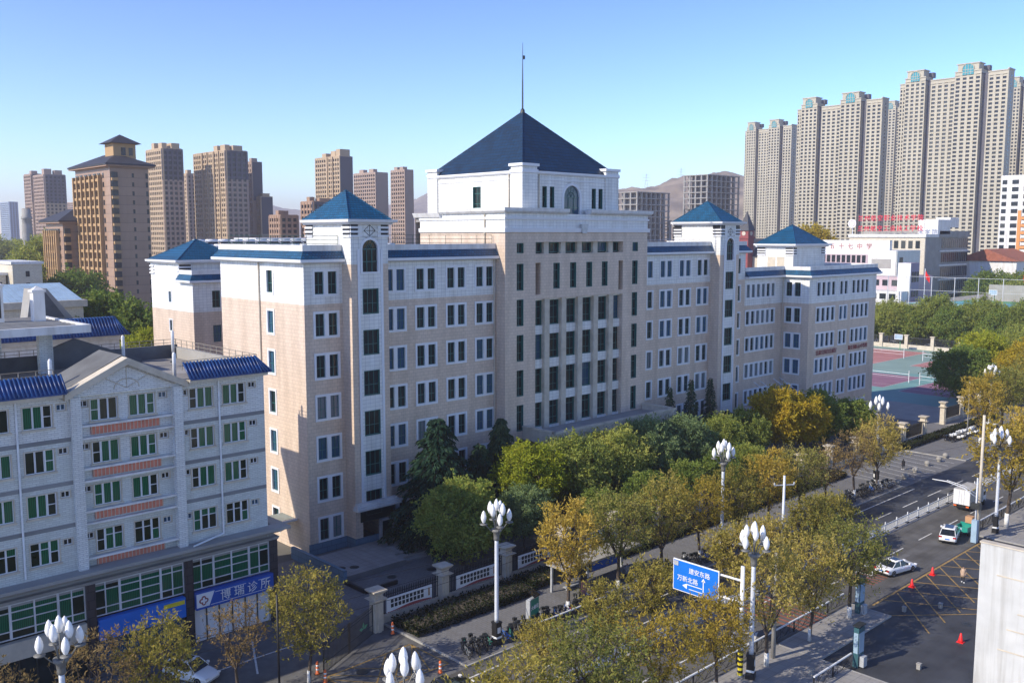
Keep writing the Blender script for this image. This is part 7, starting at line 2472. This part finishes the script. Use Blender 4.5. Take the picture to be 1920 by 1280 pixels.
wh = MB()
ring(wh, (0, 0, 0), 0.2, 0.07, 12)
wh = wh.mesh('wheel', 'rubber')
SCm = [make_scooter(m) for m in ('white_metal', 'car_grey', 'car_black')]
for i in range(18):
    x = 161.5 + i * 1.1
    k = (2, 2, 0, 0, 1, 0, 0, 0, 0, 0, 0, 1, 2)[i % 13]
    t = thing('scooter', 'parked scooter in the row beyond the side street, %s from the left' % ordinal(i + 1), 'scooter', (x, 62.6 + br_.uniform(-0.3, 0.3), 0.13), pi / 2 + br_.uniform(-0.3, 0.3), 'parked scooters')
    t.scale = (1.05, 1.05, 1.05)
    for n_, me in SCm[k].items():
        link({'body': 'body', 'seat': 'seat', 'bar': 'apron'}[n_], me, t)
    link('wheel', wh, t, (-0.55, 0, 0.27))
    link('wheel', wh, t, (0.6, 0, 0.27))

# ------------------------------------------------------------------ cars
def loft(mb, secs):
    """secs: list of rings (same length) of points"""
    n = len(secs[0])
    base = len(mb.v)
    for s in secs:
        mb.v += [tuple(p) for p in s]
    for k in range(len(secs) - 1):
        for j in range(n):
            a, b = base + k * n + j, base + k * n + (j + 1) % n
            mb.f.append((a, b, b + n, a + n))
    mb.f.append(tuple(base + j for j in range(n)))
    mb.f.append(tuple(base + (len(secs) - 1) * n + j for j in reversed(range(n))))


def make_car(label, m, L=4.7, Wd=1.84, H=1.46, hood=1.15, boot=0.75, suv=False, group='cars on the road', name='car'):
    t = thing(name, label, 'car', group=group)
    w = Wd / 2
    belt = 0.9 if not suv else 1.02
    def sec(x, zb, zt, hw, r=0.12):
        return [(x, -hw + r, zb), (x, -hw, zb + r), (x, -hw, zt - 0.22), (x, -hw + 0.07, zt - 0.04), (x, -hw + 0.2, zt), (x, hw - 0.2, zt), (x, hw - 0.07, zt - 0.04), (x, hw, zt - 0.22), (x, hw, zb + r), (x, hw - r, zb)]
    b = MB()
    xf, xr = L / 2, -L / 2
    hz = belt - 0.16
    prof = [(xf, 0.34, 0.62, w * 0.72), (xf - 0.12, 0.24, 0.7, w * 0.88), (xf - 0.5, 0.2, hz - 0.04, w * 0.97), (xf - hood, 0.2, hz + 0.08, w), (xf - hood - 0.5, 0.2, belt, w), (xr + boot + 0.4, 0.2, belt + 0.03, w), (xr + 0.35, 0.22, belt + 0.02, w * 0.98), (xr + 0.08, 0.28, belt - 0.04, w * 0.92), (xr, 0.38, belt - 0.18, w * 0.84)]
    loft(b, [sec(*p) for p in prof])
    body = link('body', b.mesh('body', m, True), t)
    c = MB()
    zt = H
    x0, x1, x2, x3 = xf - hood - 0.1, xf - hood - 0.95, xr + (0.75 if suv else boot + 0.75), xr + (0.12 if suv else boot)
    def csec(x, z, hw):
        return [(x, -hw, z), (x, hw, z)]
    g = MB()
    lw, uw = w - 0.08, w - 0.27
    q = [(x0, lw, belt - 0.02), (x1, uw, zt - 0.05), (x2, uw, zt - 0.05), (x3, lw * 0.96, belt)]
    for s in (-1, 1):
        g.quad(*[(x, s * y, z) for x, y, z in q])
    for k in range(3):
        a, d = q[k], q[k + 1]
        g.quad((a[0], -a[1], a[2]), (d[0], -d[1], d[2]), (d[0], d[1], d[2]), (a[0], a[1], a[2]))
    link('windows', g.mesh('windows', 'car_glass'), t)
    r = MB()
    loft(r, [[(x1 + 0.08, -uw - 0.03, zt - 0.075), (x1 + 0.08, uw + 0.03, zt - 0.075), (x1 + 0.05, uw - 0.05, zt - 0.03), (x1 + 0.05, -uw + 0.05, zt - 0.03)], [((x1 + x2) / 2, -uw - 0.03, zt - 0.06), ((x1 + x2) / 2, uw + 0.03, zt - 0.06), ((x1 + x2) / 2, uw - 0.08, zt + 0.02), ((x1 + x2) / 2, -uw + 0.08, zt + 0.02)], [(x2 - 0.1, -uw - 0.03, zt - 0.08), (x2 - 0.1, uw + 0.03, zt - 0.08), (x2 - 0.08, uw - 0.06, zt - 0.02), (x2 - 0.08, -uw + 0.06, zt - 0.02)]])
    for s in (-1, 1):
        for (xa, ya, za), (xb, yb, zb) in ((q[0], q[1]), (q[3], q[2])):
            r.tube([(xa, s * ya, za), (xb, s * yb, zb)], 0.045, 4)
        xm = (x1 + x2) / 2
        r.tube([(xm - 0.05, s * (lw + 0.005), belt), (xm, s * (uw + 0.01), zt - 0.05)], 0.035, 4)
    link('roof', r.mesh('roof', m, True), t)
    sr = MB().box(x2 + 0.2, x1 - 0.15, -uw + 0.22, uw - 0.22, zt + 0.005, zt + 0.03)
    link('sunroof', sr.mesh('sunroof', 'car_glass'), t)
    tyre = MB().lathe((0, 0, 0), [(0.2, -0.11), (0.33, -0.11), (0.345, -0.06), (0.345, 0.06), (0.33, 0.11), (0.2, 0.11)], 18).mesh('tyre', 'rubber', True)
    rim = MB().lathe((0, 0, 0), [(0.03, 0.1), (0.21, 0.115), (0.21, -0.115), (0.03, -0.1)], 14).mesh('rim', 'rim')
    for x in (xf - 0.88, xr + 0.85):
        for s in (-1, 1):
            o = link('wheel', tyre, t, (x, s * (w - 0.1), 0.345))
            o.rotation_euler = (pi / 2, 0, 0)
            link('rim', rim, o)
    for s in (-1, 1):
        link('tail_light', MB().box(xr - 0.005, xr + 0.12, s * w * 0.78 - 0.17, s * w * 0.78 + 0.17, belt - 0.28, belt - 0.1).mesh('tail_light', 'tail_red'), t)
        link('headlight', MB().box(xf - 0.22, xf - 0.05, s * w * 0.74 - 0.16, s * w * 0.74 + 0.16, 0.6, 0.72).mesh('headlight', 'lamp_glass'), t)
        link('mirror', MB().box(x0 - 0.35, x0 - 0.15, s * (w + 0.08) - 0.1, s * (w + 0.08) + 0.1, belt + 0.02, belt + 0.2).mesh('mirror', m), t)
    link('number_plate', MB().box(xr - 0.02, xr + 0.05, -0.24, 0.24, 0.55, 0.68).mesh('number_plate', 'sign_blue'), t)
    link('bumper', MB().box(xr - 0.03, xr + 0.2, -w * 0.84, w * 0.84, 0.28, 0.42).mesh('bumper', 'rubber'), t)
    return t


suv = make_car('white car with dark sunroof driving away in the right lane', 'car_white', 4.6, 1.88, 1.66, 1.1, 0.4, True)
suv.location = (109.4, 41.9, 0.01)
suv.rotation_euler = (0, 0, 0.26)
sed = make_car('white saloon turning by the yellow box', 'car_white', 4.75, 1.84, 1.45)
sed.location = (94.4, 41.4, 0.01)
sed.rotation_euler = (0, 0, -0.22)
pk = make_car('white car with black roof panel parked before the clinic', 'car_white', 4.5, 1.85, 1.68, 1.1, 0.4, True, 'cars parked before the shops')
pk.location = (30.4, 69.2, 0.01)
pk.rotation_euler = (0, 0, -1.15)
bc = make_car('black car at the bottom edge by the lamp globes', 'car_black', 4.6, 1.84, 1.48, group='cars on the road')
bc.location = (43.3, 53.0, 0.01)
bc.rotation_euler = (0, 0, 0.1)
for i in range(9):
    y = 104 + i * 5.6
    dup(suv if i % 2 else sed, (290.6, y, 0.01), pi / 2 + 0.05, 'white car parked behind the court wall, %s from the right' % ordinal(i + 1))
dup(suv, (121.0, 35.2, 0.12), 2.6, 'white car parked behind the right lamp post')
# truck
tk = thing('box_truck', 'white box truck in the right lanes beside the median fence', 'truck', (124.6, 45.4, 0))
link('cargo_box', MB().box(-3.2, 1.6, -1.15, 1.15, 0.95, 3.15).mesh('cargo_box', 'truck_grey'), tk)
link('rear_door', MB().box(-3.26, -3.2, -1.1, -0.02, 1.0, 3.08).box(-3.26, -3.2, 0.02, 1.1, 1.0, 3.08).mesh('rear_door', 'clean_white'), tk)
link('door_bar', MB().tube([(-3.29, -0.35, 1.0), (-3.29, -0.35, 3.05)], 0.025, 4).tube([(-3.29, 0.35, 1.0), (-3.29, 0.35, 3.05)], 0.025, 4).mesh('door_bar', 'galvanised'), tk)
link('cab', MB().prism([(1.75, 0.6), (3.3, 0.6), (3.35, 1.3), (3.0, 2.2), (1.75, 2.3)], 'y', -0.98, 0.98).mesh('cab', 'car_white'), tk)
link('cab_window', MB().box(2.2, 2.95, -1.0, 1.0, 1.45, 2.0).mesh('cab_window', 'car_glass'), tk)
link('chassis', MB().box(-3.15, 3.1, -0.5, 0.5, 0.6, 0.93).box(-3.2, -3.05, -1.0, 1.0, 0.5, 0.7).mesh('chassis', 'black_iron'), tk)
for s in (-1, 1):
    link('tail_light', MB().box(-3.28, -3.2, s * 0.85 - 0.2, s * 0.85 + 0.2, 0.68, 0.85).mesh('tail_light', 'orange'), tk)
tym = MB().lathe((0, 0, 0), [(0.1, -0.14), (0.42, -0.13), (0.43, 0), (0.42, 0.13), (0.1, 0.14)], 16).mesh('wheel', 'rubber', True)
for x in (-1.9, 2.5):
    for s in (-1, 1):
        o = link('wheel', tym, tk, (x, s * 0.88, 0.43))
        o.rotation_euler = (pi / 2, 0, 0)
tk.scale = (0.9, 0.9, 0.9)
# cargo tricycle
tc = thing('cargo_tricycle', 'green cargo tricycle with cardboard box beside the right lamp', 'tricycle', (113.2, 41.5, 0.01))
link('tray', MB().box(-1.7, 0.2, -0.75, 0.75, 0.5, 0.6).box(-1.7, -1.62, -0.75, 0.75, 0.6, 1.05).box(0.12, 0.2, -0.75, 0.75, 0.6, 1.2).box(-1.62, 0.12, -0.75, -0.68, 0.6, 1.05).box(-1.62, 0.12, 0.68, 0.75, 0.6, 1.05).mesh('tray', 'cart_green'), tc)
link('cab_shield', MB().box(0.9, 1.5, -0.35, 0.35, 0.4, 1.2).box(0.25, 0.75, -0.5, 0.5, 0.6, 0.85).mesh('cab_shield', 'cart_green'), tc)
link('handlebar', MB().tube([(0.95, -0.4, 1.35), (1.15, 0, 1.25), (0.95, 0.4, 1.35)], 0.03, 4).mesh('handlebar', 'dark_metal'), tc)
for (x, y) in ((-1.1, -0.65), (-1.1, 0.65), (1.45, 0)):
    o = link('wheel', tym, tc, (x, y, 0.3))
    o.rotation_euler = (pi / 2, 0, 0)
    o.scale = (0.7, 0.7, 0.6)
tag(link('cardboard_box', MB().box(-0.4, 0.4, -0.4, 0.4, 0, 0.75).mesh('c', 'cardboard'), None, (113.6, 41.3, 1.22)), 'brown cardboard box on the green tricycle', 'box')
# right-hand street sign post with solar box
rp = thing('sensor_post', 'white post with curved arm and small solar box by the tricycle', 'pole', (110.0, 39.4, 0.1))
link('shaft', MB().tube([(0, 0, 0), (0, 0, 7.5)], 0.09, 6).mesh('shaft', 'pole_white', True), rp)
link('arm', MB().tube([(0, 0, 5.2), (-0.6, 1.2, 6.2), (-1.0, 3.0, 6.7), (-1.1, 4.6, 6.7)], 0.06, 5).tube([(0, 0, 5.6), (-0.6, 1.2, 6.45), (-1.0, 3.0, 6.85)], 0.04, 5).mesh('arm', 'white_metal', True), rp)
link('solar_box', MB().box(-0.35, 0.35, -0.5, 0.5, 3.9, 4.6).mesh('solar_box', 'dark_metal'), rp)
link('cabinet', MB().box(-0.3, 0.3, -0.3, 0.3, 0, 2.6).mesh('cabinet', 'roof_steel'), rp)
# median no-entry frame beside saloon
tag(link('white_barrier', MB().box(91.2, 91.26, 42.4, 43.8, 0.1, 0.16).box(91.2, 91.26, 42.4, 43.8, 0.95, 1.0).box(91.2, 91.26, 42.4, 42.46, 0.1, 1.0).box(91.2, 91.26, 43.74, 43.8, 0.1, 1.0).mesh('b', 'white_metal')), 'white open barrier frame behind the saloon', 'barrier')

# ------------------------------------------------------------------ white building corner at the lower right
wbld = thing('white_wall', 'tall plain white rendered wall at the lower right corner', 'wall', (64.6, 10, 0), absolute=True)
WX, WY, WZ = 64.6, 22.7, 14.6
part('wall_face', MB().box(WX, WX + 0.45, -40, WY, 0, WZ), 'wall_render', wbld)
part('coping', MB().box(WX - 0.06, WX + 0.5, -40, WY + 0.06, WZ, WZ + 0.1), 'cream_stone', wbld)
for (y, l, z) in ((21.6, 6.5, 12.6), (20.2, 4, 10.3), (20.8, 5, 9.1), (21.3, 4.2, 7.6)):
    part('wall_ledge', MB().box(WX - 0.035, WX + 0.02, y - l, y, z, z + 0.08), 'cream_stone', wbld)

# ------------------------------------------------------------------ sports ground
structure('sports_court', MB().quad((193.5, 71, 0.01), (287, 71, 0.01), (287, 185, 0.01), (193.5, 185, 0.01)), 'court_teal', fix=False)
structure('light_court', MB().quad((236, 71, 0.016), (287, 71, 0.016), (287, 185, 0.016), (236, 185, 0.016)), 'court_teal_light', fix=False)
for n_, m_, rects in (('purple_court', 'court_purple', ((209.6, 97, 231, 120), (206.6, 75, 229, 92))), ('red_court', 'court_red', ((245.5, 117, 281, 142), (249.5, 86, 273, 108.3)))):
    mb = MB()
    for a, b, c, d in rects:
        mb.quad((a, b, 0.022), (c, b, 0.022), (c, d, 0.022), (a, d, 0.022))
    structure(n_, mb, m_, fix=False)
ln = MB()
for a, b, c, d in ((209.6, 97, 231, 120), (206.6, 75, 229, 92), (245.5, 117, 281, 142), (249.5, 86, 273, 108.3)):
    for p, q in (((a, b), (c, b)), ((c, b), (c, d)), ((c, d), (a, d)), ((a, d), (a, b)), ((a + 3, (b + d) / 2), (c - 3, (b + d) / 2)), ((a + 5, b), (a + 5, d)), ((c - 5, b), (c - 5, d))):
        stripe(ln, *p, *q, 0.14, 0.028)
structure('court_lines', ln, 'road_white', fix=False)
gN_ = 'net posts with nets on the courts'
for i, (x, y0, y1) in enumerate(((219.5, 75, 92.8), (220.5, 95.8, 121), (262, 86, 110.2), (263, 116, 143))):
    t = thing('court_net', 'white net post pair, %s court' % ['near left', 'far left', 'near right', 'far right'][i], 'net', (x, y0, 0), group=gN_, absolute=True)
    for y in (y0, y1):
        part('post', MB().tube([(x, y, 0), (x, y, 2.9)], 0.09, 6), 'white_metal', t)
    part('net', MB().box(x - 0.01, x + 0.01, y0, y1, 2.0, 2.1).box(x - 0.01, x + 0.01, y0, y1, 1.2, 1.25), 'white_metal', t)
hp_ = 'basketball hoops'
for i, (x, y) in enumerate(((282, 125.7), (283, 140), (318, 112))):
    t = thing('basketball_hoop', 'green basketball stand with glass board, %s' % ['nearest the court wall', 'at the left by the wing', 'on the far blue court'][i], 'basketball hoop', (x, y, 12.6 if x > 300 else 0), group=hp_)
    link('post', MB().tube([(0, 0, 0), (0, 0, 3.2), (-1.2, 0, 4.0)], 0.12, 5).mesh('post', 'court_green'), t)
    link('board', MB().box(-1.3, -1.2, -1.2, 1.2, 3.4, 4.9).mesh('board', 'roof_steel'), t)
    link('board_frame', MB().box(-1.36, -1.3, -1.25, 1.25, 3.35, 3.47).box(-1.36, -1.3, -1.25, 1.25, 4.83, 4.95).box(-1.36, -1.3, -1.25, -1.13, 3.47, 4.83).box(-1.36, -1.3, 1.13, 1.25, 3.47, 4.83).mesh('board_frame', 'white_metal'), t)
# court wall with pillars
cw = thing('court_wall', 'cream wall with pillars and dark panels behind the courts', 'wall', (287, 130, 0), absolute=True)
part('base_wall', MB().box(287, 287.4, 72, 190, 0, 1.3), 'cream_stone', cw)
for i in range(14):
    y = 78 + i * 8
    part('pillar', MB().box(286.7, 287.7, y - 0.5, y + 0.5, 0, 4.0).box(286.5, 287.9, y - 0.7, y + 0.7, 4.0, 4.3), 'cream_stone', cw)
    part('panel_rail', MB().box(287.1, 287.2, y + 0.7, y + 7.3, 1.3, 1.5).box(287.1, 287.2, y + 0.7, y + 7.3, 3.4, 3.6), 'dark_metal', cw)
    pb_ = MB()
    for k in range(22):
        pb_.box(287.1, 287.2, y + 0.8 + k * 0.3, y + 0.88 + k * 0.3, 1.5, 3.4)
    part('panel_bar', pb_, 'dark_metal', cw, kind='stuff')
structure('parking_road', MB().quad((287.6, 72, 0.012), (304, 72, 0.012), (304, 200, 0.012), (287.6, 200, 0.012)), 'asphalt', fix=False)
structure('terrace_ground', MB().box(304.2, 420, 60, 137, -0.5, 12.5), 'concrete')
structure('far_court', MB().quad((306, 74, 12.52), (330, 74, 12.52), (330, 136, 12.52), (306, 136, 12.52)), 'court_blue', fix=False)
structure('far_court_edge', MB().quad((330, 74, 12.52), (340, 74, 12.52), (340, 128, 12.52), (330, 128, 12.52)).quad((306, 74, 12.53), (310, 74, 12.53), (310, 120, 12.53), (306, 120, 12.53)), 'court_green', fix=False)
structure('retaining_wall', MB().box(341, 342, 60, 122, 12.5, 18), 'concrete')
tf = thing('court_fence', 'tall pale green mesh fence behind the court trees', 'fence', (305, 110, 12.5), absolute=True)
for i in range(12):
    part('post', MB().box(305.4, 305.6, 62 + i * 7.2 - 0.1, 62 + i * 7.2 + 0.1, 12.5, 21.6), 'galvanised', tf)
for z in (13, 17.2, 21.5):
    part('rail', MB().box(305.45, 305.55, 62, 141.2, z - 0.05, z + 0.05), 'galvanised', tf)
wm_ = MB()
for i in range(0, 132):
    wm_.tube([(305.5, 62 + i * 0.6, 12.5), (305.5, 62 + i * 0.6, 21.5)], 0.014, 3, False)
part('mesh_wire', wm_, 'net_green', tf, kind='stuff')
for i, ch_ in enumerate('奋力进'):
    t = text('red_slogan', ch_, 2.8, 'cone_red', None, (340.6, 110 - i * 7.6, 20.2), '-x', 0.1)
    tag(t, 'red slogan character above the retaining wall, ' + ['left', 'middle', 'right'][i] + ' one', 'sign', 'red slogan characters')

pr = random.Random(9)
pa_ = MB()
for i in range(16):
    x, y = pr.uniform(55, 135), pr.choice((pr.uniform(41.5, 47), pr.uniform(49, 53.5), pr.uniform(30, 37) if i % 2 else 45))
    w, d = pr.uniform(1.0, 4.5), pr.uniform(0.5, 1.4)
    pa_.quad((x, y, 0.0085), (x + w, y, 0.0085), (x + w, y + d, 0.0085), (x, y + d, 0.0085))
structure('road_patch', pa_, 'asphalt', fix=False)
for i, (x, y) in enumerate(((72, 45.5), (88, 43), (101, 46), (99, 50.5), (112, 52.2), (93, 36), (86, 31))):
    o = link('manhole_cover', MB().lathe((0, 0, 0), [(0.45, 0), (0.45, 0.008), (0.38, 0.012), (0.02, 0.012)], 18).mesh('m', 'dark_metal'), None, (x, y, 0.008))
    tag(o, 'round iron manhole cover in the road, ' + ordinal(i + 1) + ' from the bottom', 'manhole cover', 'manhole covers')

# ------------------------------------------------------------------ people
def person(label, loc, rz, top_m, leg_m, hair='black_iron', coat=True, stride=0.16, h=1.66):
    t = thing('person', label, 'person', loc, rz, 'people on the street')
    s = h / 1.7
    me = bpy.data.meshes.new('body')
    J = {'pel': (0, 0, 0.95), 'chest': (0.02, 0, 1.28), 'neck': (0.02, 0, 1.46), 'head': (0.05, 0, 1.56), 'top': (0.04, 0, 1.68),
         'hl': (0, 0.1, 0.9), 'kl': (stride * 0.6, 0.1, 0.5), 'al': (stride * 0.5, 0.1, 0.09), 'tl': (stride * 0.5 + 0.17, 0.1, 0.04),
         'hr': (0, -0.1, 0.9), 'kr': (-stride * 0.2, -0.1, 0.5), 'ar': (-stride, -0.1, 0.1), 'tr': (-stride + 0.16, -0.1, 0.04),
         'sl': (0.02, 0.19, 1.39), 'el': (-0.03, 0.25, 1.12), 'wl': (0.1, 0.24, 0.9), 'fl': (0.14, 0.23, 0.8),
         'sr': (0.02, -0.19, 1.39), 'er': (-0.03, -0.25, 1.12), 'wr': (0.12, -0.22, 0.92), 'fr': (0.17, -0.2, 0.83)}
    R = {'pel': 0.15, 'chest': 0.16, 'neck': 0.06, 'head': 0.1, 'top': 0.07, 'hl': 0.1, 'kl': 0.065, 'al': 0.045, 'tl': 0.04, 'hr': 0.1, 'kr': 0.065, 'ar': 0.045, 'tr': 0.04,
         'sl': 0.07, 'el': 0.05, 'wl': 0.035, 'fl': 0.028, 'sr': 0.07, 'er': 0.05, 'wr': 0.035, 'fr': 0.028}
    E = [('pel', 'chest'), ('chest', 'neck'), ('neck', 'head'), ('head', 'top'), ('pel', 'hl'), ('hl', 'kl'), ('kl', 'al'), ('al', 'tl'), ('pel', 'hr'), ('hr', 'kr'), ('kr', 'ar'), ('ar', 'tr'), ('chest', 'sl'), ('sl', 'el'), ('el', 'wl'), ('wl', 'fl'), ('chest', 'sr'), ('sr', 'er'), ('er', 'wr'), ('wr', 'fr')]
    names = list(J)
    me.from_pydata([tuple(c * s for c in J[n]) for n in names], [(names.index(a), names.index(b)) for a, b in E], [])
    o = bpy.data.objects.new('body', me)
    COL.objects.link(o)
    md = o.modifiers.new('skin', 'SKIN')
    for i, n in enumerate(names):
        me.skin_vertices[0].data[i].radius = (R[n] * s, R[n] * s)
    me.skin_vertices[0].data[0].use_root = True
    o.modifiers.new('sub', 'SUBSURF').levels = 1
    dg = bpy.context.evaluated_depsgraph_get()
    bme = bpy.data.meshes.new_from_object(o.evaluated_get(dg))
    bpy.data.objects.remove(o)
    bme.materials.clear()
    for m in (top_m, leg_m, 'skin', hair):
        bme.materials.append(MATS[m])
    for p in bme.polygons:
        c = p.center / s
        p.material_index = 0
        if c.z < 0.9:
            p.material_index = 1
        if c.z > 1.45:
            p.material_index = 2 if (c.x > 0.06 and c.z < 1.62) else 3
        if abs(c.y) > 0.17 and c.z < 0.93 and c.z > 0.7:
            p.material_index = 2
        p.use_smooth = True
    link('body', bme, t)
    if coat:
        cm_ = MB().lathe((0.01, 0, 0), [(0.26 * s, 0.62 * s), (0.24 * s, 0.9 * s), (0.2 * s, 1.1 * s), (0.22 * s, 1.34 * s), (0.09 * s, 1.46 * s)], 12)
        link('coat', cm_.mesh('coat', top_m, True), t)
    link('shoe', MB().box(stride * 0.5 - 0.05, stride * 0.5 + 0.2, 0.05, 0.15, 0, 0.08).box(-stride - 0.05, -stride + 0.2, -0.15, -0.05, 0, 0.08).mesh('shoe', 'sign_white'), t)
    return t


mat('skin', (0.50, 0.30, 0.21), 0.6, 0.05)
mat('coat_beige', (0.46, 0.33, 0.24), 0.8, 0.1)
mat('cloth_black', (0.015, 0.015, 0.018), 0.85, 0.1)
mat('cloth_grey', (0.20, 0.21, 0.24), 0.85, 0.1)
person('person in a beige coat and dark trousers walking on the yellow box', (96.4, 35.4, 0.03), pi + 0.4, 'coat_beige', 'cloth_black')
person('person in dark clothes standing by the side street', (137.4, 59.9, 0.02), 1.0, 'cloth_black', 'cloth_black', stride=0.08)
person('person in grey waiting at the bus shelter', (72.2, 59.3, 0.13), -1.6, 'cloth_grey', 'cloth_black', stride=0.06)

# overhead wires
def wire(name, label, a, b, sag, r=0.018):
    a, b = Vector(a), Vector(b)
    pts = [a.lerp(b, k / 16) - Vector((0, 0, sag * 4 * (k / 16) * (1 - k / 16))) for k in range(17)]
    tag(link(name, MB().tube(pts, r, 4, False).mesh('wire', 'black_iron')), label, 'wire', 'overhead wires')


wire('overhead_wire', 'overhead wire crossing the lamp post, upper', (20, 60.4, 7.6), (86, 58.6, 8.4), 1.2)
wire('overhead_wire', 'overhead wire crossing the lamp post, lower', (20, 60.3, 6.6), (86, 58.6, 7.2), 1.1)
wire('overhead_wire', 'overhead wire from the forked tree over the driveway', (33.3, 60.5, 8.5), (86, 58.6, 9.2), 1.4)
wire('overhead_wire', 'thin pale wire over the far bicycles', (112, 57.6, 6), (160, 50, 4.5), 1.0)
HAZE = 0.00022

# ------------------------------------------------------------------ haze
hz = MB().box(-3500, 7000, -2000, 7500, -1.5, 300)
hm = bpy.data.materials.new('haze')
hm.use_nodes = True
hn = hm.node_tree
for n in list(hn.nodes):
    hn.nodes.remove(n)
ho = hn.nodes.new("ShaderNodeOutputMaterial")
pv = hn.nodes.new("ShaderNodeVolumePrincipled")
pv.inputs["Color"].default_value = (1.0, 0.92, 0.97, 1)
pv.inputs["Density"].default_value = HAZE
pv.inputs["Anisotropy"].default_value = 0.2
hn.links.new(pv.outputs[0], ho.inputs["Volume"])
MATS['haze'] = hm
ho_ = link('haze', hz.mesh('haze', 'haze'))
ho_['kind'] = 'stuff'

# ------------------------------------------------------------------ tidy up
for o in bpy.data.objects:
    if '_abs' in o:
        del o['_abs']
scene.cycles.max_bounces = 6
scene.cycles.volume_bounces = 0
